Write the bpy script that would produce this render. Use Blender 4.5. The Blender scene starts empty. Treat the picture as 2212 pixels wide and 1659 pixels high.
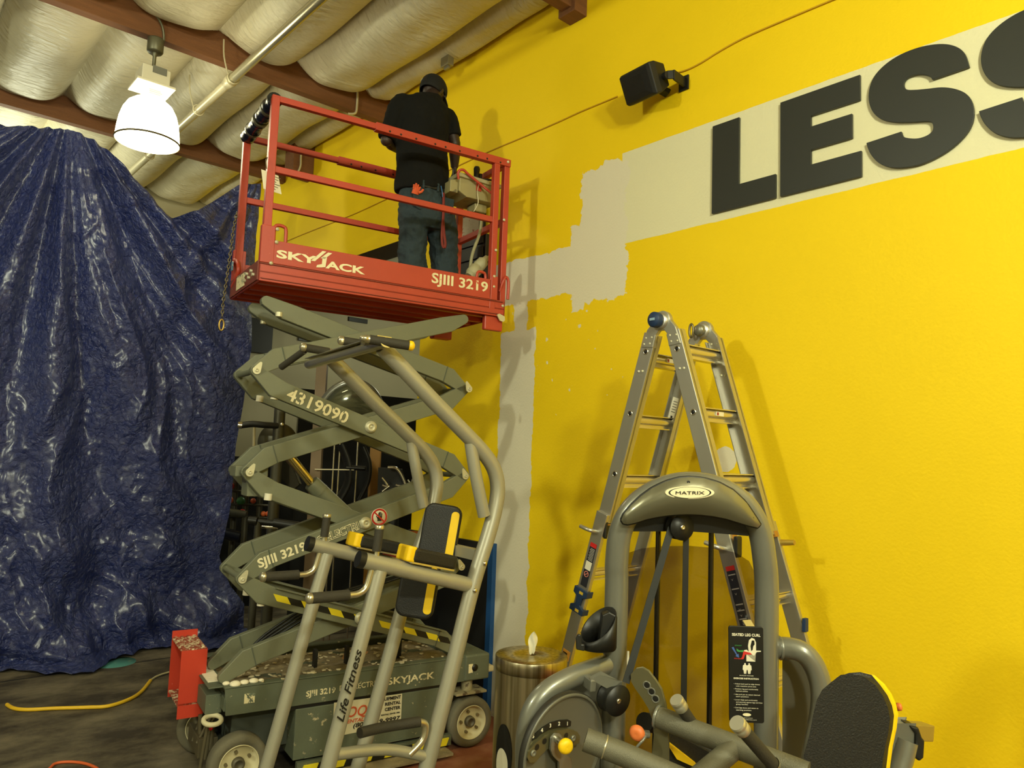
import bpy, math, random
from mathutils import Vector, Matrix
random.seed(7)
S = bpy.context.scene
C = bpy.context.collection
PI = math.pi

# ------------------------------------------------------------------ camera
FPX, CXP, CYP = 1620.0, 1106.0, 829.5
EX = (0.7487, 0.0887, 0.6570)      # rows: world axis expressed in camera (right, down, forward)
def _n(v):
    v = Vector(v); return v.normalized()
_d1 = Vector((-1433.0, 100.0, FPX))
_X = (FPX*FPX + 100*152.0)/(1433-3.6)
_d2 = Vector((_X, 152.0+0.036*_X, FPX))
_ey = _d1.normalized()
_ex = _d2.normalized(); _ex = (_ex - _ey*_ex.dot(_ey)).normalized()
_ez = _ex.cross(_ey)
CAM = Vector((0.0, 0.0, 1.84))
cam_d = bpy.data.cameras.new('camera'); cam = bpy.data.objects.new('camera', cam_d); C.objects.link(cam)
right = Vector((_ex.x, _ey.x, _ez.x)); down = Vector((_ex.y, _ey.y, _ez.y)); fwd = Vector((_ex.z, _ey.z, _ez.z))
m = Matrix.Identity(4)
for i in range(3):
    m[i][0] = right[i]; m[i][1] = -down[i]; m[i][2] = -fwd[i]; m[i][3] = CAM[i]
cam.matrix_world = m
cam_d.sensor_fit = 'HORIZONTAL'; cam_d.sensor_width = 36.0; cam_d.lens = 36.0*FPX/2212.0
cam_d.clip_start = 0.05
S.camera = cam

# ------------------------------------------------------------------ world, lamps, exposure
w = bpy.data.worlds.new('world'); S.world = w; w.use_nodes = True
w.node_tree.nodes['Background'].inputs[0].default_value = (1.0, 0.86, 0.62, 1)
w.node_tree.nodes['Background'].inputs[1].default_value = 0.10
# (the room is closed, so only lamps light it)
S.view_settings.view_transform = 'Standard'; S.view_settings.look = 'None'
S.view_settings.exposure = 0.10; S.view_settings.gamma = 1.0
S.cycles.use_denoising = True
S.cycles.max_bounces = 6
def lamp(name, loc, watt, rad=0.17, col=(0.95, 0.98, 0.73)):
    l = bpy.data.lights.new(name, 'POINT'); l.energy = watt; l.shadow_soft_size = rad; l.color = col
    o = bpy.data.objects.new(name, l); C.objects.link(o); o.location = loc; return o
lamp('high_bay_lamp_behind', (0.9, -1.5, 4.15), 295)
lamp('fill_lamp_left', (-3.2, 2.6, 4.15), 330)  # unseen fill light added on the left, evens out the room
lamp('fill_lamp_rear', (-1.2, -3.2, 4.15), 520)  # added broad fill from behind the camera, lifts the middle of the wall
lamp('side_room_fill', (6.3, 8.2, 3.6), 60)  # unseen dim light added to brighten the grey far wall
lamp('high_bay_lamp_far', (1.0, 9.3, 4.15), 80)
LAMP_EMIT = 16.0

# ------------------------------------------------------------------ pixel rays onto real planes (measured once from the photo)
def ray(px, py):
    return right*(px-CXP) + down*(py-CYP) + fwd*FPX
def on(px, py, n, d):
    r = ray(px, py); n = Vector(n); return CAM + r*((d - CAM.dot(n))/r.dot(n))
def onX(px, py, X): return on(px, py, (1,0,0), X)
def onY(px, py, Y): return on(px, py, (0,1,0), Y)
def onZ(px, py, Z): return on(px, py, (0,0,1), Z)
def dep(px, py, d): return CAM + ray(px, py)*(d/FPX)

# ------------------------------------------------------------------ materials
def lin(c):
    c = c/255.0
    return c/12.92 if c <= 0.04045 else ((c+0.055)/1.055)**2.4
def rgb(r, g, b): return (lin(r), lin(g), lin(b), 1.0)
MATS = {}
def mat(name, col, rough=0.5, metal=0.0, var=0.12, vscale=6.0, bump=0.0, bscale=60.0, spots=None, spotscale=25.0, spotamt=0.62,
        coat=0.0, spec=0.5, stretch=None, sheen=0.0):
    if name in MATS: return MATS[name]
    ma = bpy.data.materials.new(name); ma.use_nodes = True; MATS[name] = ma
    nt = ma.node_tree; b = nt.nodes['Principled BSDF']
    b.inputs['Roughness'].default_value = rough; b.inputs['Metallic'].default_value = metal
    b.inputs['Coat Weight'].default_value = coat; b.inputs['Coat Roughness'].default_value = 0.08
    b.inputs['Specular IOR Level'].default_value = spec
    if sheen: b.inputs['Sheen Weight'].default_value = sheen
    tc = nt.nodes.new('ShaderNodeTexCoord'); mp = nt.nodes.new('ShaderNodeMapping')
    nt.links.new(tc.outputs['Object'], mp.inputs[0])
    if stretch: mp.inputs['Scale'].default_value = stretch
    n = nt.nodes.new('ShaderNodeTexNoise'); n.inputs['Scale'].default_value = vscale; n.inputs['Detail'].default_value = 5
    nt.links.new(mp.outputs[0], n.inputs['Vector'])
    mx = nt.nodes.new('ShaderNodeMix'); mx.data_type = 'RGBA'
    mx.inputs['A'].default_value = tuple(max(0, c*(1-var)) for c in col[:3]) + (1,)
    mx.inputs['B'].default_value = tuple(min(1, c*(1+var)) for c in col[:3]) + (1,)
    nt.links.new(n.outputs['Fac'], mx.inputs['Factor'])
    out = mx.outputs['Result']
    if spots:
        n2 = nt.nodes.new('ShaderNodeTexNoise'); n2.inputs['Scale'].default_value = spotscale; n2.inputs['Detail'].default_value = 6
        n2.inputs['Roughness'].default_value = 0.65
        nt.links.new(mp.outputs[0], n2.inputs['Vector'])
        r = nt.nodes.new('ShaderNodeValToRGB'); r.color_ramp.elements[0].position = spotamt; r.color_ramp.elements[1].position = spotamt+0.05
        nt.links.new(n2.outputs['Fac'], r.inputs[0])
        m2 = nt.nodes.new('ShaderNodeMix'); m2.data_type = 'RGBA'
        nt.links.new(r.outputs[0], m2.inputs['Factor']); nt.links.new(out, m2.inputs['A']); m2.inputs['B'].default_value = spots
        out = m2.outputs['Result']
    nt.links.new(out, b.inputs['Base Color'])
    if bump:
        n3 = nt.nodes.new('ShaderNodeTexNoise'); n3.inputs['Scale'].default_value = bscale; n3.inputs['Detail'].default_value = 4
        nt.links.new(mp.outputs[0], n3.inputs['Vector'])
        bp = nt.nodes.new('ShaderNodeBump'); bp.inputs['Strength'].default_value = bump; bp.inputs['Distance'].default_value = 0.01
        nt.links.new(n3.outputs['Fac'], bp.inputs['Height']); nt.links.new(bp.outputs[0], b.inputs['Normal'])
    return ma

GREEN = mat('lift_grey_green_paint', rgb(112,114,92), 0.5, 0.0, 0.10, 4, bump=0.05, bscale=90, spots=rgb(170,165,140), spotscale=45, spotamt=0.70)
GREEND = mat('lift_scuffed_chassis_paint', rgb(92,98,80), 0.6, 0.0, 0.25, 8, bump=0.1, bscale=60, spots=rgb(190,175,140), spotscale=22, spotamt=0.635)
DECK = mat('paint_crusted_deck', rgb(142,128,98), 0.85, 0.0, 0.4, 14, bump=0.7, bscale=40, spots=rgb(168,152,116), spotscale=20, spotamt=0.60)
RED = mat('lift_red_paint', rgb(180,64,45), 0.42, 0.0, 0.12, 5, bump=0.04, bscale=60, spots=rgb(225,150,120), spotscale=55, spotamt=0.70)
REDD = mat('bright_red_plate', rgb(198,58,34), 0.5, 0.0, 0.08, 4, spots=rgb(235,190,160), spotscale=40, spotamt=0.72)
CREAM = mat('cream_decal', rgb(238,228,190), 0.55, var=0.06)
CREAMW = mat('worn_cream_decal', rgb(225,212,170), 0.6, var=0.06, spots=rgb(98,108,92), spotscale=30, spotamt=0.54)
PINM = mat('zinc_pin', rgb(205,200,170), 0.45, 0.35, 0.08)
STEEL = mat('chrome_steel', rgb(225,220,205), 0.22, 1.0, 0.04)
CHAINM = mat('dull_chain_steel', rgb(120,108,80), 0.45, 0.8)
BLACK = mat('black_plastic', rgb(24,24,22), 0.45, var=0.1)
RUBBER = mat('grey_solid_tyre', rgb(105,100,82), 0.85, var=0.15, vscale=9, bump=0.2, bscale=80)
HUB = mat('cream_wheel_rim', rgb(215,205,165), 0.55, var=0.08, spots=rgb(130,90,50), spotscale=18, spotamt=0.68)
YEL = mat('bright_yellow', rgb(245,200,10), 0.5, var=0.05)
HAZY = mat('hazard_yellow', rgb(235,215,40), 0.5, var=0.06)
SILVER = mat('metallic_silver_powder_coat', rgb(168,165,148), 0.40, 0.40, 0.08, 3, bump=0.05, bscale=300)
SILVERL = mat('polished_light_metal', rgb(205,198,170), 0.28, 0.85, 0.05)
GUN = mat('graphite_metallic_frame', rgb(122,122,112), 0.32, 0.38, 0.06, 3, coat=0.55, bump=0.03, bscale=400)
GUND = mat('graphite_side_panel', rgb(104,103,92), 0.45, 0.25, 0.05, 3)
ALU = mat('mill_aluminium', rgb(200,198,190), 0.36, 0.9, 0.12, 5, stretch=(1,1,0.2))
VINYL = mat('black_upholstery_vinyl', rgb(26,25,23), 0.5, 0.0, 0.12, 20, bump=0.25, bscale=220)
FOAM = mat('dark_foam_grip', rgb(52,48,38), 0.75, 0.0, 0.1, 30, bump=0.2, bscale=200)
WOOD = mat('reddish_rough_wood', rgb(118,75,42), 0.75, 0.0, 0.30, 5, bump=0.3, bscale=30, stretch=(1,8,8))
BLUE = mat('navy_blue_plastic', rgb(28,52,88), 0.5, var=0.08)
BTAPE = mat('blue_masking_tape', rgb(22,74,130), 0.6, var=0.1)
WHITE = mat('white_plastic', rgb(228,222,200), 0.5, var=0.04)
ORANGE = mat('orange_plastic', rgb(225,120,60), 0.5, var=0.05)
DARKW = mat('dark_band', rgb(16,15,13), 0.5)
PIPEM = mat('painted_conduit', rgb(205,196,165), 0.35, 0.3, 0.05)
SEAMM = mat('weld_line', rgb(80,86,72), 0.7)

# ------------------------------------------------------------------ mesh builder (world coordinates in, object coordinates out)
class MB:
    def __init__(s): s.v = []; s.f = []; s.m = []; s.sm = []; s.mi = 0
    def add(s, vs, fs, smooth=False):
        o = len(s.v); s.v += [Vector(v) for v in vs]
        for f in fs: s.f.append([i+o for i in f]); s.m.append(s.mi); s.sm.append(smooth)
        return s
    def box(s, a, b):
        (x0,y0,z0),(x1,y1,z1) = a, b
        x0,x1 = sorted((x0,x1)); y0,y1 = sorted((y0,y1)); z0,z1 = sorted((z0,z1))
        vs = [(x0,y0,z0),(x1,y0,z0),(x1,y1,z0),(x0,y1,z0),(x0,y0,z1),(x1,y0,z1),(x1,y1,z1),(x0,y1,z1)]
        return s.add(vs, [(0,3,2,1),(4,5,6,7),(0,1,5,4),(1,2,6,5),(2,3,7,6),(3,0,4,7)])
    def fbox(s, F, a, b):           # box in frame F(u,v,z)
        o = MB(); o.box(a, b); return s.add([F(*p) for p in o.v], o.f)
    def prism(s, poly, A, t0, t1):  # poly 2D; A(a,b,t)->world
        n = len(poly)
        ar = sum(poly[i][0]*poly[(i+1)%n][1]-poly[(i+1)%n][0]*poly[i][1] for i in range(n))
        if ar < 0: poly = poly[::-1]
        vs = [A(a,b,t0) for a,b in poly] + [A(a,b,t1) for a,b in poly]
        vs = [Vector(v) for v in vs]
        e1 = Vector(A(1,0,0))-Vector(A(0,0,0)); e2 = Vector(A(0,1,0))-Vector(A(0,0,0)); e3 = (Vector(A(0,0,1))-Vector(A(0,0,0)))*(t1-t0)
        flip = e1.cross(e2).dot(e3) < 0
        fs = [list(range(n))[::-1], list(range(n,2*n))] + [[i,(i+1)%n,(i+1)%n+n,i+n] for i in range(n)]
        if flip: fs = [f[::-1] for f in fs]
        return s.add(vs, fs)
    def beam(s, p, q, w, h, up=(0,0,1)):
        p, q = Vector(p), Vector(q); d = (q-p).normalized(); up = Vector(up)
        sd = d.cross(up)
        if sd.length < 1e-4: sd = d.cross(Vector((1,0,0)))
        sd.normalize(); u2 = sd.cross(d).normalized()
        vs = []
        for c in (p, q):
            for a, b in ((-1,-1),(1,-1),(1,1),(-1,1)): vs.append(c + sd*(a*w/2) + u2*(b*h/2))
        return s.add(vs, [(0,1,2,3)[::-1],(4,5,6,7),(0,1,5,4),(1,2,6,5),(2,3,7,6),(3,0,4,7)])
    def tube(s, pts, r, seg=14, smooth=0, caps=True, ry=None, up=None, closed=False):
        pts = [Vector(p) for p in pts]
        if smooth:
            q = []
            n = len(pts)
            for i in range(n-1):
                p0 = pts[max(i-1,0)]; p1 = pts[i]; p2 = pts[i+1]; p3 = pts[min(i+2,n-1)]
                for k in range(smooth):
                    t = k/smooth
                    q.append(0.5*((2*p1)+(p2-p0)*t+(2*p0-5*p1+4*p2-p3)*t*t+(3*p1-p0-3*p2+p3)*t**3))
            q.append(pts[-1]); pts = q
        n = len(pts); rr = r if isinstance(r, (list,tuple)) else None
        tang = []
        for i in range(n):
            if closed: t = pts[(i+1)%n]-pts[i-1]
            else: t = pts[min(i+1,n-1)]-pts[max(i-1,0)]
            tang.append(t.normalized())
        ref = Vector(up) if up is not None else (Vector((0,0,1)) if abs(tang[0].z) < 0.9 else Vector((1,0,0)))
        nrm = (ref - tang[0]*ref.dot(tang[0])).normalized()
        vs = []
        for i in range(n):
            if up is not None: nrm = (ref - tang[i]*ref.dot(tang[i])).normalized()
            else: nrm = (nrm - tang[i]*nrm.dot(tang[i])).normalized()
            bn = tang[i].cross(nrm)
            if rr: k = rr[i] if len(rr) == n else rr[0]+(rr[-1]-rr[0])*i/(n-1)
            else: k = r
            k2 = k if ry is None else ry
            for j in range(seg):
                a = 2*PI*j/seg
                vs.append(pts[i] + nrm*(k2*math.cos(a)) + bn*(k*math.sin(a)))
        fs = []
        for i in range(n if closed else n-1):
            i2 = (i+1) % n
            for j in range(seg):
                fs.append([i*seg+j, i*seg+(j+1)%seg, i2*seg+(j+1)%seg, i2*seg+j][::-1])
        s.add(vs, fs, True)
        if caps and not closed:
            s.add(vs[:seg], [list(range(seg))], False); s.add(vs[-seg:], [list(range(seg))[::-1]], False)
        return s
    def cyl(s, p, q, r, seg=24): return s.tube([p, q], r, seg)
    def lathe(s, prof, O, axis=(0,0,1), seg=32, smooth=True):   # prof [(r, h)]
        O = Vector(O); ax = Vector(axis).normalized()
        a = ax.orthogonal().normalized(); b = ax.cross(a)
        vs = []
        for r, h in prof:
            for j in range(seg):
                t = 2*PI*j/seg; vs.append(O + ax*h + (a*math.cos(t)+b*math.sin(t))*max(r,1e-4))
        fs = []
        for i in range(len(prof)-1):
            for j in range(seg):
                fs.append([i*seg+j, i*seg+(j+1)%seg, (i+1)*seg+(j+1)%seg, (i+1)*seg+j])
        return s.add(vs, fs, smooth)
    def sphere(s, c, r, seg=20, sz=1.0):
        k = seg//2
        return s.lathe([(r*math.sin(PI*i/k), -r*sz*math.cos(PI*i/k)) for i in range(k+1)], c, (0,0,1), seg)
    def build(s, name, material, parent=None, bevel=0.0, bseg=2, solid=0.0, subsurf=0):
        me = bpy.data.meshes.new(name)
        off = Vector(parent.matrix_world.translation) if parent else Vector((0,0,0))
        if parent: off = ROOT[parent.name]
        org = Vector((0,0,0))
        me.from_pydata([v-off for v in s.v], [], s.f); me.update()
        for m_ in (material if isinstance(material, (list,tuple)) else [material]): me.materials.append(m_)
        for p, k, sm in zip(me.polygons, s.m, s.sm): p.material_index = k; p.use_smooth = sm
        ob = bpy.data.objects.new(name, me); C.objects.link(ob)
        if parent: ob.parent = parent; ROOT[ob.name] = off
        else: ROOT[ob.name] = Vector((0,0,0))
        if solid:
            md = ob.modifiers.new('solid', 'SOLIDIFY'); md.thickness = solid; md.offset = 0
        if subsurf:
            md = ob.modifiers.new('sub', 'SUBSURF'); md.levels = subsurf; md.render_levels = subsurf
        if bevel:
            md = ob.modifiers.new('bevel', 'BEVEL'); md.width = bevel; md.segments = bseg; md.limit_method = 'ANGLE'; md.angle_limit = math.radians(50)
        return ob
ROOT = {}
def empty(name, loc, label, cat, group=None):
    o = bpy.data.objects.new(name, None); C.objects.link(o); o.location = loc; o.empty_display_size = 0.1
    ROOT[o.name] = Vector(loc); tag(o, label, cat, group); return o
def tag(o, label=None, cat=None, group=None, kind=None):
    if label: o['label'] = label
    if cat: o['category'] = cat
    if group: o['group'] = group
    if kind: o['kind'] = kind
    return o
def recenter(o):            # a one-mesh thing: put its origin at the middle of its base
    vs = o.data.vertices
    xs = [v.co.x for v in vs]; ys = [v.co.y for v in vs]; zs = [v.co.z for v in vs]
    c = Vector(((min(xs)+max(xs))/2, (min(ys)+max(ys))/2, min(zs)))
    for v in vs: v.co -= c
    o.location = c; ROOT[o.name] = c; return o
def text(body, name, material, parent, O, A, B, h, width=None, bold=0.0, shear=0.0, thick=0.002, align='LEFT', outline=0):
    """lettering: O baseline start, A unit reading direction, B unit up, h cap height, width total width"""
    cu = bpy.data.curves.new(name, 'FONT'); cu.body = body; cu.size = 1.0; cu.offset = bold; cu.shear = shear; cu.extrude = 0.0
    cu.resolution_u = 3
    if outline: cu.fill_mode = 'NONE'; cu.bevel_depth = outline; cu.bevel_resolution = 0
    to = bpy.data.objects.new('tmp', cu); C.objects.link(to)
    bpy.context.view_layer.update()
    me = bpy.data.meshes.new_from_object(to.evaluated_get(bpy.context.evaluated_depsgraph_get()))
    bpy.data.objects.remove(to)
    vs = [v.co.copy() for v in me.vertices]; fs = [list(p.vertices) for p in me.polygons]
    x0 = min(v.x for v in vs); x1 = max(v.x for v in vs); y0 = min(v.y for v in vs); y1 = max(v.y for v in vs)
    base = 0.0 if y0 > -0.12 else 0.0
    capm = 0.73+2*bold
    sy = h/capm; sx = (width/(x1-x0)) if width else sy
    A = Vector(A).normalized(); B = Vector(B).normalized(); N = A.cross(B).normalized(); O = Vector(O)
    sh = -x0 if align == 'LEFT' else -(x0+x1)/2
    mb = MB(); mb.add([O + A*((v.x+sh)*sx) + B*((v.y+bold)*sy) + N*thick for v in vs], fs)
    bpy.data.meshes.remove(me)
    ob = mb.build(name, material, parent); ob.modifiers.new('solid','SOLIDIFY').thickness = thick*0.9
    return ob
def roundrect(w, h, r, n=5, cx=0, cy=0):
    p = []
    for (sx, sy, a0) in ((1,1,0),(-1,1,90),(-1,-1,180),(1,-1,270)):
        for i in range(n+1):
            a = math.radians(a0+90*i/n); p.append((cx+sx*(w/2-r)+r*math.cos(a), cy+sy*(h/2-r)+r*math.sin(a)))
    return p
def frame(O, A, B, N=None):
    O, A, B = Vector(O), Vector(A).normalized(), Vector(B).normalized()
    N = Vector(N) if N is not None else A.cross(B).normalized()
    return lambda a, b, t: O + A*a + B*b + N*t
# ------------------------------------------------------------------ setting
W = 3.569          # inner face of the yellow wall
def struct(o): o['kind'] = 'structure'; return o

def mathn(nt, op, a, b=None, c=None):
    n = nt.nodes.new('ShaderNodeMath'); n.operation = op
    for i, x in enumerate((a, b, c)):
        if x is None: continue
        if isinstance(x, (int, float)): n.inputs[i].default_value = x
        else: nt.links.new(x, n.inputs[i])
    return n.outputs[0]
def wall_material():
    ma = bpy.data.materials.new('yellow_painted_wall'); ma.use_nodes = True
    nt = ma.node_tree; b = nt.nodes['Principled BSDF']; b.inputs['Roughness'].default_value = 0.62
    b.inputs['Specular IOR Level'].default_value = 0.3
    tc = nt.nodes.new('ShaderNodeTexCoord'); sp = nt.nodes.new('ShaderNodeSeparateXYZ'); nt.links.new(tc.outputs['Object'], sp.inputs[0])
    Y, Z, X = sp.outputs['Y'], sp.outputs['Z'], sp.outputs['X']
    n = nt.nodes.new('ShaderNodeTexNoise'); n.inputs['Scale'].default_value = 7; n.inputs['Detail'].default_value = 6; n.inputs['Roughness'].default_value = 0.65
    nt.links.new(tc.outputs['Object'], n.inputs['Vector'])
    sc = nt.nodes.new('ShaderNodeSeparateColor'); nt.links.new(n.outputs['Color'], sc.inputs[0])
    def box(y0, y1, z0, z1, amp, streak=False):
        yy = mathn(nt, 'ADD', Y, mathn(nt, 'MULTIPLY', mathn(nt, 'SUBTRACT', sc.outputs[0], 0.5), amp))
        zz = mathn(nt, 'ADD', Z, mathn(nt, 'MULTIPLY', mathn(nt, 'SUBTRACT', sc.outputs[1], 0.5), amp))
        k = mathn(nt, 'MULTIPLY', mathn(nt, 'GREATER_THAN', yy, y0), mathn(nt, 'LESS_THAN', yy, y1))
        k2 = mathn(nt, 'MULTIPLY', mathn(nt, 'GREATER_THAN', zz, z0), mathn(nt, 'LESS_THAN', zz, z1))
        return mathn(nt, 'MULTIPLY', k, k2)
    def pix(x0, y0, x1, y1, amp):
        a = onX(x0, y0, W); c = onX(x1, y1, W)
        return box(min(a.y,c.y), max(a.y,c.y), min(a.z,c.z), max(a.z,c.z), amp)
    stripe = box(-6, 3.07, 3.19, 3.79, 0.012)
    prim = [box(3.02, 3.42, 2.86, 3.76, 0.22), box(3.35, 3.50, 2.86, 3.40, 0.16), box(3.1, 4.85, 2.93, 3.26, 0.10),
            pix(1236, 560, 1262, 668, 0.10), pix(1215, 560, 1222, 620, 0.06), box(3.83, 4.20, -0.1, 2.74, 0.10),
            box(3.93, 4.06, 2.2, 2.95, 0.12)]
    # round filler patch and a few flecks of primer
    c0 = onX(1568, 992, W)
    d = mathn(nt, 'SQRT', mathn(nt, 'ADD', mathn(nt, 'POWER', mathn(nt, 'SUBTRACT', Y, c0.y), 2), mathn(nt, 'POWER', mathn(nt, 'SUBTRACT', Z, c0.z), 2)))
    circ = mathn(nt, 'LESS_THAN', mathn(nt, 'ADD', d, mathn(nt, 'MULTIPLY', mathn(nt, 'SUBTRACT', sc.outputs[2], 0.5), 0.06)), 0.068)
    prim.append(circ)
    n4 = nt.nodes.new('ShaderNodeTexNoise'); n4.inputs['Scale'].default_value = 16; n4.inputs['Detail'].default_value = 7
    nt.links.new(tc.outputs['Object'], n4.inputs['Vector'])
    fl = mathn(nt, 'MULTIPLY', mathn(nt, 'GREATER_THAN', n4.outputs['Fac'], 0.685), box(3.05, 4.1, 2.15, 3.0, 0.5))
    prim.append(fl)
    p = prim[0]
    for q in prim[1:]: p = mathn(nt, 'MAXIMUM', p, q)
    big = nt.nodes.new('ShaderNodeTexNoise'); big.inputs['Scale'].default_value = 1.3; big.inputs['Detail'].default_value = 3
    nt.links.new(tc.outputs['Object'], big.inputs['Vector'])
    m0 = nt.nodes.new('ShaderNodeMix'); m0.data_type = 'RGBA'
    m0.inputs['A'].default_value = rgb(240,203,10); m0.inputs['B'].default_value = rgb(246,210,16)
    nt.links.new(big.outputs['Fac'], m0.inputs['Factor'])
    m1 = nt.nodes.new('ShaderNodeMix'); m1.data_type = 'RGBA'; nt.links.new(m0.outputs['Result'], m1.inputs['A'])
    m1.inputs['B'].default_value = rgb(226,220,182); nt.links.new(stripe, m1.inputs['Factor'])
    m2 = nt.nodes.new('ShaderNodeMix'); m2.data_type = 'RGBA'; nt.links.new(m1.outputs['Result'], m2.inputs['A'])
    m2.inputs['B'].default_value = rgb(226,218,192); nt.links.new(p, m2.inputs['Factor'])
    # shade put into the colour: unlit soffit and returns of the opening browned
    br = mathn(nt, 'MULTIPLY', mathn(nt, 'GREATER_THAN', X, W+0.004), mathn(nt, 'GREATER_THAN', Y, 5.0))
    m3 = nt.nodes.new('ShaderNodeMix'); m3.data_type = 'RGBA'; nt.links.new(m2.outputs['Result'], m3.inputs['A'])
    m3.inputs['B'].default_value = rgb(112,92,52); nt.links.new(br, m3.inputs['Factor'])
    nt.links.new(m3.outputs['Result'], b.inputs['Base Color'])
    n3 = nt.nodes.new('ShaderNodeTexNoise'); n3.inputs['Scale'].default_value = 70; n3.inputs['Detail'].default_value = 3
    nt.links.new(tc.outputs['Object'], n3.inputs['Vector'])
    bp = nt.nodes.new('ShaderNodeBump'); bp.inputs['Strength'].default_value = 0.22; bp.inputs['Distance'].default_value = 0.006
    nt.links.new(n3.outputs['Fac'], bp.inputs['Height']); nt.links.new(bp.outputs[0], b.inputs['Normal'])
    return ma
WALLM = wall_material()
GREYW = mat('grey_painted_wall', rgb(168,160,130), 0.7, var=0.04, vscale=2, bump=0.1, bscale=80)
mb = MB()
mb.box((W,-6,0), (W+0.30,5.27,5.4)); mb.box((W,5.27,3.721), (W+0.30,10.6,5.4))
struct(mb.build('wall_right', WALLM))
mb = MB(); mb.box((-7,10.4,0), (W,10.6,5.4)); mb.box((W+0.30,10.4,0), (10,10.6,5.4)); struct(mb.build('wall_back', GREYW))
mb = MB(); mb.box((-7.2,-6,0), (-7,10.6,5.4)); struct(mb.build('wall_left', GREYW))
mb = MB(); mb.box((-7,-6.2,0), (W+0.3,-6,5.4)); struct(mb.build('wall_front', GREYW))
mb = MB(); mb.box((W+0.30,5.07,0), (10,5.27,4.2)); mb.box((10,5.07,0),(10.2,10.6,5.4)); struct(mb.build('wall_side_room', GREYW))
mb = MB(); mb.box((W+0.30,5.27,4.2), (10,10.4,4.3)); struct(mb.build('ceiling_side_room', GREYW))

# floor: dusty rubber mats, bare red-brown concrete along the yellow wall
def floor_material():
    ma = bpy.data.materials.new('dusty_rubber_floor'); ma.use_nodes = True
    nt = ma.node_tree; b = nt.nodes['Principled BSDF']; b.inputs['Roughness'].default_value = 0.72
    tc = nt.nodes.new('ShaderNodeTexCoord'); sp = nt.nodes.new('ShaderNodeSeparateXYZ'); nt.links.new(tc.outputs['Object'], sp.inputs[0])
    mp = nt.nodes.new('ShaderNodeMapping'); mp.inputs['Scale'].default_value = (1.0,1.5,1); mp.inputs['Rotation'].default_value = (0,0,0.5)
    nt.links.new(tc.outputs['Object'], mp.inputs[0])
    n = nt.nodes.new('ShaderNodeTexNoise'); n.inputs['Scale'].default_value = 1.9; n.inputs['Detail'].default_value = 9; n.inputs['Roughness'].default_value = 0.68
    nt.links.new(mp.outputs[0], n.inputs['Vector'])
    r = nt.nodes.new('ShaderNodeValToRGB'); r.color_ramp.elements[0].position = 0.40; r.color_ramp.elements[1].position = 0.86
    r.color_ramp.elements[0].color = rgb(60,52,40); r.color_ramp.elements[1].color = rgb(150,138,112)
    nt.links.new(n.outputs['Fac'], r.inputs[0])
    n2 = nt.nodes.new('ShaderNodeTexNoise'); n2.inputs['Scale'].default_value = 5; n2.inputs['Detail'].default_value = 8
    nt.links.new(tc.outputs['Object'], n2.inputs['Vector'])
    r2 = nt.nodes.new('ShaderNodeValToRGB'); r2.color_ramp.elements[0].position = 0.45; r2.color_ramp.elements[1].position = 0.75
    r2.color_ramp.elements[0].color = rgb(140,82,58); r2.color_ramp.elements[1].color = rgb(170,120,90)
    nt.links.new(n2.outputs['Fac'], r2.inputs[0])
    edge = mathn(nt, 'ADD', sp.outputs['X'], mathn(nt, 'MULTIPLY', mathn(nt, 'SUBTRACT', n2.outputs['Fac'], 0.5), 0.04))
    k = mathn(nt, 'GREATER_THAN', edge, 2.55)
    k = mathn(nt, 'MULTIPLY', k, mathn(nt, 'LESS_THAN', sp.outputs['Y'], 5.2))
    m1 = nt.nodes.new('ShaderNodeMix'); m1.data_type = 'RGBA'
    nt.links.new(k, m1.inputs['Factor']); nt.links.new(r.outputs[0], m1.inputs['A']); nt.links.new(r2.outputs[0], m1.inputs['B'])
    # dark mat seams
    s1 = mathn(nt, 'LESS_THAN', mathn(nt, 'ABSOLUTE', mathn(nt, 'SUBTRACT', sp.outputs['Y'], 6.86)), 0.012)
    m2 = nt.nodes.new('ShaderNodeMix'); m2.data_type = 'RGBA'; nt.links.new(m1.outputs['Result'], m2.inputs['A'])
    m2.inputs['B'].default_value = rgb(24,22,18); nt.links.new(s1, m2.inputs['Factor'])
    nt.links.new(m2.outputs['Result'], b.inputs['Base Color'])
    bp = nt.nodes.new('ShaderNodeBump'); bp.inputs['Strength'].default_value = 0.3; bp.inputs['Distance'].default_value = 0.004
    n3 = nt.nodes.new('ShaderNodeTexNoise'); n3.inputs['Scale'].default_value = 120; nt.links.new(tc.outputs['Object'], n3.inputs['Vector'])
    nt.links.new(n3.outputs['Fac'], bp.inputs['Height']); nt.links.new(bp.outputs[0], b.inputs['Normal'])
    return ma
mb = MB(); mb.box((-7,-6,-0.1), (10,10.4,0)); struct(mb.build('floor', floor_material()))

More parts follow.
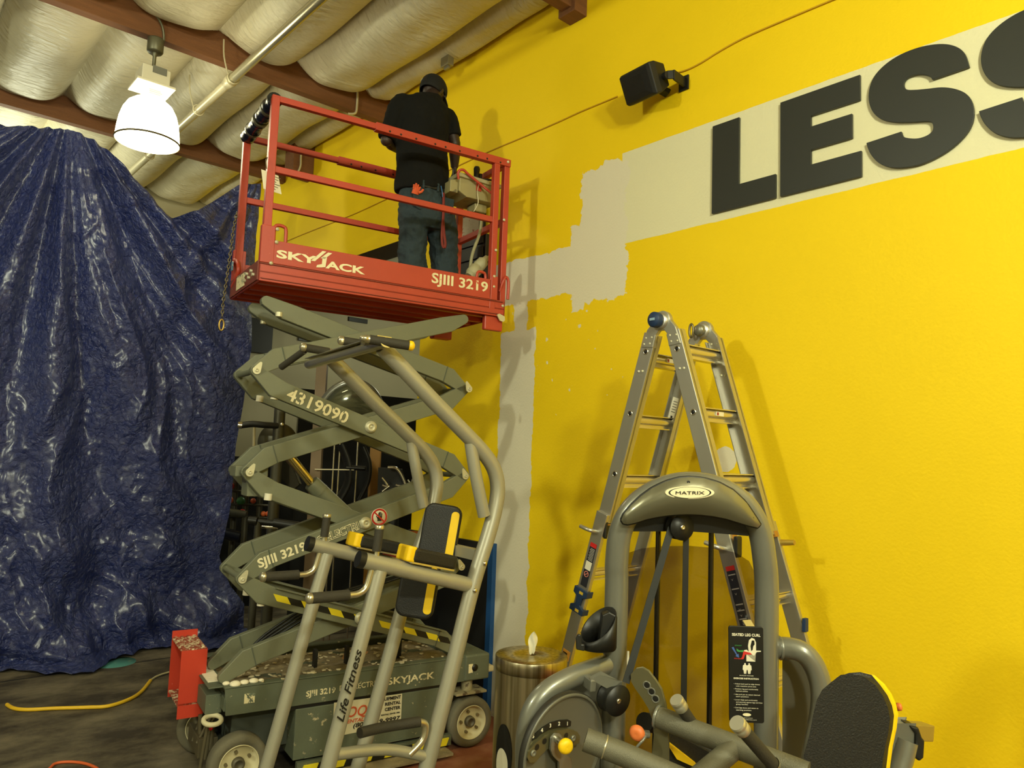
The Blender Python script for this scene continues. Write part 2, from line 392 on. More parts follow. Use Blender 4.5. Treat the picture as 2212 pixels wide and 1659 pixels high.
# ceiling: white-faced insulation sagging between sub-purlins (seams run along Y) and beams (along X)
def ins_material():
    ma = bpy.data.materials.new('white_insulation_facing'); ma.use_nodes = True
    nt = ma.node_tree; b = nt.nodes['Principled BSDF']; b.inputs['Roughness'].default_value = 0.5
    tc = nt.nodes.new('ShaderNodeTexCoord')
    n = nt.nodes.new('ShaderNodeTexNoise'); n.inputs['Scale'].default_value = 3; n.inputs['Detail'].default_value = 6
    nt.links.new(tc.outputs['Object'], n.inputs['Vector'])
    m0 = nt.nodes.new('ShaderNodeMix'); m0.data_type = 'RGBA'; m0.inputs['A'].default_value = rgb(190,180,148); m0.inputs['B'].default_value = rgb(222,214,186)
    nt.links.new(n.outputs['Fac'], m0.inputs['Factor']); nt.links.new(m0.outputs['Result'], b.inputs['Base Color'])
    mp = nt.nodes.new('ShaderNodeMapping'); mp.inputs['Scale'].default_value = (3.0,10.0,3.0); nt.links.new(tc.outputs['Object'], mp.inputs[0])
    n2 = nt.nodes.new('ShaderNodeTexNoise'); n2.inputs['Scale'].default_value = 2.2; n2.inputs['Detail'].default_value = 5; n2.inputs['Distortion'].default_value = 0.6
    nt.links.new(mp.outputs[0], n2.inputs['Vector'])
    bp = nt.nodes.new('ShaderNodeBump'); bp.inputs['Strength'].default_value = 0.7; bp.inputs['Distance'].default_value = 0.04
    nt.links.new(n2.outputs['Fac'], bp.inputs['Height']); nt.links.new(bp.outputs[0], b.inputs['Normal'])
    return ma
BEAMY = [-5.4, -3.18, -0.95, 1.27, 3.50, 6.0, 8.25, 10.4]
seams = [W] + [3.29-0.671*i for i in range(16)]
rnd = random.Random(3)
mb = MB()
for i in range(len(seams)-1):
    x1, x0 = seams[i], seams[i+1]
    for j in range(len(BEAMY)-1):
        y0, y1 = BEAMY[j]+0.03, BEAMY[j+1]-0.03
        if x1 < -2 or y0 < -1: nx, ny = 8, 10
        else: nx, ny = 22, 44
        amp = rnd.uniform(0.15, 0.20)*(1 if x1-x0 > 0.4 else 0.55)
        ph = rnd.uniform(0, 6); sk = rnd.uniform(-0.12, 0.12); z0 = 5.155
        vs = []
        for b_ in range(ny+1):
            t = b_/ny
            for a_ in range(nx+1):
                s_ = a_/nx
                q = abs(2*s_-1)**3.4; 
                r_ = abs(2*t-1)
                endf = 1 - r_**14*(0.62+0.25*math.sin(ph+s_*5))
                sag = amp*(1-q)*endf*(1+0.10*math.sin(3.1*t*PI+ph))
                wr = 0.010*math.sin((t*(y1-y0)*14)+ph+4*s_)*max(0, r_-0.45)*2*(1-q)
                wr += 0.006*math.sin(s_*9+ph*2+t*11)*(1-q)
                xx = x0+(x1-x0)*s_ + 0.012*math.sin(t*4+ph)*(1-abs(2*s_-1))
                vs.append((xx, y0+(y1-y0)*t, z0 - sag + wr + 0.02*(1-r_)*0 ))
        fs = []
        for b_ in range(ny):
            for a_ in range(nx):
                k = b_*(nx+1)+a_
                fs.append([k, k+nx+1, k+nx+2, k+1])
        mb.add(vs, fs, True)
mb.box((-7,-6,5.17), (W,10.4,5.3))
struct(mb.build('ceiling', ins_material()))
for k, y in enumerate(BEAMY[:-1]):
    mb = MB(); mb.box((-7 if y > 5 or y < 1 else -7, y-0.045, 4.905), (W, y+0.045, 5.17))
    if k == 4: mb.box((W-0.12, y-0.08, 4.87), (W, y+0.08, 5.17))
    struct(mb.build('trim_%d' % (k+1), WOOD, bevel=0.004))
# short blocked beam end with a conduit loop, between two beams
p = onX(668, 372, W)
mb = MB(); mb.box((W-0.24, p.y-0.11, 4.80), (W, p.y+0.11, 5.17)); mb.box((W-0.20,p.y-0.10,4.755),(W,p.y+0.03,4.80))
struct(mb.build('trim_8', WOOD, bevel=0.006))
tag(recenter(MB().tube([(W-0.16,p.y-0.12,5.05),(W-0.17,p.y-0.135,4.95),(W-0.17,p.y-0.135,4.85),(W-0.20,p.y-0.12,4.77),(W-0.26,p.y-0.05,4.76)],0.012,8,smooth=5).build('conduit_loop', PIPEM)),
    'short white cable loop hanging on the blocked beam end beside the tarp', 'cable')
tag(recenter(MB().tube([(W-0.36,5.94,5.08),(W-0.36,5.935,4.95),(W-0.37,5.94,4.88),(W-0.43,5.96,4.86)],0.011,8,smooth=5).build('conduit_loop', PIPEM)),
    'short white cable loop hanging off the wooden beam just left of the worker', 'cable')
# small metal hanger plate under the last insulation bay
q = onZ(966, 137, 5.0)
mb = MB(); mb.box((q.x-0.03,q.y-0.05,q.z-0.03),(q.x+0.03,q.y+0.05,q.z+0.09)); mb.box((q.x-0.012,q.y-0.03,q.z-0.05),(q.x+0.012,q.y+0.03,q.z+0.09))
tag(recenter(mb.build('sensor_box', mat('galvanised_plate', rgb(150,145,125), 0.4, 0.6), bevel=0.003)), 'small grey metal box fixed under the insulation above the worker', 'box')

# pipe along the ceiling
PX, PZ = 2.045, 4.74
pr = empty('ceiling_pipe', (PX, 4.0, PZ), 'long pale round pipe hung under the insulated ceiling, passing beside the lit lamp', 'pipe')
MB().cyl((PX,-5.9,PZ), (PX,5.93,PZ), 0.036, 20).build('pipe_section', mat('galvanised_pipe', rgb(190,182,150), 0.25, 0.6, 0.05), pr)
MB().cyl((PX,5.93,PZ), (PX,10.38,PZ), 0.036, 20).build('pipe_section', PIPEM, pr)
MB().lathe([(0.0,0),(0.048,0),(0.050,0.01),(0.048,0.055),(0.042,0.06),(0.042,0.10),(0.0,0.10)], (PX,5.86,PZ), (0,1,0), 24).build('coupling', PIPEM, pr)
for y in (5.82, 6.62, 8.05):
    mb = MB().tube([(PX+0.046*math.cos(a), y, PZ+0.046*math.sin(a)) for a in [PI*k/8 for k in range(16)]], 0.006, 8, closed=True)
    mb.tube([(PX-0.04,y,PZ),(PX-0.075,y+0.03,PZ+0.16),(PX-0.08,y+0.05,5.05)], 0.006, 8, smooth=4)
    mb.build('hanger', PIPEM, pr)

# ------------------------------------------------------------------ lamp
LX, LY = 1.49, 5.95
lm = empty('ceiling_light', (LX, LY, 4.86), 'lit bell-shaped high bay lamp hanging from a wooden beam', 'lamp')
GALV = mat('dull_galvanised', rgb(110,108,88), 0.45, 0.6)
mb = MB(); mb.lathe([(0,0.10),(0.055,0.10),(0.058,0.09),(0.058,0.0),(0.05,-0.012),(0.0,-0.012)], (LX,LY,4.79), (0,0,1), 24)
mb.lathe([(0.02,0),(0.02,-0.02),(0.013,-0.03),(0.013,-0.19),(0.02,-0.20),(0,-0.2)], (LX,LY,4.78), (0,0,1), 14)
mb.tube([(LX+0.03,LY,4.83),(LX+0.055,LY,4.90),(LX+0.03,LY-0.02,5.0),(LX-0.05,LY-0.05,5.08)],0.009,8,smooth=5)
mb.build('hanging_stem', GALV, lm)
bal = MB(); bal.box((LX-0.10,LY-0.10,4.50),(LX+0.10,LY+0.10,4.63)); ba = bal.build('ballast_box', WHITE, lm, bevel=0.008)
bal = MB(); bal.box((LX-0.135,LY-0.13,4.485),(LX+0.135,LY+0.13,4.505)); bal.build('ballast_flange', WHITE, lm, bevel=0.004)
mb = MB(); mb.box((LX-0.03,LY-0.104,4.58),(LX+0.07,LY-0.101,4.635)); mb.build('vent_plate', mat('vent_grey', rgb(120,120,110),0.6), ba)
mb = MB(); mb.box((LX-0.06,LY-0.05,4.38),(LX+0.07,LY+0.05,4.49)); sk = mb.build('lamp_socket', WHITE, lm, bevel=0.012)
mb = MB(); 
for i in range(4): mb.box((LX-0.03,LY-0.0525,4.465-0.014*i),(LX+0.05+0.01*(i%2)-0.02*(i==3),LY-0.051,4.470-0.014*i))
mb.build('socket_label', mat('faint_print', rgb(150,145,125), 0.7), sk)
EM = bpy.data.materials.new('glowing_acrylic'); EM.use_nodes = True
b_ = EM.node_tree.nodes['Principled BSDF']; b_.inputs['Base Color'].default_value = (0.9,0.88,0.8,1)
b_.inputs['Emission Color'].default_value = (1.0,0.94,0.62,1); b_.inputs['Emission Strength'].default_value = LAMP_EMIT
prof = [(0.07,0.0),(0.115,-0.012),(0.155,-0.045),(0.185,-0.10),(0.205,-0.17),(0.216,-0.25),(0.222,-0.325)]
mb = MB().lathe(prof, (LX,LY,4.405), (0,0,1), 48)
mb.lathe([(0.222,-0.325),(0.214,-0.335),(0.12,-0.352),(0.0,-0.357)], (LX,LY,4.405), (0,0,1), 48)
mb.build('lamp_shade', EM, lm)
MB().lathe([(0.2225,-0.318),(0.229,-0.322),(0.229,-0.328),(0.2225,-0.334)], (LX,LY,4.405), (0,0,1), 48).build('shade_rim', mat('dark_rim', rgb(90,80,50), 0.6), lm)

# ------------------------------------------------------------------ tarp
TY = 7.36
edge_px = [(-120,258),(0,265),(60,270),(110,276),(145,279),(175,289),(230,325),(290,392),(340,442),(380,469),(420,462),(465,434),(515,400),(565,396)]
edge = [onY(x, y, TY) for x, y in edge_px]
def topz(X):
    if X <= edge[0].x: return edge[0].z
    for a, c in zip(edge, edge[1:]):
        if a.x <= X <= c.x: return a.z + (c.z-a.z)*(X-a.x)/(c.x-a.x)
    return edge[-1].z
ax = edge[4].x; az = edge[4].z
rpx = [(565,396),(548,560),(545,640),(540,760),(523,880),(508,960),(496,1080),(478,1170),(470,1200),(490,1262),(520,1300)]
redge = [onY(x, y, TY) for x, y in rpx]
def rightx(z):
    if z >= redge[0].z: return redge[0].x
    for a, c in zip(redge, redge[1:]):
        if c.z <= z <= a.z: return c.x + (a.x-c.x)*(z-c.z)/(a.z-c.z)
    return redge[-1].x
NXT, NZT = 400, 340
from mathutils import noise
rt = random.Random(5)
pleats = [(rt.uniform(-1.5,1.5), rt.uniform(0.02,0.05), rt.uniform(0.05,0.14)) for _ in range(46)]
vs = []; XL = -1.6
for j in range(NZT+1):
    t = j/NZT
    for i in range(NXT+1):
        s_ = i/NXT
        Xr0 = XL+(redge[0].x-XL)*s_
        zt = topz(Xr0)
        L_ = zt + 0.35                     # cloth is longer than the drop and runs out on the floor
        d = L_*t
        z = zt-d
        if z > 0.02: run = 0.0
        else: run = min(0.35, 0.02-z)
        zz = max(z, 0.012 + 0.05*math.exp(-run*9)*abs(math.sin(Xr0*7.0))*(run > 0))
        rx = rightx(zz)
        X = XL+(rx-XL)*s_ + (0.30*run*s_*3.0 if s_ > 0.8 else 0)*(s_-0.8)/0.2
        # folds radiating from the hitch near the left and from the right corner, broken up by crumples
        ang = math.atan2(X-ax, max(0.15, az-zz+0.25))
        dist = min(1.0, math.hypot(X-ax, az-zz)/1.1)
        q = Vector((ang*7.5, zz*0.22, 3.0)); off = 0.30*noise.noise(q)*(0.10+0.90*dist)
        q = Vector((ang*12+noise.noise(Vector((X,zz,1)))*1.2, zz*0.5, 9.0)); off += 0.08*(0.35-abs(noise.noise(q)))*(0.1+0.9*dist)
        ang2 = math.atan2(edge[-1].x-X, max(0.15, edge[-1].z-zz+0.2))
        off += 0.07*noise.noise(Vector((ang2*9, zz*0.5, 5.0)))*math.exp(-((X-2.6)/1.0)**2)
        off += 0.05*math.sin(X*2.1+zz*0.8)
        low = max(0.0, 1-zz/1.6)
        off += low*0.24*noise.noise(Vector((X*2.2, zz*2.6, 2.0))) + low*0.12*(0.3-abs(noise.noise(Vector((X*4.5+zz*2, zz*4.2, 7.0)))))
        off += 0.035*(0.3-abs(noise.noise(Vector((X*5.5, zz*3.5, 4.0))))) + 0.016*(0.3-abs(noise.noise(Vector((X*13, zz*10, 8.0)))))
        off *= 0.25+0.75*min(1.0, (1-s_)*9)
        Yv = TY - off - 0.12*low - run*(0.75+0.25*math.sin(X*5)) 
        Xv = X + 0.02*math.sin(zz*6+X*9)*low
        vs.append((Xv, Yv, zz + (0.02*abs(math.sin(X*23+run*30)) if run > 0 else 0)))
fs = [[j*(NXT+1)+i, j*(NXT+1)+i+1, (j+1)*(NXT+1)+i+1, (j+1)*(NXT+1)+i] for j in range(NZT) for i in range(NXT)]
TM = bpy.data.materials.new('blue_poly_tarp'); TM.use_nodes = True
nt = TM.node_tree; b_ = nt.nodes['Principled BSDF']; b_.inputs['Base Color'].default_value = rgb(34,46,104)
b_.inputs['Roughness'].default_value = 0.36; b_.inputs['Specular IOR Level'].default_value = 0.9; b_.inputs['Coat Weight'].default_value = 0.8; b_.inputs['Coat Roughness'].default_value = 0.24
tc = nt.nodes.new('ShaderNodeTexCoord')
vo = nt.nodes.new('ShaderNodeTexVoronoi'); vo.feature = 'DISTANCE_TO_EDGE'; vo.inputs['Scale'].default_value = 13
nz = nt.nodes.new('ShaderNodeTexNoise'); nz.inputs['Scale'].default_value = 9; nz.inputs['Detail'].default_value = 4
mxv = nt.nodes.new('ShaderNodeMix'); mxv.data_type = 'VECTOR'; mxv.inputs['Factor'].default_value = 0.12
nt.links.new(tc.outputs['Object'], nz.inputs['Vector']); nt.links.new(tc.outputs['Object'], mxv.inputs['A']); nt.links.new(nz.outputs['Color'], mxv.inputs['B'])
nt.links.new(mxv.outputs['Result'], vo.inputs['Vector'])
n2 = nt.nodes.new('ShaderNodeTexNoise'); n2.inputs['Scale'].default_value = 22; n2.inputs['Detail'].default_value = 6; n2.inputs['Roughness'].default_value = 0.6; n2.inputs['Distortion'].default_value = 1.2
nt.links.new(tc.outputs['Object'], n2.inputs['Vector'])
ad = mathn(nt, 'ADD', mathn(nt, 'MULTIPLY', mathn(nt, 'POWER', vo.outputs['Distance'], 0.5), 0.8), mathn(nt, 'MULTIPLY', n2.outputs['Fac'], 1.3))
bp = nt.nodes.new('ShaderNodeBump'); bp.inputs['Strength'].default_value = 0.9; bp.inputs['Distance'].default_value = 0.028
nt.links.new(ad, bp.inputs['Height']); nt.links.new(bp.outputs[0], b_.inputs['Normal'])
mxc = nt.nodes.new('ShaderNodeMix'); mxc.data_type = 'RGBA'; mxc.inputs['A'].default_value = rgb(20,33,98); mxc.inputs['B'].default_value = rgb(36,54,126)
nt.links.new(n2.outputs['Fac'], mxc.inputs['Factor']); nt.links.new(mxc.outputs['Result'], b_.inputs['Base Color'])
mb = MB().add(vs, fs, True)
tp = mb.build('tarp', TM)
tag(recenter(tp), 'large crumpled blue plastic tarp hung as a curtain from the ceiling down to the floor', 'tarp')
# ------------------------------------------------------------------ scissor lift
YAW = math.radians(8.8)
UL = Vector((math.cos(YAW), -math.sin(YAW), 0)); VL = Vector((math.sin(YAW), math.cos(YAW), 0)); ZZ = Vector((0,0,1))
def L(u, v, z): return UL*u + VL*v + ZZ*z
D0 = 4.24; D1 = 4.95
lift = empty('scissor_lift', L(1.8, 4.6, 0.0), 'raised self-propelled scissor lift with red railed platform and grey-green arms', 'scissor lift')
PV = lambda x, y, v: (lambda r: CAM + r*((v-CAM.dot(VL))/r.dot(VL)))(ray(x, y))
FN = -VL       # outward normal of the near long side
def seg(mb, a, b, w=0.038, h=0.038): mb.beam(L(*a), L(*b), w, h); return mb
# platform deck tray
mb = MB()
mb.fbox(L, (1.0,D0,2.755), (2.62,D0+0.012,2.865)); mb.fbox(L, (1.0,D1-0.012,2.755), (2.62,D1,2.865))
mb.fbox(L, (1.0,D0,2.755), (1.012,D1,2.865)); mb.fbox(L, (2.608,D0,2.755), (2.62,D1,2.865))
mb.fbox(L, (1.0,D0,2.80), (2.62,D1,2.815))
deck = mb.build('platform_deck', RED, lift, bevel=0.003)
mb = MB()
for v in (D0+0.10, D0+0.30, D0+0.45, D0+0.62): mb.fbox(L, (1.02,v-0.02,2.757), (2.60,v+0.02,2.80))
mb.build('deck_joist', RED, deck)
mb = MB(); mb.fbox(L, (1.05,D0-0.006,2.862), (2.51,D0+0.004,2.995)); mb.build('toe_board', RED, lift, bevel=0.002)
mb = MB(); mb.fbox(L, (1.05,D1-0.004,2.862), (2.51,D1+0.006,2.995)); mb.build('toe_board', RED, lift, bevel=0.002)
mb = MB(); mb.fbox(L, (1.01,D0-0.007,2.768), (2.60,D0-0.001,2.772)); mb.fbox(L, (1.0,D0-0.008,2.852), (2.60,D0-0.001,2.858)); mb.build('fold_line', mat('dark_red_groove', rgb(120,42,28), 0.6), deck)
# corner sockets
for (u, w_) in ((1.02,0.075),(2.525,0.05)):
    for v in (D0-0.008, D1-0.03):
        mb = MB(); mb.fbox(L, (u-0.022,v,2.86), (u-0.022+w_,v+0.04,3.075 if u < 2 else 3.02)); mb.build('post_socket', RED, lift, bevel=0.003)
# end plate with bolts and placard at the left end
mb = MB(); mb.fbox(L, (0.992,D0+0.01,2.76), (1.0,D1-0.02,2.87)); ep = mb.build('end_plate', mat('worn_dark_red', rgb(120,52,38), 0.6, spots=rgb(150,140,110), spotscale=20, spotamt=0.6), lift)
mb = MB(); mb.fbox(L, (0.988,D0+0.30,2.775), (0.992,D0+0.50,2.855)); mb.build('placard', CREAMW, ep)
for k in range(5):
    MB().cyl(L(0.978,D0+0.08+0.05*k,2.80+0.03*(k%2)), L(0.992,D0+0.08+0.05*k,2.80+0.03*(k%2)), 0.010, 10).build('bolt', PINM, ep)
# posts
def post(u, v, z0, z1, w=0.040): MB().fbox(L, (u-w/2,v-w/2,z0), (u+w/2,v+w/2,z1)).build('guardrail_post', RED, lift, bevel=0.003)
post(1.03, D0+0.02, 2.87, 3.83, 0.044); post(1.03, D1-0.02, 2.87, 3.80, 0.044)
post(2.52, D0+0.02, 2.80, 3.80, 0.042); post(2.52, D1-0.02, 2.80, 3.80, 0.042)
post(2.605, D0+0.03, 2.78, 3.83, 0.042); post(2.605, D1-0.03, 2.78, 3.83, 0.042)
for v in (D0+0.02, D1-0.02):
    seg(MB(), (1.01,v,3.825), (1.66,v,3.825), 0.036, 0.036).build('top_rail', RED, lift, bevel=0.003)
    tr = seg(MB(), (1.64,v,3.825), (2.625,v,3.825), 0.046, 0.05).build('sliding_top_rail', RED, lift, bevel=0.003)
    mb = MB()
    for k in range(9):
        uu = 1.70+0.105*k+(0.03 if k % 3 == 0 else 0); mb.cyl(L(uu,v-0.0245,3.812), L(uu,v-0.0235,3.812), 0.007, 10)
    mb.build('pin_hole', BLACK, tr)
    seg(MB(), (1.04,v,3.41), (2.53,v,3.41), 0.032, 0.038).build('mid_rail', RED, lift, bevel=0.003)
# end rails (right end) and the left entry
for z in (3.825, 3.42): seg(MB(), (2.605,D0+0.04,z), (2.605,D1-0.04,z), 0.036, 0.04).build('end_rail', RED, lift, bevel=0.003)
mb = MB(); seg(mb, (2.605,D0+0.03,3.02), (2.605,D1-0.03,3.02), 0.03, 0.04); mb.build('end_rail', RED, lift, bevel=0.003)
padm = mat('black_wrapped_foam', rgb(20,20,17), 0.25, bump=0.5, bscale=25)
mb = MB(); n_ = 24
mb.tube([L(1.03, D0+0.03+(D1-D0-0.06)*k/n_, 3.825) for k in range(n_+1)], [0.044+0.004*math.sin(k*2.1)+0.003*math.sin(k*5) for k in range(n_+1)], 16)
pd = mb.build('foam_wrap', padm, lift)
mb = MB()
for t in (0.22, 0.5, 0.78): 
    v = D0+0.03+(D1-D0-0.06)*t; mb.cyl(L(1.03,v-0.012,3.825), L(1.03,v+0.012,3.825), 0.0495, 16)
mb.build('tape_band', mat('grey_tape', rgb(92,88,66), 0.4), pd)
MB().fbox(L,(0.985,D1-0.075,2.93),(0.990,D1-0.035,2.99)).build('blue_sticker', mat('pale_blue_sticker', rgb(70,130,170), 0.5, spots=rgb(225,225,215), spotscale=40, spotamt=0.55), lift)
# bent sheet entry handles
def loop(u, v, z, name='grab_loop', s=1):
    pts = [L(u,v,z-0.02), L(u,v,z+0.05), L(u+0.012*s,v,z+0.075), L(u+0.05*s,v,z+0.075), L(u+0.065*s,v,z+0.05), L(u+0.065*s,v,z-0.07)]
    MB().tube(pts, 0.008, 8, smooth=4, ry=0.010).build(name, RED, lift)
loop(1.07, D0+0.005, 3.01); loop(2.40, D0+0.01, 2.96)
MB().tube([L(1.0+0.0*k, D1-0.05-0.14*math.sin(PI*k/8)**0.6, 2.83+0.17*k/8) for k in range(9)], 0.014, 8, smooth=2).build('grab_loop', RED, lift)
MB().tube([L(2.585,D0+0.02,2.93), L(2.60,D0+0.0,3.0), L(2.62,D0+0.0,3.03), L(2.64,D0+0.0,3.0), L(2.64,D0+0.0,2.88)], 0.011, 8, smooth=4).build('grab_loop', RED, lift)
for (u, z) in ((1.083,3.06),(1.083,2.985),(1.06,2.40+0.46)):
    MB().lathe([(0.011,0),(0.011,0.004),(0.007,0.009),(0,0.011)], L(u,D0-0.008,z), FN, 12).build('bolt', PINM, lift)
for (u, z) in ((2.525,3.02),(2.525,2.95),(2.585,3.42),(2.60,2.83),(2.53,3.20),(2.60,3.83)):
    MB().lathe([(0.010,0),(0.010,0.004),(0.006,0.008),(0,0.009)], L(u,D0-0.003,z), FN, 12).build('bolt', PINM, lift)
mb = MB(); mb.fbox(L, (2.48,D0+0.02,2.66), (2.62,D0+0.06,2.76)); mb.build('hinge_bracket', RED, lift, bevel=0.008)
mb = MB(); mb.fbox(L, (2.40,D1-0.10,2.66), (2.55,D1-0.03,2.76)); mb.build('hinge_bracket', RED, lift, bevel=0.008)
def teardrop(u, v, z, name='pin_keeper', r=0.023, up=1, m_=PINM, ln=0.040, par=None, tilt=0.0):
    poly = [(r*math.cos(a), -r*math.sin(a)*up) for a in [PI*k/10 for k in range(11)]]
    poly += [(-r*0.45, ln*up), (-r*0.2, (ln+0.012)*up), (r*0.2, (ln+0.012)*up), (r*0.45, ln*up)]
    ct, st_ = math.cos(tilt), math.sin(tilt)
    A = lambda a, b, t: L(u+a*ct+b*st_, v-t, z-a*st_+b*ct)
    mb = MB().prism(poly, A, 0, 0.006); mb.lathe([(0.010,0),(0.010,0.012),(0.005,0.013),(0.005,0.010),(0,0.010)], L(u,v,z), FN, 14)
    mb.cyl(A(0,ln*0.72,0.006), A(0,ln*0.72,0.0075), 0.004, 10)
    return mb.build(name, m_, par or lift)
A = lambda a, b, t: L(2.585+a, D0-0.002-t, 2.745+b)
MB().prism([(-0.03,0.018),(-0.012,0.028),(0.03,0.014),(0.034,-0.012),(0.018,-0.024),(-0.006,-0.018)], A, 0, 0.008).build('pin_keeper', PINM, lift)
# platform writing
dz = D0-0.0065
text('SKY', 'lettering', CREAM, lift, L(1.087,dz,2.897), UL, ZZ, 0.050, 0.235, bold=0.035)
text('ACK', 'lettering', CREAM, lift, L(1.372,dz,2.884), UL, ZZ, 0.048, 0.245, bold=0.035)
A = lambda a, b, t: L(1.30+a, dz-t, 2.886+b)
mb = MB()
mb.prism([(-0.015,0.028),(0.008,0.028),(0.072,0.096),(0.049,0.096)], A, 0.0005, 0.002)
mb.prism([(0.040,0.052),(0.065,0.052),(0.108,0.093),(0.083,0.093)], A, 0.0005, 0.002)
mb.prism([(0.048,-0.002),(0.072,0.004),(0.078,0.062),(0.052,0.062),(0.050,0.018),(0.022,0.008),(0.018,-0.006)], A, 0.0005, 0.002)
mb.build('logo_strokes', CREAM, lift)
text('SJIII 3219', 'lettering', mat('worn_cream_on_red', rgb(232,222,180), 0.6, spots=rgb(205,78,52), spotscale=38, spotamt=0.60), lift, L(2.062,dz,2.905), UL, ZZ, 0.070, 0.415, bold=0.022)
mb = MB(); mb.fbox(L, (2.495,dz-0.001,2.87), (2.499,D0,2.992)); mb.build('decal_edge', mat('dark_red_groove', rgb(120,42,28), 0.6), lift)
# paper tag wired to the left post
mb = MB(); P0 = L(1.0,D0-0.012,3.39)
mb.prism([(0.0,0.0),(0.10,-0.012),(0.125,-0.115),(0.02,-0.108)], lambda a,b,t: P0+UL*(a-0.025)+ZZ*(b)+FN*(t-0.02-a*0.1), 0, 0.0015)
tg = mb.build('paper_tag', WHITE, lift)
mb = MB()
for k in range(6): mb.prism([(0.05,-0.022-0.014*k),(0.088-0.012*(k%3),-0.026-0.014*k),(0.088-0.012*(k%3),-0.029-0.014*k),(0.05,-0.025-0.014*k)], lambda a,b,t: P0+UL*a+ZZ*b+FN*(t-0.02-a*0.1), 0.0016, 0.0022)
mb.build('tag_print', mat('grey_print', rgb(110,105,90), 0.7), tg)
MB().tube([L(1.0,D0-0.01,3.46), L(0.992,D0-0.02,3.43), L(1.0,D0-0.015,3.39)], 0.003, 6, smooth=3).build('tag_wire', CHAINM, lift)
# entry chain
def chain(mb, pts, r=0.0035, ln=0.026):
    pts = [Vector(p) for p in pts]; tot = sum((b-a).length for a, b in zip(pts, pts[1:])); n = int(tot/(ln*0.78))
    for k in range(n):
        d = tot*k/n; 
        for a, b in zip(pts, pts[1:]):
            l_ = (b-a).length
            if d <= l_: break
            d -= l_
        c = a+(b-a)*(d/l_); t = (b-a).normalized(); s_ = UL if k % 2 else VL
        mb.tube([c+t*(ln/2*math.cos(q))+s_*(0.008*math.sin(q)) for q in [2*PI*i/10 for i in range(10)]], r, 5, closed=True)
mb = MB(); chain(mb, [L(0.99,D1-0.06,3.30), L(0.975,D1-0.07,3.18), L(0.965,D1-0.06,2.95), L(0.95,D1-0.05,2.72), L(0.95,D1-0.05,2.62)])
mb.build('entry_chain', CHAINM, lift)
mb = MB(); mb.tube([L(0.95,D1-0.05,2.61)+ZZ*(0.035*math.cos(q)-0.03)+UL*(0.014*math.sin(q)) for q in [2*PI*i/14 for i in range(14)]], 0.006, 8, closed=True); mb.build('snap_hook', mat('brass_hook', rgb(170,140,70), 0.35, 0.8), lift)
# control box
cz = 3.585; cu = 2.325; cv = D0+0.17
cbm = mat('beige_metal_box', rgb(158,148,104), 0.5, 0.1, 0.15, 8, spots=rgb(110,102,74), spotscale=12, spotamt=0.62)
A = lambda a, b, t: L(cu+a, cv+t, cz+b)
mb = MB().prism([(0.0,0.03),(0.0,0.125),(0.32,0.125),(0.32,0.03),(0.30,0.0),(0.06,0.0)], A, 0, 0.24)
cb = mb.build('control_box', cbm, lift, bevel=0.005)
mb = MB().prism([(-0.06,0.02),(-0.06,0.10),(0.0,0.12),(0.0,0.02)], A, 0.02, 0.22); mb.build('side_tray', cbm, cb, bevel=0.004)
mb = MB().prism([(-0.02,0.125),(-0.02,0.155),(0.33,0.140),(0.33,0.115)], A, -0.02, 0.26); mb.build('box_lid', mat('worn_beige_lid', rgb(176,168,128), 0.5, 0.1, 0.15, 10), cb, bevel=0.005)
mb = MB().lathe([(0.026,0),(0.024,0.04),(0.018,0.05),(0.020,0.08),(0.023,0.11),(0.018,0.125),(0,0.13)], L(cu+0.17,cv+0.08,cz+0.14), (0.05,0,1), 18); mb.fbox(L,(cu+0.195,cv+0.07,cz+0.16),(cu+0.215,cv+0.09,cz+0.22)); mb.build('joystick', BLACK, cb)
MB().tube([L(cu+0.20,cv+0.05,cz+0.17),L(cu+0.28,cv+0.03,cz+0.175),L(cu+0.33,cv+0.05,cz+0.145)],0.008,8,smooth=4).build('guard_wire', BLACK, cb)
pts = [L(cu-0.02,cv-0.02,cz+0.10),L(cu-0.03,cv-0.03,cz+0.145),L(cu+0.0,cv-0.04,cz+0.165),L(cu+0.05,cv-0.04,cz+0.14),L(cu+0.18,cv-0.05,cz+0.07),L(2.51,D0+0.05,cz+0.02)]
MB().tube(pts, 0.009, 8, smooth=5).build('red_hoop', RED, lift)
mb = MB(); mb.fbox(L, (cu+0.13,cv-0.006,cz+0.06),(cu+0.17,cv,cz+0.145)); mb.build('hook_strap', RED, cb)
MB().tube([L(cu+0.15,cv-0.01,cz+0.12),L(cu+0.13,cv-0.02,cz+0.05),L(cu+0.14,cv-0.02,cz-0.03),L(cu+0.12,cv,cz-0.09)],0.003,6,smooth=4).build('thin_wire', PIPEM, cb)
mb = MB(); mb.fbox(L,(cu+0.16,cv+0.06,cz-0.06),(cu+0.26,cv+0.18,cz)); mb.build('cable_gland_block', cbm, cb, bevel=0.01)
MB().tube([L(cu+0.24,cv+0.1,cz-0.07),L(cu+0.22,cv+0.08,cz-0.2),L(cu+0.15,cv+0.06,cz-0.40),L(cu+0.14,cv+0.05,cz-0.62),L(cu+0.16,cv+0.05,cz-0.77)],0.011,10,smooth=6).build('control_cable', mat('grey_cable', rgb(160,155,120),0.6), lift)
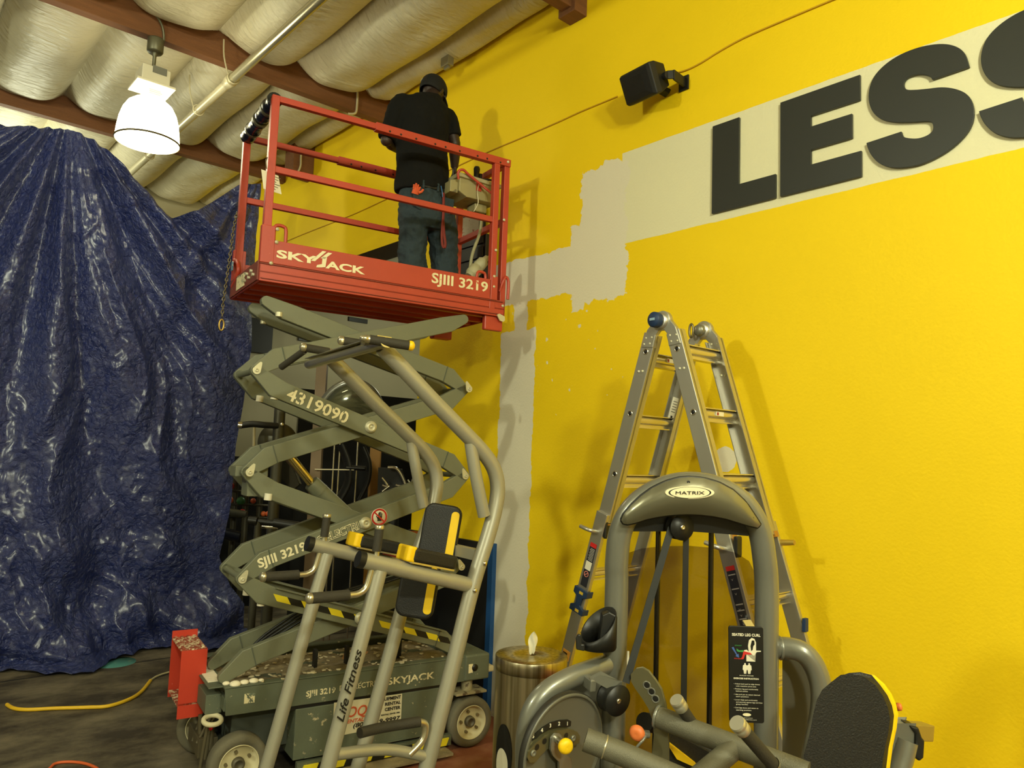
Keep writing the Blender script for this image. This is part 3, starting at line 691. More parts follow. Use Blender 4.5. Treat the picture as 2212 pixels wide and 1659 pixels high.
# large plug at the foot of the end rail
mb = MB(); pa = PV(1014,598,D0+0.15); pb = PV(1052,556,D0+0.15)
dd = (pb-pa)
mb.tube([pa, pa+dd*0.1, pa+dd*0.12, pa+dd*0.42, pa+dd*0.44, pa+dd*0.5, pa+dd*0.52, pa+dd*0.78, pa+dd*0.86, pa+dd], [0.034,0.042,0.048,0.048,0.040,0.040,0.044,0.040,0.024,0.018], 10)
mb.build('power_plug', mat('dirty_cream_plastic', rgb(170,164,128), 0.55, var=0.15), lift)
MB().tube([pb, pb+UL*0.04, pb+UL*0.05-ZZ*0.08, pb+UL*0.04-ZZ*0.2], 0.010, 8, smooth=5).build('plug_lead', PIPEM, lift)

# --- scissor stack
ul, ur = 1.03, 2.385
ZL = [2.66, 2.255, 1.69, 1.113, 0.585]   # left joints: platform, 1, 2, 3, base
ZR = [2.71, 2.255, 1.69, 1.113, 0.585]
ZC = [2.49, 1.97, 1.40, 0.835]
def arm_poly(p, q, h=0.052, du=0.10, off=0.045, off1=None):
    off1 = off if off1 is None else off1
    """p low pin, q high pin in (u,z); body lies above the line at the low end, below it at the high end"""
    sgn = 1 if q[0] > p[0] else -1
    px, pz = p; qx, qz = q; dx, dzv = (qx-px)*sgn, qz-pz
    sl = dzv/dx
    B0 = (du, sl*du+off); B1 = (dx-du, sl*(dx-du)-off1)
    d = Vector((B1[0]-B0[0], B1[1]-B0[1])).normalized(); n = Vector((-d.y, d.x))
    B0 = Vector(B0); B1 = Vector(B1); P0 = Vector((0,0)); P1 = Vector((dx, dzv))
    r = 0.032; pts = []
    pts.append(B0+n*h)
    a0 = math.atan2((B0-P0).y, (B0-P0).x)
    for k in range(7): pts.append(P0 + Vector((math.cos(a0+PI/2+PI*k/6), math.sin(a0+PI/2+PI*k/6)))*r)
    pts.append(B0-n*h+d*0.06)
    pts.append(B1-n*h)
    a1 = math.atan2((P1-B1).y, (P1-B1).x)
    for k in range(7): pts.append(P1 + Vector((math.cos(a1-PI/2+PI*k/6), math.sin(a1-PI/2+PI*k/6)))*r)
    pts.append(B1+n*h-d*0.06)
    return [(px+sgn*t.x, pz+t.y) for t in pts], B0, d, n, sgn
AF = lambda a, b, t: L(a, t, b)
def arm(p, q, v, w_=0.045, name='scissor_arm', off=0.045, par=None, m_=None, off1=None):
    poly, B0, d, n, sgn = arm_poly(p, q, off=off, off1=off1)
    o = MB().prism(poly, AF, v, v+w_).build(name, m_ or GREEN, lift, bevel=0.004)
    # weld lines where the end plates meet the tube
    mb = MB(); 
    c0 = Vector((p[0]+sgn*B0.x, p[1]+B0.y)); dv = Vector((sgn*d.x, d.y)); nv = Vector((-dv.y, dv.x))
    c = c0+dv*0.05
    mb.prism([tuple(c+nv*0.052-dv*0.003),tuple(c+nv*0.052+dv*0.003),tuple(c-nv*0.052+dv*0.003),tuple(c-nv*0.052-dv*0.003)], AF, v-0.003, v)
    c1 = Vector(q) - dv*0.0 + (Vector(p)-Vector(q))*0
    mb.build('weld_seam', SEAMM, o)
    return o, c0, dv, nv
NO, NI, FI, FO = 4.27, 4.322, 4.61, 4.662
arms = {}
for i in range(4):
    zl0, zl1, zr0, zr1 = ZL[i], ZL[i+1], ZR[i], ZR[i+1]
    if i == 0: TRp = (2.331, 2.71); TLp = (1.075, 2.66)
    lp_hi = (ul, zl0) if i else TLp; rp_hi = (ur, zr0) if i else TRp
    lp_lo = (ul, zl1) if i < 3 else (0.985, 0.585); rp_lo = (ur, zr1)
    if i % 2 == 0: outer = (lp_lo, rp_hi); inner = (rp_lo, lp_hi)
    else: outer = (rp_lo, lp_hi); inner = (lp_lo, rp_hi)
    if i == 3: outer = (rp_lo, lp_hi); inner = (lp_lo, rp_hi)
    if i == 2: outer = (lp_lo, rp_hi); inner = (rp_lo, lp_hi)
    for v, (p, q) in ((NO, outer), (NI, inner), (FI, inner), (FO, outer)):
        arms[(i, v)] = arm(p, q, v, off1=0.008 if i == 0 else None)
# pins
def pin(u, z, v=NO, big=True):
    pr_ = [(0.036,0),(0.036,0.012),(0.030,0.014),(0.030,0.020),(0.012,0.022),(0.012,0.018),(0.006,0.018),(0.006,0.024),(0,0.024)] if big else [(0.02,0),(0.02,0.01),(0,0.012)]
    MB().lathe(pr_, L(u,v,z), FN, 28).build('centre_pin', PINM, lift)
for i, z in enumerate(ZC): 
    zc = ((ZL[i]+ZR[i+1])/2+(ZL[i+1]+ZR[i])/2)/2
    pin((ul+ur)/2+0.012, zc)
    MB().cyl(L((ul+ur)/2+0.012,NO,zc), L((ul+ur)/2+0.012,FO+0.045,zc), 0.03, 20).build('cross_tube', GREEN, lift)
for i in (1, 2, 3):
    teardrop(ul, NO-0.001, ZL[i], tilt=0.45); teardrop(ur, NO-0.001, ZR[i], tilt=-0.45)
    for u in (ul, ur): MB().cyl(L(u,NI+0.04,ZL[i]), L(u,FO+0.05,ZL[i]), 0.017, 14).build('cross_tube', GREEN, lift)
    # white nylon stop blocks
    for v in (NO+0.01, FI): 
        MB().cyl(L(ul+0.115,v+0.02,ZL[i]-0.155), L(ul+0.118,v+0.02,ZL[i]-0.118 if i < 3 else ZL[i]-0.10), 0.021, 14).build('stop_block', WHITE, lift)
for v in (NO+0.01, FI): MB().cyl(L(1.14,v+0.02,2.575), L(1.14,v+0.02,2.60), 0.02, 14).build('stop_block', PINM, lift)
MB().cyl(L(2.26,NO+0.02,2.63), L(2.26,NO+0.02,2.66), 0.017, 12).build('stop_block', PINM, lift)
mb = MB(); mb.fbox(L, (2.25,FI,2.13), (2.37,FI+0.05,2.22)); mb.build('limit_switch_bracket', GREEN, lift, bevel=0.005)
mb = MB(); mb.fbox(L, (0.98,NI+0.06,1.66), (1.16,NI+0.2,1.72)); mb.fbox(L, (1.05,NI+0.06,1.55), (1.14,NI+0.2,1.67)); mb.build('cylinder_bracket', GREEN, lift, bevel=0.005)
# hydraulic cylinder
ca = PV(612,968,4.47); cm = PV(672,1043,4.47); cd = cm+(PV(752,1118,4.47)-cm)*1.9
MB().cyl(ca, cm, 0.026, 20).build('piston_rod', mat('gold_chrome_rod', rgb(225,205,140), 0.12, 1.0, 0.03), lift)
MB().cyl(ca+VL*0.06+UL*-0.02, cm+VL*0.06, 0.014, 14).build('piston_guide', mat('brown_rod', rgb(95,75,55), 0.4, 0.4), lift)
cy = MB().tube([cm, cm+(cd-cm)*0.02, cd], [0.047,0.050,0.050], 28).build('cylinder_barrel', GREEN, lift)
MB().tube([cm+(cd-cm)*0.12, cm+(cd-cm)*0.135], 0.0515, 28).build('barrel_band', GREEN, cy)
# lettering on the arms
def arm_text(key, body, s0, h, width, name='lettering', m_=CREAM, bold=0.03, rev=False, drop=0.0, outline=0):
    o, c0, dv, nv = arms[key]
    if dv.x < 0: # arm runs right-to-left going up: read downhill
        end = Vector((lp := 0, 0)); 
    d2 = dv if dv.x > 0 else -dv
    n2 = Vector((-d2.y, d2.x))
    if dv.x > 0: st = c0 + d2*s0
    else:
        full = (1.19, 0)
        st = c0 + dv*s0
    A3 = UL*d2.x + ZZ*d2.y; B3 = UL*n2.x + ZZ*n2.y
    st = st - n2*(h/2) + n2*drop
    return text(body, name, m_, o, L(st.x, key[1]-0.001, st.y), A3, B3, h, width, bold=bold, outline=outline)
arm_text((1,NO), '4319090', 1.135, 0.074, 0.385, bold=0.02)
# stencil breaks
o, c0, dv, nv = arms[(1,NO)]
d2 = -dv; n2 = Vector((-d2.y, d2.x)); mb = MB()
for k, cwid in enumerate((0.03,0.088,None,0.178,0.238,0.298,0.362)):
    if cwid is None: continue
    c = c0+dv*1.135+d2*cwid*0.963
    for sg in ((1,) if k < 1 else (1,-1)):
        a_ = c+n2*(0.018*sg); b2 = c+n2*(0.041*sg)
        mb.prism([tuple(a_-d2*0.003),tuple(a_+d2*0.003),tuple(b2+d2*0.003),tuple(b2-d2*0.003)], AF, NO-0.0045, NO-0.001)
mb.build('stencil_gap', GREEN, o)
arm_text((2,NO), 'SJIII 3219', -0.025, 0.054, 0.275, bold=0.03)
arm_text((2,NO), 'DC ELECTRIC', 0.275, 0.048, 0.345, bold=0.03, m_=CREAM, drop=0.0, outline=0.022)
# no-hands sign
o, c0, dv, nv = arms[(2,NO)]
sc_ = c0+dv*0.715
sgp = L(sc_.x, NO-0.001, sc_.y)
sg_ = MB().lathe([(0,0.0),(0.053,0.0),(0.053,0.001),(0,0.001)], sgp, FN, 40).build('warning_sticker', WHITE, o)
mb = MB().lathe([(0.040,0.001),(0.050,0.001),(0.050,0.0018),(0.040,0.0018),(0.040,0.001)], sgp, FN, 40)
A = lambda a, b, t: sgp + UL*a + ZZ*b + FN*t
mb.prism([(-0.034,0.024),(-0.028,0.030),(0.034,-0.024),(0.028,-0.030)], A, 0.0024, 0.003)
mb.build('red_ring', mat('sign_red', rgb(200,35,30), 0.5), o)
mb = MB(); mb.prism([(-0.012,-0.024),(0.014,-0.024),(0.018,0.004),(-0.008,0.004)], A, 0.001, 0.0022)
for a_, t_ in ((-0.006,0.026),(0.0,0.031),(0.007,0.029),(0.014,0.022)): mb.prism([(a_-0.0025,0),(a_+0.0025,0),(a_+0.0045,t_),(a_-0.0005,t_)], A, 0.001, 0.0022)
mb.prism([(-0.010,-0.014),(-0.022,0.006),(-0.019,0.009),(-0.008,-0.004)], A, 0.001, 0.0022)
mb.build('hand_symbol', BLACK, o)
# hazard tape on the lowest outer arm
o, c0, dv, nv = arms[(3,NO)]
d2 = -dv; n2 = Vector((-d2.y, d2.x)); full = 1.17
hb = MB(); hy = MB(); st = c0+dv*1.14
for k in range(14):
    a0 = 0.083*k
    if 0.50 < a0 < 0.64: continue
    A0 = st+d2*a0; 
    q = [A0+n2*0.017, A0+d2*0.083+n2*0.017, A0+d2*(0.083+0.034)-n2*0.017, A0+d2*0.034-n2*0.017]
    (hy if k % 2 == 0 else hb).prism([tuple(t) for t in q], AF, NO-0.0015, NO+0.0)
hy.build('hazard_stripe', HAZY, o); hb.build('hazard_stripe', BLACK, o)
# flange lips on the lowest arms
for v in (NO-0.012, FI):
    mb = MB(); a_ = st+n2*0.05; b2 = st+d2*1.1+n2*0.05
    mb.beam(L(a_.x,v+0.02,a_.y), L(b2.x,v+0.02,b2.y), 0.05, 0.006); mb.build('arm_flange', GREEN, o)
# cable bundle between the low arms
mb = MB()
for k in range(4):
    mb.tube([L(1.05+0.02*k,4.46+0.02*k,0.60),L(1.25,4.47+0.02*k,0.72+0.01*k),L(1.6,4.46+0.02*k,0.90+0.012*k),L(2.0,4.47+0.02*k,1.02),L(2.35,4.46+0.02*k,1.10)],0.008,7,smooth=6)
mb.build('hose_bundle', BLACK, lift)
MB().tube([L(1.75,NI+0.06,0.86),L(1.9,NI+0.06,0.88),L(2.05,NI+0.08,0.96),L(2.3,NI+0.06,1.02)],0.006,7,smooth=6).build('pale_hose', PIPEM, lift)

# --- chassis
mb = MB()
A = lambda a, b, t: L(a, t, b)
mb.prism([(0.972,0.555),(2.44,0.555),(2.44,0.405),(0.985,0.41)], A, D0, D0+0.012)
mb.prism([(0.972,0.555),(2.44,0.555),(2.44,0.405),(0.985,0.41)], A, D0+0.73, D0+0.742)
mb.fbox(L, (0.975,D0+0.012,0.43), (2.44,D0+0.73,0.50))
mb.fbox(L, (0.972,D0,0.545), (2.44,D0+0.06,0.557)); mb.fbox(L, (0.972,D0+0.68,0.545), (2.44,D0+0.742,0.557))
ch = mb.build('chassis', GREEND, lift, bevel=0.003)
mb = MB(); mb.fbox(L, (2.42,D0-0.01,0.405), (2.60,D0+0.75,0.565)); mb.build('chassis_end_block', GREEND, lift, bevel=0.012)
MB().lathe([(0.022,0),(0.022,0.002),(0,0.002)], L(2.49,D0-0.011,0.485), FN, 18).build('tie_down_hole', BLACK, lift)
mb = MB(); mb.fbox(L, (2.60,D0+0.03,0.43), (2.66,D0+0.16,0.47)); mb.build('tow_lug', mat('cream_cast_lug', rgb(205,195,160), 0.6), lift, bevel=0.01)
# rail channel tops and littered deck
dk = []
rr_ = random.Random(9)
nx, ny = 60, 24; vs = []
for j in range(ny+1):
    for i in range(nx+1):
        u = 0.99+(2.43-0.99)*i/nx; v = D0+0.055+(0.63)*j/ny
        vs.append(L(u, v, 0.508+0.012*math.sin(u*9+v*4)*math.sin(v*21)+rr_.uniform(-0.003,0.004)))
fs = [[j*(nx+1)+i, j*(nx+1)+i+1, (j+1)*(nx+1)+i+1, (j+1)*(nx+1)+i] for j in range(ny) for i in range(nx)]
MB().add(vs, fs, True).build('deck_sheet', DECK, lift)
mb = MB()
for k in range(170):
    u = rr_.uniform(1.05,2.4); v = rr_.uniform(D0+0.01,D0+0.66); s_ = rr_.uniform(0.006,0.022); z = 0.52 if v > D0+0.07 else 0.56
    a0 = rr_.uniform(0,6); pts = [(s_*math.cos(a0+q)*rr_.uniform(0.5,1.2), s_*math.sin(a0+q)*rr_.uniform(0.5,1.2)) for q in (0,1.3,2.6,3.9,5.1)]
    tz = rr_.uniform(-0.3,0.3)
    mb.prism(pts, lambda a,b,t: L(u+a, v+b, z+t+a*tz), 0, 0.004)
tag(mb.build('paint_chips', mat('paint_chip', rgb(214,200,165), 0.8, var=0.2), lift), kind='stuff')
for (u, v, s_) in ((1.90,D0+0.45,0.06),(1.80,D0+0.40,0.04)):
    MB().prism([(-s_,0),(-s_*0.4,s_*0.9),(s_*0.3,s_*0.4),(s_,s_*0.2),(s_*0.5,-0.01)], lambda a,b,t: L(u+a, v+t+b*0.5, 0.52+b), 0, 0.003).build('cardboard_scrap', mat('cardboard', rgb(190,140,95), 0.8), lift)
# overspray mound at the left front corner
mb = MB(); 
for (du, dv_, r_) in ((0,0,0.030),(0.05,0.01,0.024),(0.10,0.015,0.026),(0.14,0.01,0.016),(-0.04,0.03,0.02)):
    mb.sphere(L(1.03+du,D0+0.03+dv_,0.562), r_, 14, 0.55)
mb.build('plaster_blob', mat('white_plaster', rgb(236,226,200), 0.8, bump=0.5, bscale=40), lift)
# battery tray door and lower skirt
mb = MB(); mb.fbox(L, (1.36,D0+0.005,0.115), (2.30,D0+0.60,0.388)); md = mb.build('tray_door', GREEND, lift, bevel=0.004)
mb = MB(); mb.fbox(L, (1.05,D0+0.14,0.16), (1.38,D0+0.55,0.41)); mb.build('underbody', mat('dark_underbody', rgb(64,68,58), 0.7), lift, bevel=0.004)
mb = MB(); mb.fbox(L, (1.30,D0+0.012,0.385), (2.30,D0+0.05,0.41)); mb.build('shadow_gap', BLACK, lift)
mb = MB(); mb.fbox(L, (1.38,D0-0.012,0.09), (2.34,D0+0.02,0.105)); mb.fbox(L, (1.42,D0-0.005,0.12), (2.28,D0+0.004,0.128)); mb.build('tray_lip', GREEND, lift)
hb = MB(); hy = MB()
for k in range(11):
    a0 = 1.40+0.082*k
    (hy if k % 2 == 0 else hb).prism([(a0,0.045),(a0+0.082,0.045),(a0+0.100,0.088),(a0+0.018,0.088)], A, D0-0.022, D0-0.012)
pg = MB().fbox(L, (1.38,D0-0.012,0.04), (2.34,D0+0.02,0.09)).build('pothole_guard', GREEND, lift)
hy.build('hazard_stripe', HAZY, pg); hb.build('hazard_stripe', BLACK, pg)
mb = MB(); mb.fbox(L, (1.45,D0-0.12,0.02), (2.30,D0+0.0,0.035)); mb.build('fallen_plaster', DECK, lift)
text('SJIII 3219', 'lettering', CREAMW, ch, L(1.41,D0-0.001,0.452), UL, ZZ, 0.034, 0.17, bold=0.03)
text('DC ELECTRIC', 'lettering', CREAMW, ch, L(1.605,D0-0.001,0.457), UL, ZZ, 0.032, 0.245, bold=0.0)
text('SKYJACK', 'lettering', CREAMW, ch, L(1.90,D0-0.001,0.452), UL, ZZ, 0.042, 0.31, bold=0.02)
mb = MB(); mb.fbox(L, (1.075,D0-0.002,0.462), (1.13,D0,0.512)); mb.build('tie_down_decal', CREAMW, ch)
mb = MB(); mb.prism([(1.08,0.512),(1.087,0.512),(1.125,0.465),(1.118,0.465)], A, D0-0.004, D0-0.002); mb.build('decal_stroke', GREEND, ch)
mb = MB(); mb.fbox(L, (2.445,D0-0.012,0.455), (2.475,D0-0.010,0.51)); mb.build('tie_down_decal', CREAMW, lift)
# rental sticker
STK = mat('weathered_white_sticker', rgb(214,205,172), 0.6, var=0.1)
mb = MB(); mb.prism([(1.578,0.395),(2.0,0.388),(2.0,0.218),(1.578,0.205)], A, D0+0.002, D0+0.004); stk = mb.build('rental_sticker', STK, md)
for k, (s_, w_) in enumerate((('EQUIPMENT',0.14),('RENTAL',0.10),('CENTER',0.10))):
    text(s_, 'sticker_print', BLACK, md, L(1.992-w_,D0+0.002,0.362-0.030*k), UL, ZZ, 0.020, w_, bold=0.03)
text('RENTALS SINCE 1982', 'sticker_print', BLACK, md, L(1.87,D0+0.002,0.278), UL, ZZ, 0.009, 0.12, bold=0.02)
text('(805) 529-9997', 'sticker_print', BLACK, md, L(1.70,D0+0.002,0.238), UL, ZZ, 0.026, 0.295, bold=0.02, shear=0.2)
text('OQ', 'sticker_print', mat('orange_red_print', rgb(205,90,50), 0.6), md, L(1.66,D0+0.002,0.300), UL, ZZ, 0.062, 0.12, bold=0.015, shear=0.2)
text('RENTALS', 'sticker_print', mat('orange_red_print', rgb(205,90,50), 0.6), md, L(1.64,D0+0.002,0.268), UL, ZZ, 0.022, 0.14, bold=0.02, shear=0.2)
# wheels
def wheel(u, v, z, r, w_=0.10, turned=0.0):
    ax_ = FN if not turned else (FN*math.cos(turned)+UL*math.sin(turned))
    O = L(u, v, z)
    wh = MB().lathe([(r*0.68,w_/2-0.005),(r*0.70,w_/2),(r*0.93,w_/2),(r,w_/2-0.018),(r,-w_/2+0.018),(r*0.93,-w_/2),(r*0.6,-w_/2),(0,-w_/2)], O, ax_, 48).build('wheel', RUBBER, lift)
    MB().lathe([(r*0.68,w_/2-0.004),(r*0.665,w_/2+0.001),(r*0.64,w_/2-0.004),(r*0.60,w_/2-0.030),(r*0.30,w_/2-0.036),(0,w_/2-0.036)], O, ax_, 48).build('wheel_rim', HUB, wh)
    MB().lathe([(r*0.22,w_/2-0.036),(r*0.21,w_/2-0.010),(r*0.14,w_/2-0.004),(r*0.13,w_/2-0.012),(0,w_/2-0.012)], O, ax_, 24).build('hub_cap', mat('grey_hub_cap', rgb(105,100,84), 0.5, 0.4), wh)
    a_ = ax_.orthogonal().normalized(); b2 = ax_.cross(a_)
    mb = MB()
    for k in range(5):
        q = 2*PI*k/5+0.4; mb.cyl(O+(a_*math.cos(q)+b2*math.sin(q))*r*0.42+ax_*(w_/2-0.037), O+(a_*math.cos(q)+b2*math.sin(q))*r*0.42+ax_*(w_/2-0.016), r*0.06, 8)
    mb.build('wheel_nut', mat('dull_nut', rgb(135,125,95), 0.5, 0.5), wh)
wheel(2.478, D0+0.03, 0.153, 0.153); wheel(1.068, D0+0.03, 0.153, 0.168 if False else 0.153)
wheel(2.478, D0+0.70, 0.153, 0.153); wheel(1.02, D0+0.66, 0.153, 0.153, 0.10, -0.25)
mb = MB(); mb.fbox(L,(2.40,D0+0.08,0.10),(2.55,D0+0.66,0.20)); mb.fbox(L,(1.0,D0+0.12,0.11),(1.12,D0+0.60,0.19)); mb.build('axle', mat('dark_underbody', rgb(64,68,58), 0.7), lift)
mb = MB(); mb.fbox(L,(2.36,D0-0.02,0.325),(2.58,D0+0.12,0.34)); mb.lathe([(0.036,0),(0.036,0.07),(0,0.07)], L(2.47,D0+0.05,0.34), (0,0,1), 18); mb.build('steering_pivot', mat('rusty_cream_metal', rgb(150,140,108), 0.7, spots=rgb(90,74,52), spotscale=20, spotamt=0.55), lift, bevel=0.003)
# left end: tie-down ring, actuators, entry step bracket
mb = MB(); mb.tube([L(0.935+0.045*math.cos(q), D0+0.07+0.04*math.sin(q), 0.378+0.012*math.sin(q)) for q in [2*PI*k/16 for k in range(16)]], 0.013, 10, closed=True)
mb.build('tie_down_ring', mat('cream_cast_lug', rgb(205,195,160), 0.6), lift)
mb = MB()
for k in range(9): 
    a_ = L(0.92+0.02*(k%4), D0+0.10+0.05*k, 0.36-0.02*(k%3)); b2 = L(0.90+0.03*(k%3), D0+0.12+0.04*k, 0.12+0.03*(k%4)); mb.cyl(a_, b2, 0.010+0.004*(k%3), 8)
mb.fbox(L,(0.90,D0+0.2,0.14),(1.0,D0+0.5,0.24)); mb.build('steering_linkage', mat('greasy_linkage', rgb(92,84,62), 0.6, 0.3, 0.3), lift, bevel=0.003)
mb = MB(); mb.fbox(L,(0.865,D0+0.40,0.36),(0.985,D0+0.45,0.53)); mb.fbox(L,(0.90,D0+0.10,0.40),(0.985,D0+0.70,0.50)); mb.fbox(L,(0.90,D0+0.05,0.545),(1.0,D0+0.72,0.552)); mb.build('end_beam', GREEND, lift, bevel=0.003)
mb = MB(); mb.fbox(L,(0.915,D0+0.15,0.545),(0.985,D0+0.5,0.556)); mb.build('plaster_smear', mat('white_plaster', rgb(236,226,200), 0.8), lift)
st0 = MB(); st0.fbox(L,(0.80,D0+0.318,0.325),(0.935,D0+0.326,0.690)); st0.fbox(L,(0.795,D0+0.62,0.36),(0.935,D0+0.628,0.735)); st0.fbox(L,(0.93,D0+0.32,0.36),(0.937,D0+0.625,0.69))
stp = st0.build('entry_step', REDD, lift)
mb = MB(); mb.fbox(L,(0.795,D0+0.318,0.690),(0.93,D0+0.628,0.698)); mb.fbox(L,(0.795,D0+0.318,0.395),(0.90,D0+0.6,0.405))
for k in range(4): mb.fbox(L,(0.805+0.034*k,D0+0.325,0.698),(0.820+0.034*k,D0+0.62,0.704))
mb.build('grooved_tread', mat('worn_tread', rgb(150,70,48), 0.7, var=0.3, spots=rgb(220,205,170), spotscale=30, spotamt=0.5), stp)
for u in (1.55, 1.75, 2.1):
    MB().fbox(L,(u,D0+0.30,0.51),(u+0.02,D0+0.34,0.62)).build('safety_prop', BLACK, lift)
MB().sphere(L(0.94,D0+0.12,0.32), 0.012, 10).build('red_indicator', mat('red_indicator', rgb(220,20,40), 0.3), lift)
# ------------------------------------------------------------------ knee-raise / chin-up station
YV = math.radians(4.8)
UV = Vector((math.cos(YV), -math.sin(YV), 0)); VV = Vector((math.sin(YV), math.cos(YV), 0))
def K(u, v, z): return UV*u + VV*v + ZZ*z
VN, VF = 2.95, 3.515
vk = empty('knee_raise_station', K(1.6, 3.2, 0), 'silver tube chin-up and knee raise station with black and yellow pads, before the lift', 'exercise machine')
def oval(name, pts, r, ry, sm=6, par=None, m_=SILVER):
    return MB().tube(pts, r, 20, smooth=sm, ry=ry, up=tuple(VV)).build(name, m_, par or vk)
for v in (VN, VF):
    oval('rear_upright', [K(1.47,v,2.285), K(1.60,v,2.182), K(1.737,v,2.071), K(1.90,v,1.945), K(2.03,v,1.840), K(2.095,v,1.76), K(2.118,v,1.675), K(2.108,v,1.58), K(2.075,v,1.46), K(1.992,v,1.21), K(1.89,v,0.82), K(1.78,v,0.42), K(1.665,v,0.02)], 0.036, 0.036)
    oval('rear_brace', [K(1.952,v,1.885), K(1.985,v,1.75), K(2.045,v,1.545)], 0.030, 0.028)
    oval('front_upright', [K(1.515,v,1.325), K(1.42,v,0.94), K(1.318,v,0.52), K(1.19,v,0.02)], 0.0315, 0.0315, 2)
    a_ = MB().tube([K(1.435,v,1.372), K(1.70,v,1.302), K(1.985,v,1.228)], 0.028, 20, ry=0.034).build('arm_rail', SILVER, vk)
    MB().tube([K(1.408,v,1.379), K(1.436,v,1.3715)], 0.030, 20, ry=0.036).build('end_cap', BLACK, a_)
    if v == VN: 
        MB().lathe([(0.033,0),(0.036,0.004),(0.033,0.008)], K(1.985,v,1.228), (UV*0.97-ZZ*0.25), 20).build('weld_ring', SILVERL, a_)
    # stub handle
    h0 = K(1.494,v,1.395); h1 = K(1.502,v,1.515)
    MB().cyl(K(1.494,v,1.36), h1, 0.0115, 14).build('stub_handle', SILVERL, vk)
    MB().tube([h0+ZZ*0.012, h1-ZZ*0.012], 0.0195, 16).build('foam_grip', FOAM, vk)
    MB().lathe([(0.020,0),(0.021,0.012),(0.018,0.016),(0,0.016)], h1-ZZ*0.014, (0,0,1), 16).build('grip_cap', SILVERL, vk)
    # dip handle
    MB().tube([K(1.478,v,1.35), K(1.468,v,1.30), K(1.452,v,1.255), K(1.42,v,1.235), K(1.37,v,1.232), K(1.20,v,1.232)], 0.0135, 14, smooth=6).build('dip_handle', SILVERL, vk)
    MB().cyl(K(1.375,v,1.233), K(1.215,v,1.233), 0.0225, 18).build('foam_grip', FOAM, vk)
    MB().lathe([(0.022,0),(0.023,0.010),(0.020,0.018),(0.010,0.024),(0,0.025)], K(1.215,v,1.233), -UV, 18).build('grip_cap', SILVERL, vk)
for (u, z) in ((2.035,1.33),(1.985,1.21)):
    MB().lathe([(0.011,0),(0.011,0.004),(0.006,0.009),(0,0.009)], K(u,VN-0.036,z), -VV, 12).build('bolt', STEEL, vk)
# pull-up bar channel and its grips
cr = MB(); 
cr.tube([K(1.44,VN-0.10,2.292), K(1.44,VN+0.3,2.278), K(1.42,VF+0.14,2.255)], 0.028, 20, ry=0.022)
bar = cr.build('pull_up_bar', SILVERL, vk)
mb = MB().prism([(0,-0.09),(0.07,-0.085),(0.05,0.70),(0,0.72)], lambda a,b,t: K(1.40+a, VN+b, 2.312-0.04*b+t), 0, 0.004); mb.build('bar_plate', SILVERL, vk)
def grip(a, b, root, cap=SILVERL):
    a, b, root = K(*a), K(*b), K(*root); d = (b-a).normalized()
    h = MB().tube([b, b+d*0.03, root+(b-root)*0.25, root], 0.0125, 14, smooth=6).build('chin_handle', SILVERL, vk)
    MB().cyl(a, b, 0.0205, 18).build('foam_grip', FOAM, h)
    MB().lathe([(0.021,0),(0.022,0.010),(0.020,0.018),(0.010,0.025),(0,0.026)], a, -d, 18).build('grip_cap', cap, h)
    MB().cyl(b-d*0.002, b+d*0.022, 0.0175, 16).build('grip_collar', SILVERL, h)
grip((1.352,3.55,2.325), (1.475,3.55,2.318), (1.44,3.40,2.29))
grip((1.435,3.29,2.343), (1.545,3.27,2.336), (1.44,3.14,2.30))
grip((1.535,2.83,2.288), (1.375,2.88,2.300), (1.43,3.06,2.305), YEL)
MB().cyl(K(1.352,3.56,2.31), K(1.30,3.72,2.236), 0.017, 14).build('foam_grip', FOAM, vk)
# pads
def slab(name, O, A_, B_, N_, w_, h_, th, m_, bev=0.012, rad=0.03, par=None, cx=0, cy=0):
    F = lambda a, b, t: O + A_*a + B_*b + N_*t
    return MB().prism(roundrect(w_, h_, rad, 5, cx, cy), F, 0, th).build(name, m_, par or vk, bevel=bev, bseg=3)
def quadpad(u0, z0, u1, z1, u2, z2, u3, z3, v0, v1): pass
# back pad: long direction leans with the uprights; its face looks toward -u and a little toward the viewer
Bp = (UV*0.155+ZZ*0.985).normalized(); Ap = (UV*0.80-VV*0.60).normalized(); Ap = (Ap-Bp*Ap.dot(Bp)).normalized(); Np = Bp.cross(Ap)
if Np.dot(K(0,1,0)) > 0: Np = -Np
def P3(px, py, v): 
    r = ray(px, py); return CAM + r*((v - CAM.dot(VV))/r.dot(VV))
O1 = P3(952, 1152, 3.24); O2 = P3(905, 1270, 3.24)
for O, w_, h_ in ((O1, 0.185, 0.285), (O2, 0.185, 0.275)):
    bp_ = slab('back_pad', O-Np*0.0, Ap, Bp, Np, w_, h_, 0.05, VINYL, 0.014, 0.045)
    slab('yellow_stripe', O+Np*0.0485, Ap, Bp, Np, 0.040, h_-0.055, 0.003, YEL, 0.002, 0.018, bp_, cx=0.062)
    slab('pad_backing', O-Np*0.012, Ap, Bp, Np, w_-0.01, h_-0.01, 0.013, BLACK, 0.003, 0.04, bp_)
MB().beam(K(2.04,VN+0.03,1.36), K(2.04,VF-0.03,1.36), 0.04, 0.05).build('pad_crossbar', SILVER, vk)
MB().beam(K(1.72,VN+0.03,0.16), K(1.72,VF-0.03,0.16), 0.05, 0.07).build('foot_crossbar', SILVER, vk)
MB().tube([K(1.36,VN,0.60), K(1.60,VN+0.02,0.565), K(1.80,VN,0.50)], 0.024, 16, smooth=4).build('side_rail', SILVER, vk)
MB().tube([K(1.46,VN+0.0,0.665), K(1.58,VN+0.02,0.66), K(1.745,VN,0.66)], 0.022, 16, smooth=4).build('foam_roll', FOAM, vk)
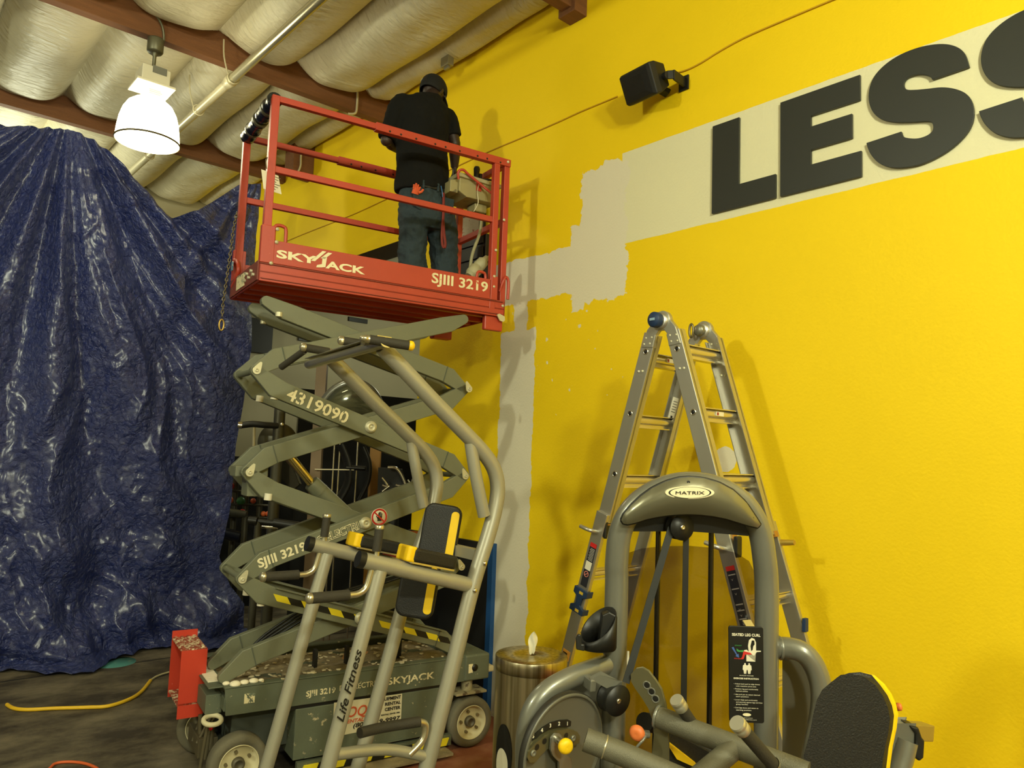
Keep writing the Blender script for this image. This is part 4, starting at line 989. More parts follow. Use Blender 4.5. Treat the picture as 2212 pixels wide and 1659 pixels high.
MB().tube([K(1.74,VN,0.66), K(1.775,VN,0.64), K(1.765,VN,0.58), K(1.70,VN,0.53)], 0.016, 14, smooth=5).build('bent_handle', SILVERL, vk)
for v in (VN+0.02, VF-0.01):
    Ba = (ZZ*0.22*-1+UV).normalized(); Na = (UV*0.22+ZZ).normalized()
    O = K(1.76,v,1.335)
    F = lambda a, b, t: O + Ba*a + VV*b + Na*t
    ap = MB().prism(roundrect(0.25,0.115,0.025,5), F, 0, 0.06).build('arm_pad', VINYL, vk, bevel=0.012, bseg=3)
    MB().prism(roundrect(0.045,0.112,0.015,4,-0.118,0), F, -0.004, 0.064).build('yellow_pad_end', YEL, ap, bevel=0.008)
    MB().prism(roundrect(0.24,0.105,0.01,3), F, -0.008, 0.0).build('pad_plate', SILVERL, ap)
# name on the near front tube
tA = (K(1.515,0,1.325)-K(1.318,0,0.52)).normalized()
O = K(1.372,VN-0.0345,0.735)
text('Life Fitness', 'lettering', BLACK, vk, O-UV*0.006-VV*0.002, tA, (-UV*0.97+ZZ*0.24), 0.036, 0.285, bold=0.012, shear=0.35)
# feet
for v in (VN, VF):
    for u in (1.665, 1.19): MB().fbox(K, (u-0.05,v-0.05,0.0), (u+0.05,v+0.05,0.03)).build('rubber_foot', BLACK, vk, bevel=0.005)

# ------------------------------------------------------------------ multi-position ladder
XN, XF = 2.95, 3.30
ld = empty('folding_ladder', (3.12, 2.25, 0.0), 'aluminium multi-position ladder opened as an A-frame in front of the yellow wall', 'ladder')
def YZ(x): return lambda a, b, t: Vector((x+t, a, b))
hz = 2.515; hy_ = 2.25
sL = 0.312; sR = -0.312     # dy per dz going down
LC = bpy.data.materials  # noqa
def rail_y(side, z):        # centre line of upper rails
    if side > 0: return hy_+0.076 + (hz-0.075-z)*0.300
    return hy_-0.070 - (hz-0.075-z)*0.318
for side in (1, -1):
    for X, nm in ((XN, 'n'), (XF, 'f')):
        sgn = -1 if X == XN else 1
        p = Vector((X, rail_y(side, 2.46), 2.46)); q = Vector((X, rail_y(side, 1.50), 1.50))
        r1 = MB().beam(p, q, 0.026, 0.078).build('outer_rail', ALU, ld, bevel=0.003)
        # flanges of the C-section
        d = (q-p).normalized(); nn = Vector((0, d.z, -d.y))
        mb = MB(); 
        for s2 in (-1,1): mb.beam(p+nn*0.037*s2+Vector((-sgn*0.018,0,0)), q+nn*0.037*s2+Vector((-sgn*0.018,0,0)), 0.040, 0.004, up=tuple(nn))
        mb.build('rail_flange', ALU, r1)
        # lower, inner ladder rails (telescoping section)
        p2 = Vector((X+sgn*0.006, rail_y(side, 1.56), 1.56)); q2 = Vector((X+sgn*0.006, rail_y(side, 0.03), 0.03))
        MB().beam(p2+Vector((sgn*0.016,0,0)), q2+Vector((sgn*0.016,0,0)), 0.024, 0.074).build('inner_rail', ALU, ld, bevel=0.003)
        MB().beam(q2+Vector((sgn*0.016,0,0.0)), q2+Vector((sgn*0.016,0,0))-d*-0.0+Vector((0,0,-0.025)), 0.03, 0.09).build('rubber_foot', BLACK, ld, bevel=0.004)
        p3 = Vector((X, rail_y(side, 1.515), 1.515)); p4 = Vector((X, rail_y(side, 1.50), 1.50))
        MB().beam(p3+d*0.0, p3+d*0.028, 0.030, 0.084).build('orange_sleeve', mat('amber_sleeve', rgb(170,118,40), 0.5), ld)
        # holes
        mb = MB(); mk = MB()
        for k in range(3):
            z = 2.372-0.3065*k; y = rail_y(side, z)
            mk.lathe([(0.010,0.0),(0.010,0.001),(0,0.001)], (X+sgn*0.0131,y,z), (sgn,0,0), 16)
            mb.lathe([(0.010,0.0),(0.014,0.003),(0.016,0.0)], (X+sgn*0.0131,y,z), (sgn,0,0), 18)
        if X == XN: mb.build('rung_eyelet', STEEL, r1); mk.build('rung_hole', DARKW, r1)
    # rungs
    for k in range(3):
        z = 2.372-0.3065*k - (0.03 if side > 0 else 0); y = rail_y(side, z)
        mb = MB().tube([(XN+0.012,y,z),(XF-0.012,y,z)], 0.021, 14)
        mb.box((XN+0.012,y-0.026,z+0.022),(XF-0.012,y+0.026,z+0.027)); mb.box((XN+0.012,y-0.020,z-0.040),(XF-0.012,y+0.024,z-0.035)); mb.box((XN+0.012,y-0.002,z-0.038),(XF-0.012,y+0.002,z-0.015))
        rg = mb.build('rung', mat('bright_aluminium', rgb(222,216,196), 0.25, 0.85, 0.04), ld)
        if (side, k) in ((1,0),(-1,1)):
            m2 = MB(); m2.box((XN+0.14,y-0.0265,z-0.008),(XN+0.20,y-0.0210,z+0.012)); m2.build('rung_label', WHITE, rg)
            m2 = MB(); m2.box((XN+0.143,y-0.0272,z-0.005),(XN+0.157,y-0.0266,z+0.009)); m2.build('label_mark', mat('dark_red_mark', rgb(150,50,35), 0.6), rg)
    for k in range(5):
        z = 1.24-0.3065*k; y = rail_y(side, z)
        mb = MB().tube([(XN-0.01,y,z),(XF+0.01,y,z)], 0.017, 14)
        mb.box((XN-0.01,y-0.024,z+0.016),(XF+0.01,y+0.024,z+0.021)); mb.box((XN-0.01,y-0.02,z-0.034),(XF+0.01,y+0.02,z-0.028))
        mb.build('rung', mat('bright_aluminium', rgb(222,216,196), 0.25, 0.85, 0.04), ld)
    # rivets by the hinge
    for X in (XN, XF):
        mb = MB()
        for (dz, dy) in ((0.035,0.018),(0.035,-0.018),(0.065,0.020),(0.065,-0.016),(0.20,0.012),(0.20,-0.012)):
            z = hz-0.04-dz; mb.lathe([(0.0075,0),(0.005,0.005),(0,0.006)], (X-0.014,rail_y(side,z)+dy,z), (-1,0,0), 10)
        mb.build('rivet', PINM, ld)
# hinges
for X in (XN, XF):
    A = lambda a, b, t: Vector((X+t, hy_+a, hz+b))
    poly = [(0.052*math.cos(a), 0.052*math.sin(a)) for a in [PI*(0.02+0.96*k/12) for k in range(13)]]
    poly += [(-0.085,-0.035),(-0.118,-0.120),(-0.045,-0.128),(-0.034,-0.065),(-0.016,-0.045),(0.016,-0.045),(0.034,-0.065),(0.050,-0.128),(0.122,-0.120),(0.088,-0.035)]
    hg = MB().prism(poly, A, -0.017, 0.010).build('hinge_plate', mat('cast_aluminium', rgb(188,186,176), 0.35, 0.8, 0.1, 20), ld, bevel=0.004)
    MB().lathe([(0.040,0),(0.040,0.010),(0.034,0.014),(0,0.014)], (X-0.017,hy_,hz), (-1,0,0), 26).build('hinge_disc', ALU, hg)
    if X == XN:
        kb = MB().lathe([(0.036,0),(0.039,0.006),(0.038,0.030),(0.033,0.036),(0,0.037)], (X-0.031,hy_+0.012,hz+0.004), (-1,0.1,0), 28).build('hinge_knob', BLUE, hg)
        MB().box((X-0.071,hy_+0.000,hz-0.002),(X-0.068,hy_+0.030,hz+0.010)).build('knob_mark', mat('pale_blue_mark', rgb(140,170,190), 0.5), kb)
    else:
        kb = MB().lathe([(0.030,0),(0.032,0.020),(0.022,0.028),(0,0.028)], (X-0.031,hy_+0.004,hz), (-1,0,0), 8).build('inner_knob', mat('cast_aluminium_dark', rgb(140,138,122), 0.4, 0.7), hg)
        MB().tube([(X-0.055,hy_+0.045+0.012*math.cos(q),hz+0.035*math.sin(q)) for q in [2*PI*k/16 for k in range(16)]], 0.006, 8, closed=True).build('spring_clip', mat('bronze_clip', rgb(120,110,80), 0.4, 0.7), hg)
# stickers, locks
def rail_frame(side, X, z):
    y = rail_y(side, z); d = (Vector((0,rail_y(side,z-0.5),z-0.5))-Vector((0,y,z))).normalized()
    nn = Vector((0,-d.z,d.y))
    return lambda a, b, t: Vector((X-t, y, z)) + nn*a + d*b     # b runs down the rail, a across
F = rail_frame(1, XN-0.034, 1.40)
ls = MB().prism([(-0.022,0),(0.022,0),(0.022,0.235),(-0.022,0.235)], F, 0, 0.0015).build('instruction_sticker', mat('dark_navy_print', rgb(32,34,44), 0.5), ld)
MB().prism([(-0.022,0.0),(0.022,0.0),(0.022,0.022),(-0.022,0.022)], F, 0.0016, 0.002).build('red_band', mat('sign_red', rgb(200,35,30), 0.5), ls)
MB().prism([(-0.020,0.10),(0.020,0.10),(0.020,0.145),(-0.020,0.145)], F, 0.0016, 0.002).build('white_band', WHITE, ls)
mb = MB()
for k in range(9): mb.prism([(-0.017,0.030+0.0075*k),(0.012+0.004*(k%2),0.030+0.0075*k),(0.012+0.004*(k%2),0.033+0.0075*k),(-0.017,0.033+0.0075*k)], F, 0.0016, 0.002)
mb.build('small_print', mat('grey_print_light', rgb(175,172,160), 0.7), ls)
mb = MB().lathe([(0.012,0),(0.016,0),(0.016,0.0006),(0.012,0.0006),(0.012,0)], F(0,0.168,0.0017), (-1,0,0), 20); mb.prism([(-0.013,0.160),(-0.010,0.157),(0.013,0.176),(0.010,0.179)], F, 0.0016, 0.0022)
mb.build('prohibition_symbol', mat('pale_red', rgb(215,130,115), 0.5), ls)
F2 = rail_frame(-1, XN-0.034, 1.42)
ls = MB().prism([(-0.022,0.03),(0.022,0.03),(0.022,0.29),(-0.022,0.29)], F2, 0, 0.0015).build('instruction_sticker', mat('dark_navy_print', rgb(32,34,44), 0.5), ld)
MB().prism([(-0.022,0.03),(0.022,0.03),(0.022,0.05),(-0.022,0.05)], F2, 0.0016, 0.002).build('red_band', mat('sign_red', rgb(200,35,30), 0.5), ls)
mb = MB()
for k, b in enumerate((0.065,0.125,0.19,0.215,0.25)):
    mb.prism([(-0.018,b),(0.018,b),(0.018,b+0.005),(-0.018,b+0.005)], F2, 0.0016, 0.002)
    mb.prism([(-0.002,b+0.018),(0.004,b+0.028),(0.010,b+0.018),(0.004,b+0.024)], F2, 0.0016, 0.002)
mb.build('small_print', mat('grey_print_light', rgb(175,172,160), 0.7), ls)
F3 = rail_frame(1, XN-0.034, 0.83)
os_ = MB().prism([(-0.026,0),(0.026,0),(0.026,0.05),(-0.026,0.05)], F3, 0, 0.0015).build('load_sticker', mat('orange_sticker', rgb(225,160,60), 0.5), ld)
text('375', 'sticker_print', BLACK, os_, F3(0.020,0.034,0.002), (F3(-1,0,0)-F3(0,0,0)), (F3(0,-1,0)-F3(0,0,0)), 0.022, 0.030, bold=0.03)
F4 = rail_frame(-1, XF-0.015, 2.12)
F5 = rail_frame(1, XF-0.020, 2.17)
ls = MB().prism([(-0.022,0),(0.022,0),(0.022,0.14),(-0.022,0.14)], F5, 0, 0.0015).build('arrow_sticker', WHITE, ld)
MB().prism([(-0.006,0.10),(0.006,0.10),(0.006,0.115),(0.013,0.115),(0,0.130),(-0.013,0.115),(-0.006,0.115)], F5, 0.0016, 0.002).build('arrow_mark', BLACK, ls)
mb = MB()
for k in range(5): mb.prism([(-0.015,0.02+0.014*k),(0.012,0.02+0.014*k),(0.012,0.024+0.014*k),(-0.015,0.024+0.014*k)], F5, 0.0016, 0.002)
mb.build('small_print', mat('grey_print', rgb(110,105,90), 0.7), ls)
for side, m_, z in ((1, BLUE, 1.16), (-1, BLACK, 1.10)):
    F = rail_frame(side, XN-0.034, z)
    mb = MB()
    mb.prism([(-0.046,0),(0.046,0),(0.046,0.034),(0.020,0.045),(0.016,0.085),(0.046,0.100),(0.046,0.130),(-0.046,0.130),(-0.046,0.100),(-0.016,0.085),(-0.020,0.045),(-0.046,0.034)], F, -0.002, 0.012)
    for a in (-0.048, 0.040):
        mb.prism([(a,0.0),(a+0.008,0.0),(a+0.008,0.034),(a,0.034)], F, -0.035, 0.012); mb.prism([(a,0.100),(a+0.008,0.100),(a+0.008,0.130),(a,0.130)], F, -0.035, 0.012)
    rk = mb.build('rock_lock', m_, ld, bevel=0.003)
    mb = MB()
    for b in (0.012, 0.108): mb.prism([(-0.020,b),(0.006,b),(0.006,b+0.014),(-0.020,b+0.014)], F, 0.012, 0.013)
    mb.build('lock_window', mat('lock_yellow', rgb(215,180,50), 0.5), rk)
# J-lock handles on the near rails and the right outer rail
for side, X in ((1, XN-0.03), (-1, XN-0.03)):
    y = rail_y(side, 1.46)
    MB().tube([(X,y,1.46),(X-0.05,y+0.01,1.47),(X-0.055,y+0.07*(1 if side > 0 else 1),1.485)], 0.010, 10, smooth=3).build('lock_lever', mat('cast_aluminium', rgb(188,186,176), 0.35, 0.8, 0.1, 20), ld)
    MB().prism(roundrect(0.05,0.09,0.012,3), lambda a,b,t: Vector((X+0.02+t, y-0.045+a*0.4, 1.475+b)), -0.02, 0.02).build('lock_body', BLACK, ld, bevel=0.004)
y = rail_y(-1, 1.46)
MB().tube([(XF+0.03,y,1.47),(XF+0.03,y-0.06,1.475),(XF+0.03,y-0.10,1.48)], [0.016,0.013,0.012], 12, smooth=3).build('lock_lever', mat('brass_lever', rgb(190,160,70), 0.4, 0.6), ld)
for z in (1.12, 0.86):
    y = rail_y(-1, z); MB().box((XF+0.0,y-0.060,z-0.03),(XF+0.03,y-0.042,z+0.03)).build('rail_clip', BLUE, ld, bevel=0.003)
MB().beam((XF-0.0,rail_y(-1,0.98),0.98),(XF-0.0,rail_y(-1,0.89),0.89),0.034,0.084).build('spare_sleeve', mat('amber_plastic', rgb(200,165,60), 0.45), ld)

# ------------------------------------------------------------------ wipes dispenser
dc = dep(1148, 1414, 3.52); DX, DY, DZ = dc.x, dc.y, dc.z
BR = bpy.data.materials.new('brushed_stainless'); BR.use_nodes = True
nt = BR.node_tree; b_ = nt.nodes['Principled BSDF']; b_.inputs['Metallic'].default_value = 1; b_.inputs['Roughness'].default_value = 0.32
tc = nt.nodes.new('ShaderNodeTexCoord'); mp = nt.nodes.new('ShaderNodeMapping'); mp.inputs['Scale'].default_value = (40,40,0.6); nt.links.new(tc.outputs['Object'], mp.inputs[0])
n = nt.nodes.new('ShaderNodeTexNoise'); n.inputs['Scale'].default_value = 1.5; nt.links.new(mp.outputs[0], n.inputs['Vector'])
r = nt.nodes.new('ShaderNodeValToRGB'); r.color_ramp.elements[0].color = rgb(150,140,112); r.color_ramp.elements[1].color = rgb(215,205,180); r.color_ramp.elements[0].position = 0.3; r.color_ramp.elements[1].position = 0.7
nt.links.new(n.outputs['Fac'], r.inputs[0]); nt.links.new(r.outputs[0], b_.inputs['Base Color'])
ds = empty('wipe_dispenser', (DX, DY, 0), 'brushed steel cylindrical wipes dispenser standing by the blue-edged black panel', 'dispenser')
RD = 0.166
MB().lathe([(RD,0.0),(RD,DZ-0.062)], (DX,DY,0), (0,0,1), 64).build('drum', BR, ds)
MB().lathe([(RD-0.002,DZ-0.062),(RD+0.003,DZ-0.060),(RD+0.003,DZ-0.004),(RD,DZ),(0.022,DZ),(0.018,DZ-0.01),(0,DZ-0.01)], (DX,DY,0), (0,0,1), 64).build('lid', BR, ds)
op = (CAM-Vector((DX,DY,0))); op.z = 0; op.normalize(); oa = Vector((-op.y, op.x, 0))
ang0 = math.atan2(op.y, op.x) - 0.75
mb = MB(); nseg = 20
vs = [Vector((DX,DY,0))+Vector((math.cos(ang0+0.30*math.cos(q)), math.sin(ang0+0.30*math.cos(q)), 0))*(RD+0.003)+ZZ*(0.50+0.13*math.sin(q)) for q in [2*PI*k/28 for k in range(28)]]
mb.add(vs, [list(range(28))]); mb.build('waste_opening', BLACK, ds)
vs = [Vector((DX,DY,0))+Vector((math.cos(ang0+0.22*math.cos(q)-0.02), math.sin(ang0+0.22*math.cos(q)-0.02), 0))*(RD+0.005)+ZZ*(0.455+0.07*math.sin(q)) for q in [2*PI*k/28 for k in range(28)]]
MB().add(vs, [list(range(28))]).build('white_liner', WHITE, ds)
wp = MB()
rows = [(0.0,0.010),(0.02,0.016),(0.035,0.014),(0.055,0.024),(0.075,0.022),(0.092,0.012),(0.105,0.002)]
vs = []
for h, w_ in rows:
    for k in range(9):
        s_ = k/8*2-1; vs.append(Vector((DX,DY,DZ+h)) + right*(s_*w_+h*0.08) + fwd*(0.010*math.sin(s_*3.5+h*60)))
fs = [[j*9+i, j*9+i+1, (j+1)*9+i+1, (j+1)*9+i] for j in range(len(rows)-1) for i in range(8)]
wo = wp.add(vs, fs, True).build('paper_wipe', mat('paper_white', rgb(240,236,215), 0.8, var=0.03), None, solid=0.002, subsurf=1)
tag(recenter(wo), 'twisted white paper wipe sticking up from the steel dispenser lid', 'wipe')
# ------------------------------------------------------------------ black panel with blue tape beside the opening
mb = MB(); mb.box((W-0.035,4.20,0.0),(W-0.002,5.26,1.19))
bp_ = mb.build('floor_mat_panel', mat('black_rubber_panel', rgb(20,20,18), 0.6, spots=rgb(90,85,70), spotscale=60, spotamt=0.74))
tag(recenter(bp_), 'black rubber panel standing against the yellow wall, with its edge taped blue', 'panel')
t_ = MB(); t_.box((W-0.038,4.165,0.02),(W-0.001,4.215,1.195)); tt = t_.build('tape_edge', BTAPE, bp_)
tt['label'] = 'strip of blue masking tape'
def wallbox(name, x0, y0, x1, y1, th, m_, label, cat):
    p, q = onX(x0,y0,W-th), onX(x1,y1,W-th); z0, z1 = sorted((p.z, q.z))
    return tag(recenter(MB().box((W-th, min(p.y,q.y), z0), (W-0.002, max(p.y,q.y), z1)).build(name, m_, None, bevel=0.006)), label, cat)
wc = empty('wall_cabinet', (W-0.06, onX(1015,560,W).y, onX(1015,600,W).z), 'black ribbed cabinet on the wall, seen through the right end of the lift platform', 'cabinet')
p, q = onX(992,508,W-0.10), onX(1046,600,W-0.10)
MB().box((W-0.10, q.y, q.z-0.1), (W-0.002, p.y, p.z-0.05)).build('body', BLACK, wc, bevel=0.006)
for k in range(4): MB().box((W-0.112, q.y+0.02, q.z-0.06+0.11*k), (W-0.10, p.y-0.02, q.z+0.03+0.11*k)).build('front_rib', BLACK, wc, bevel=0.004)
wp_ = empty('poster', (W-0.02, onX(1015,510,W).y, onX(1015,540,W).z), 'small black-framed printed poster on the wall behind the control box', 'poster')
p, q = onX(984,470,W-0.03), onX(1042,528,W-0.03)
MB().box((W-0.03, q.y, q.z), (W-0.002, p.y, p.z)).build('frame', BLACK, wp_, bevel=0.004)
MB().box((W-0.034, q.y+0.05, q.z+0.04), (W-0.030, p.y-0.05, p.z-0.03)).build('print', mat('printed_sheet', rgb(190,182,160), 0.7, spots=rgb(150,60,50), spotscale=30, spotamt=0.6), wp_)
# ------------------------------------------------------------------ wall letters
LETM = mat('matt_black_letter', rgb(42,44,40), 0.42, var=0.06)
LG = 'black LESS sign letters'
def wl(py_list):  # pixel outline -> wall (y,z)
    return [(onX(x, y, W).y, onX(x, y, W).z) for x, y in py_list]
WF = lambda a, b, t: Vector((W-t, a, b))
def letter(name, poly, label):
    o = MB().prism(poly, WF, 0.003, 0.018).build(name, LETM, None, bevel=0.0015)
    bk = None
    return tag(recenter(o), label, 'letter')
zt, zb = 3.750, 3.236
yl0 = onX(1542,375,W).y; yl1 = onX(1679,400,W).y; ys = onX(1600,300,W).y
letter('sign_letter', [(yl0,zb),(yl0,zt),(ys,zt),(ys,zb+0.130),(yl1,zb+0.130),(yl1,zb)], 'black block letter L at the left end of the wall sign')
e0 = onX(1689,320,W).y; e1 = onX(1755,300,W).y; e2 = onX(1861,190,W).y; e3 = onX(1844,280,W).y; e4 = onX(1864,360,W).y
zm = (zt+zb)/2+0.010
letter('sign_letter', [(e0,zb),(e0,zt),(e2,zt),(e2,zt-0.128),(e1,zt-0.128),(e1,zm+0.062),(e3,zm+0.062),(e3,zm-0.062),(e1,zm-0.062),(e1,zb+0.128),(e4,zb+0.128),(e4,zb)], 'black block letter E between the L and an S on the wall')
Z2 = lambda pts: [(1200+x*0.4575, y*0.4575) for x, y in pts]
S_OUT = Z2([(1960,322),(1940,262),(1905,230),(1850,215),(1780,218),(1700,237),(1620,272),(1555,318),(1510,370),(1488,430),(1488,490),(1510,540),(1550,570),(1610,582),(1680,582),(1750,578),(1780,582),(1790,600),(1785,625),(1760,645),(1720,658),(1680,658),(1650,650),(1640,626),
    (1475,680),(1482,705),(1500,740),(1535,775),(1590,795),(1660,795),(1740,778),(1820,742),(1890,695),(1945,640),(1975,585),(1982,530),(1970,480),(1940,445),(1890,425),(1830,418),(1760,425),(1700,430),(1665,428),(1652,412),(1655,390),(1675,370),(1710,358),(1745,358),(1775,368),(1785,382)])
s_poly = wl(S_OUT)
def smooth_poly(P, corners, k=4):
    n = len(P); out = []
    for i in range(n):
        p1, p2 = P[i], P[(i+1)%n]
        p0 = P[i-1] if i not in corners else p1; p3 = P[(i+2)%n] if (i+1)%n not in corners else p2
        for j in range(k):
            t = j/k
            out.append(tuple(0.5*((2*p1[c])+(p2[c]-p0[c])*t+(2*p0[c]-5*p1[c]+4*p2[c]-p3[c])*t*t+(p3[c]+3*p1[c]-p0[c]-3*p2[c])*t**3) for c in (0,1)))
    return out
sp_ = smooth_poly(s_poly, (0, 23, 24, len(s_poly)-1))
letter('sign_letter', sp_, 'black block letter S directly right of the letter E on the wall')
d_y = onX(1200+2005*0.4575, 520*0.4575, W).y - onX(1200+1475*0.4575, 680*0.4575, W).y
letter('sign_letter', [(y+d_y, z) for y, z in sp_], 'black letter S cut off by the right edge of the photo')
# ------------------------------------------------------------------ loudspeaker and its cable
SB = mat('speaker_black', rgb(20,20,18), 0.55, bump=0.1, bscale=200)
SG = mat('speaker_grille', rgb(9,9,8), 0.8, bump=0.4, bscale=400)
sc0 = onX(1390, 180, W-0.19)
sp = empty('loudspeaker', (W-0.13, sc0.y, sc0.z), 'black loudspeaker mounted sideways on the yellow wall above the white stripe', 'loudspeaker')
# cabinet lies along Y, tipped down
Ys = Vector((0,-1,0)); tn = math.radians(28)
No = Vector((-math.cos(tn), 0.30, -math.sin(tn))).normalized(); Ys = (Ys - No*Ys.dot(No)).normalized(); Up = No.cross(Ys)
if Up.z < 0: Up = -Up
O = sc0
F = lambda a, b, t: O + Ys*a + Up*b + No*t
hw, hh = 0.145, 0.092
body = MB()
def ring(a0, b0, t): return [F(sx*a0, sy*b0, t) for sx, sy in ((-1,-1),(1,-1),(1,1),(-1,1))]
vs = ring(hw*0.62, hh*0.42, -0.10)+ring(hw*0.80, hh*0.72, -0.085)+ring(hw, hh, 0.0)+ring(hw, hh, 0.045)
fs = [[0,1,2,3]]+[[i*4+k, i*4+(k+1)%4, i*4+4+(k+1)%4, i*4+4+k][::-1] for i in range(3) for k in range(4)]+[[15,14,13,12]]
body.add(vs, fs); body.build('cabinet', SB, sp, bevel=0.010, bseg=3)
vs = ring(hw*0.97, hh*0.96, 0.045)+ring(hw*0.93, hh*0.86, 0.060)+ring(hw*0.6, hh*0.55, 0.068)
fs = [[i*4+k, i*4+(k+1)%4, i*4+4+(k+1)%4, i*4+4+k][::-1] for i in range(2) for k in range(4)]+[[11,10,9,8]]
MB().add(vs, fs).build('grille', SG, sp, bevel=0.006)
ma_ = F(hw+0.012, -0.01, -0.05); mw = Vector((W, ma_.y-0.055, ma_.z-0.01))
MB().cyl(F(hw-0.01,-0.01,-0.05), F(hw+0.022,-0.01,-0.05), 0.022, 18).build('pivot_knob', SB, sp)
mb = MB(); mb.beam(F(hw+0.018,-0.01,-0.05), F(hw+0.035,-0.02,-0.08), 0.014, 0.05); mb.beam(F(hw+0.035,-0.02,-0.08), Vector((W-0.012,F(hw+0.03,0,0).y,F(0,-0.03,-0.08).z)), 0.014, 0.06)
mb.beam(F(-0.02,-0.045,-0.11), Vector((W-0.01,F(0.05,0,0).y,F(0,-0.07,-0.1).z)), 0.06, 0.03)
mb.build('wall_bracket', SB, sp, bevel=0.004)
mb = MB(); wy = F(hw+0.02,0,0).y; wz = F(0,-0.03,-0.08).z; mb.box((W-0.012,wy-0.035,wz-0.045),(W,wy+0.035,wz+0.045)); mb.build('wall_plate', SB, sp, bevel=0.003)
CABM = mat('yellow_painted_cable', rgb(205,160,20), 0.6)
cpts = [(1830,-12),(1797,0),(1690,45),(1610,80),(1555,110),(1520,132),(1490,148),(1465,156),(1445,156)]
MBc = MB().tube([onX(x, y, W-0.008) for x, y in cpts], 0.0045, 8, smooth=4).build('wall_cable', CABM)
tag(recenter(MBc), 'thin yellow-painted cable running up the wall from the speaker toward the upper right', 'cable')
cpts = [(1334,208),(1300,222),(1250,243),(1200,266),(1130,296),(1050,330),(960,372),(860,418),(770,460),(700,488),(640,512),(580,538)]
MBc = MB().tube([onX(x, y, W-0.007) for x, y in cpts], 0.0045, 8, smooth=3).build('wall_cable', CABM)
tag(recenter(MBc), 'thin yellow-painted cable running left along the wall from the speaker, behind the lift', 'cable')
# ------------------------------------------------------------------ things on the floor
YC = mat('yellow_cord_jacket', rgb(235,190,40), 0.45, var=0.05)
pts = [onZ(x, y, 0.013) for x, y in [(15,1522),(30,1530),(60,1533),(120,1530),(190,1528),(235,1525),(280,1510),(305,1494),(325,1470),(345,1458),(382,1448),(420,1444)]]
cd = MB().tube(pts[:9], 0.0125, 10, smooth=5).build('extension_cord', YC)
c2 = MB().tube(pts[7:], 0.007, 8, smooth=5).build('thin_end', mat('pale_cable', rgb(200,190,150), 0.5), cd)
c2['label'] = 'thinner pale grey cable'
tag(cd, 'yellow power cord lying curved on the dark floor left of the red lift step', 'cord')
pts = [onZ(x, y, 0.009) for x, y in [(60,1700),(105,1662),(118,1650),(140,1646),(170,1647),(195,1653),(215,1665),(240,1700)]]
tag(recenter(MB().tube(pts, 0.008, 10, smooth=5).build('extension_cord', mat('orange_cord_jacket', rgb(215,100,50), 0.5))), 'orange cord looping on the floor at the bottom left corner', 'cord')
p = onZ(245, 1431, 0.0)
tag(recenter(MB().lathe([(0,0.0015),(0.17,0.0015),(0.17,0.0)], p, (0,0,1), 48).build('floor_sticker', mat('teal_sticker', rgb(70,130,125), 0.6, var=0.1, spots=rgb(120,150,135), spotscale=12, spotamt=0.6))), 'round teal sticker on the dark floor in front of the tarp', 'sticker')
# ------------------------------------------------------------------ seated leg curl machine (nearest)
lc0 = dep(1495, 1500, 2.35)
lc = empty('leg_curl_machine', (lc0.x, lc0.y, 0), 'grey arched-frame seated leg curl machine with black back pad, nearest the camera', 'exercise machine')
def T(name, pts, r, m_=GUN, sm=6, par=None, seg=24, **k):
    return MB().tube([p if isinstance(p, Vector) else dep(*p) for p in pts], r, seg, smooth=sm, **k).build(name, m_, par or lc)
pl = dep(1332,1262,2.35); pr2 = dep(1656,1275,2.35)
arch = [Vector((pl.x,pl.y,0.03)), Vector((pl.x,pl.y,0.7)), Vector((pl.x,pl.y,1.2)), pl] + [dep(x,y,2.35) for x,y in [(1332,1215),(1340,1150),(1364,1102),(1402,1069),(1446,1050),(1492,1044),(1538,1050),(1580,1068),(1615,1098),(1640,1145),(1651,1205)]] + [pr2, Vector((pr2.x,pr2.y,1.2)), Vector((pr2.x,pr2.y,0.7)), Vector((pr2.x,pr2.y,0.03))]
T('arch_frame', arch, 0.0365, sm=5, seg=28)
for p in (pl, pr2): MB().lathe([(0,0),(0.055,0),(0.055,0.03),(0,0.03)], (p.x,p.y,0), (0,0,1), 24).build('rubber_foot', BLACK, lc)
q5 = lambda pts, k=0.27125, ox=1200, oy=1000: [(ox+x*k, oy+y*k) for x, y in pts]
up_ = q5([(523,455),(545,405),(600,340),(680,265),(770,200),(880,148),(980,120),(1070,113),(1180,122),(1300,155),(1420,220),(1520,315),(1600,435),(1634,490)])
lo_ = q5([(540,482),(575,490),(640,476),(730,446),(820,428),(900,417),(980,410),(1070,408),(1160,412),(1260,424),(1360,444),(1460,475),(1550,502),(1612,516)])
NS, NT = 60, 12
def interp(P, t):
    x = t*(len(P)-1); i = min(int(x), len(P)-2); f = x-i
    return (P[i][0]+(P[i+1][0]-P[i][0])*f, P[i][1]+(P[i+1][1]-P[i][1])*f)
def shroud(dz_):
    vs = []
    for i in range(NS+1):
        s_ = i/NS; a = interp(up_, s_); b = interp(lo_, s_)
        for j in range(NT+1):
            t = j/NT; x = a[0]+(b[0]-a[0])*t; y = a[1]+(b[1]-a[1])*t
            d = 2.286 - 0.042*math.sin(PI*s_)*math.sin(PI*(0.10+0.80*t)) + dz_
            vs.append(dep(x, y, d))
    return vs
vs = shroud(0)+shroud(0.006); n1 = (NS+1)*(NT+1)
fs = [[i*(NT+1)+j, i*(NT+1)+j+1, (i+1)*(NT+1)+j+1, (i+1)*(NT+1)+j] for i in range(NS) for j in range(NT)]
fs += [[k+n1 for k in f][::-1] for f in fs]
sh = MB().add(vs, fs, True)
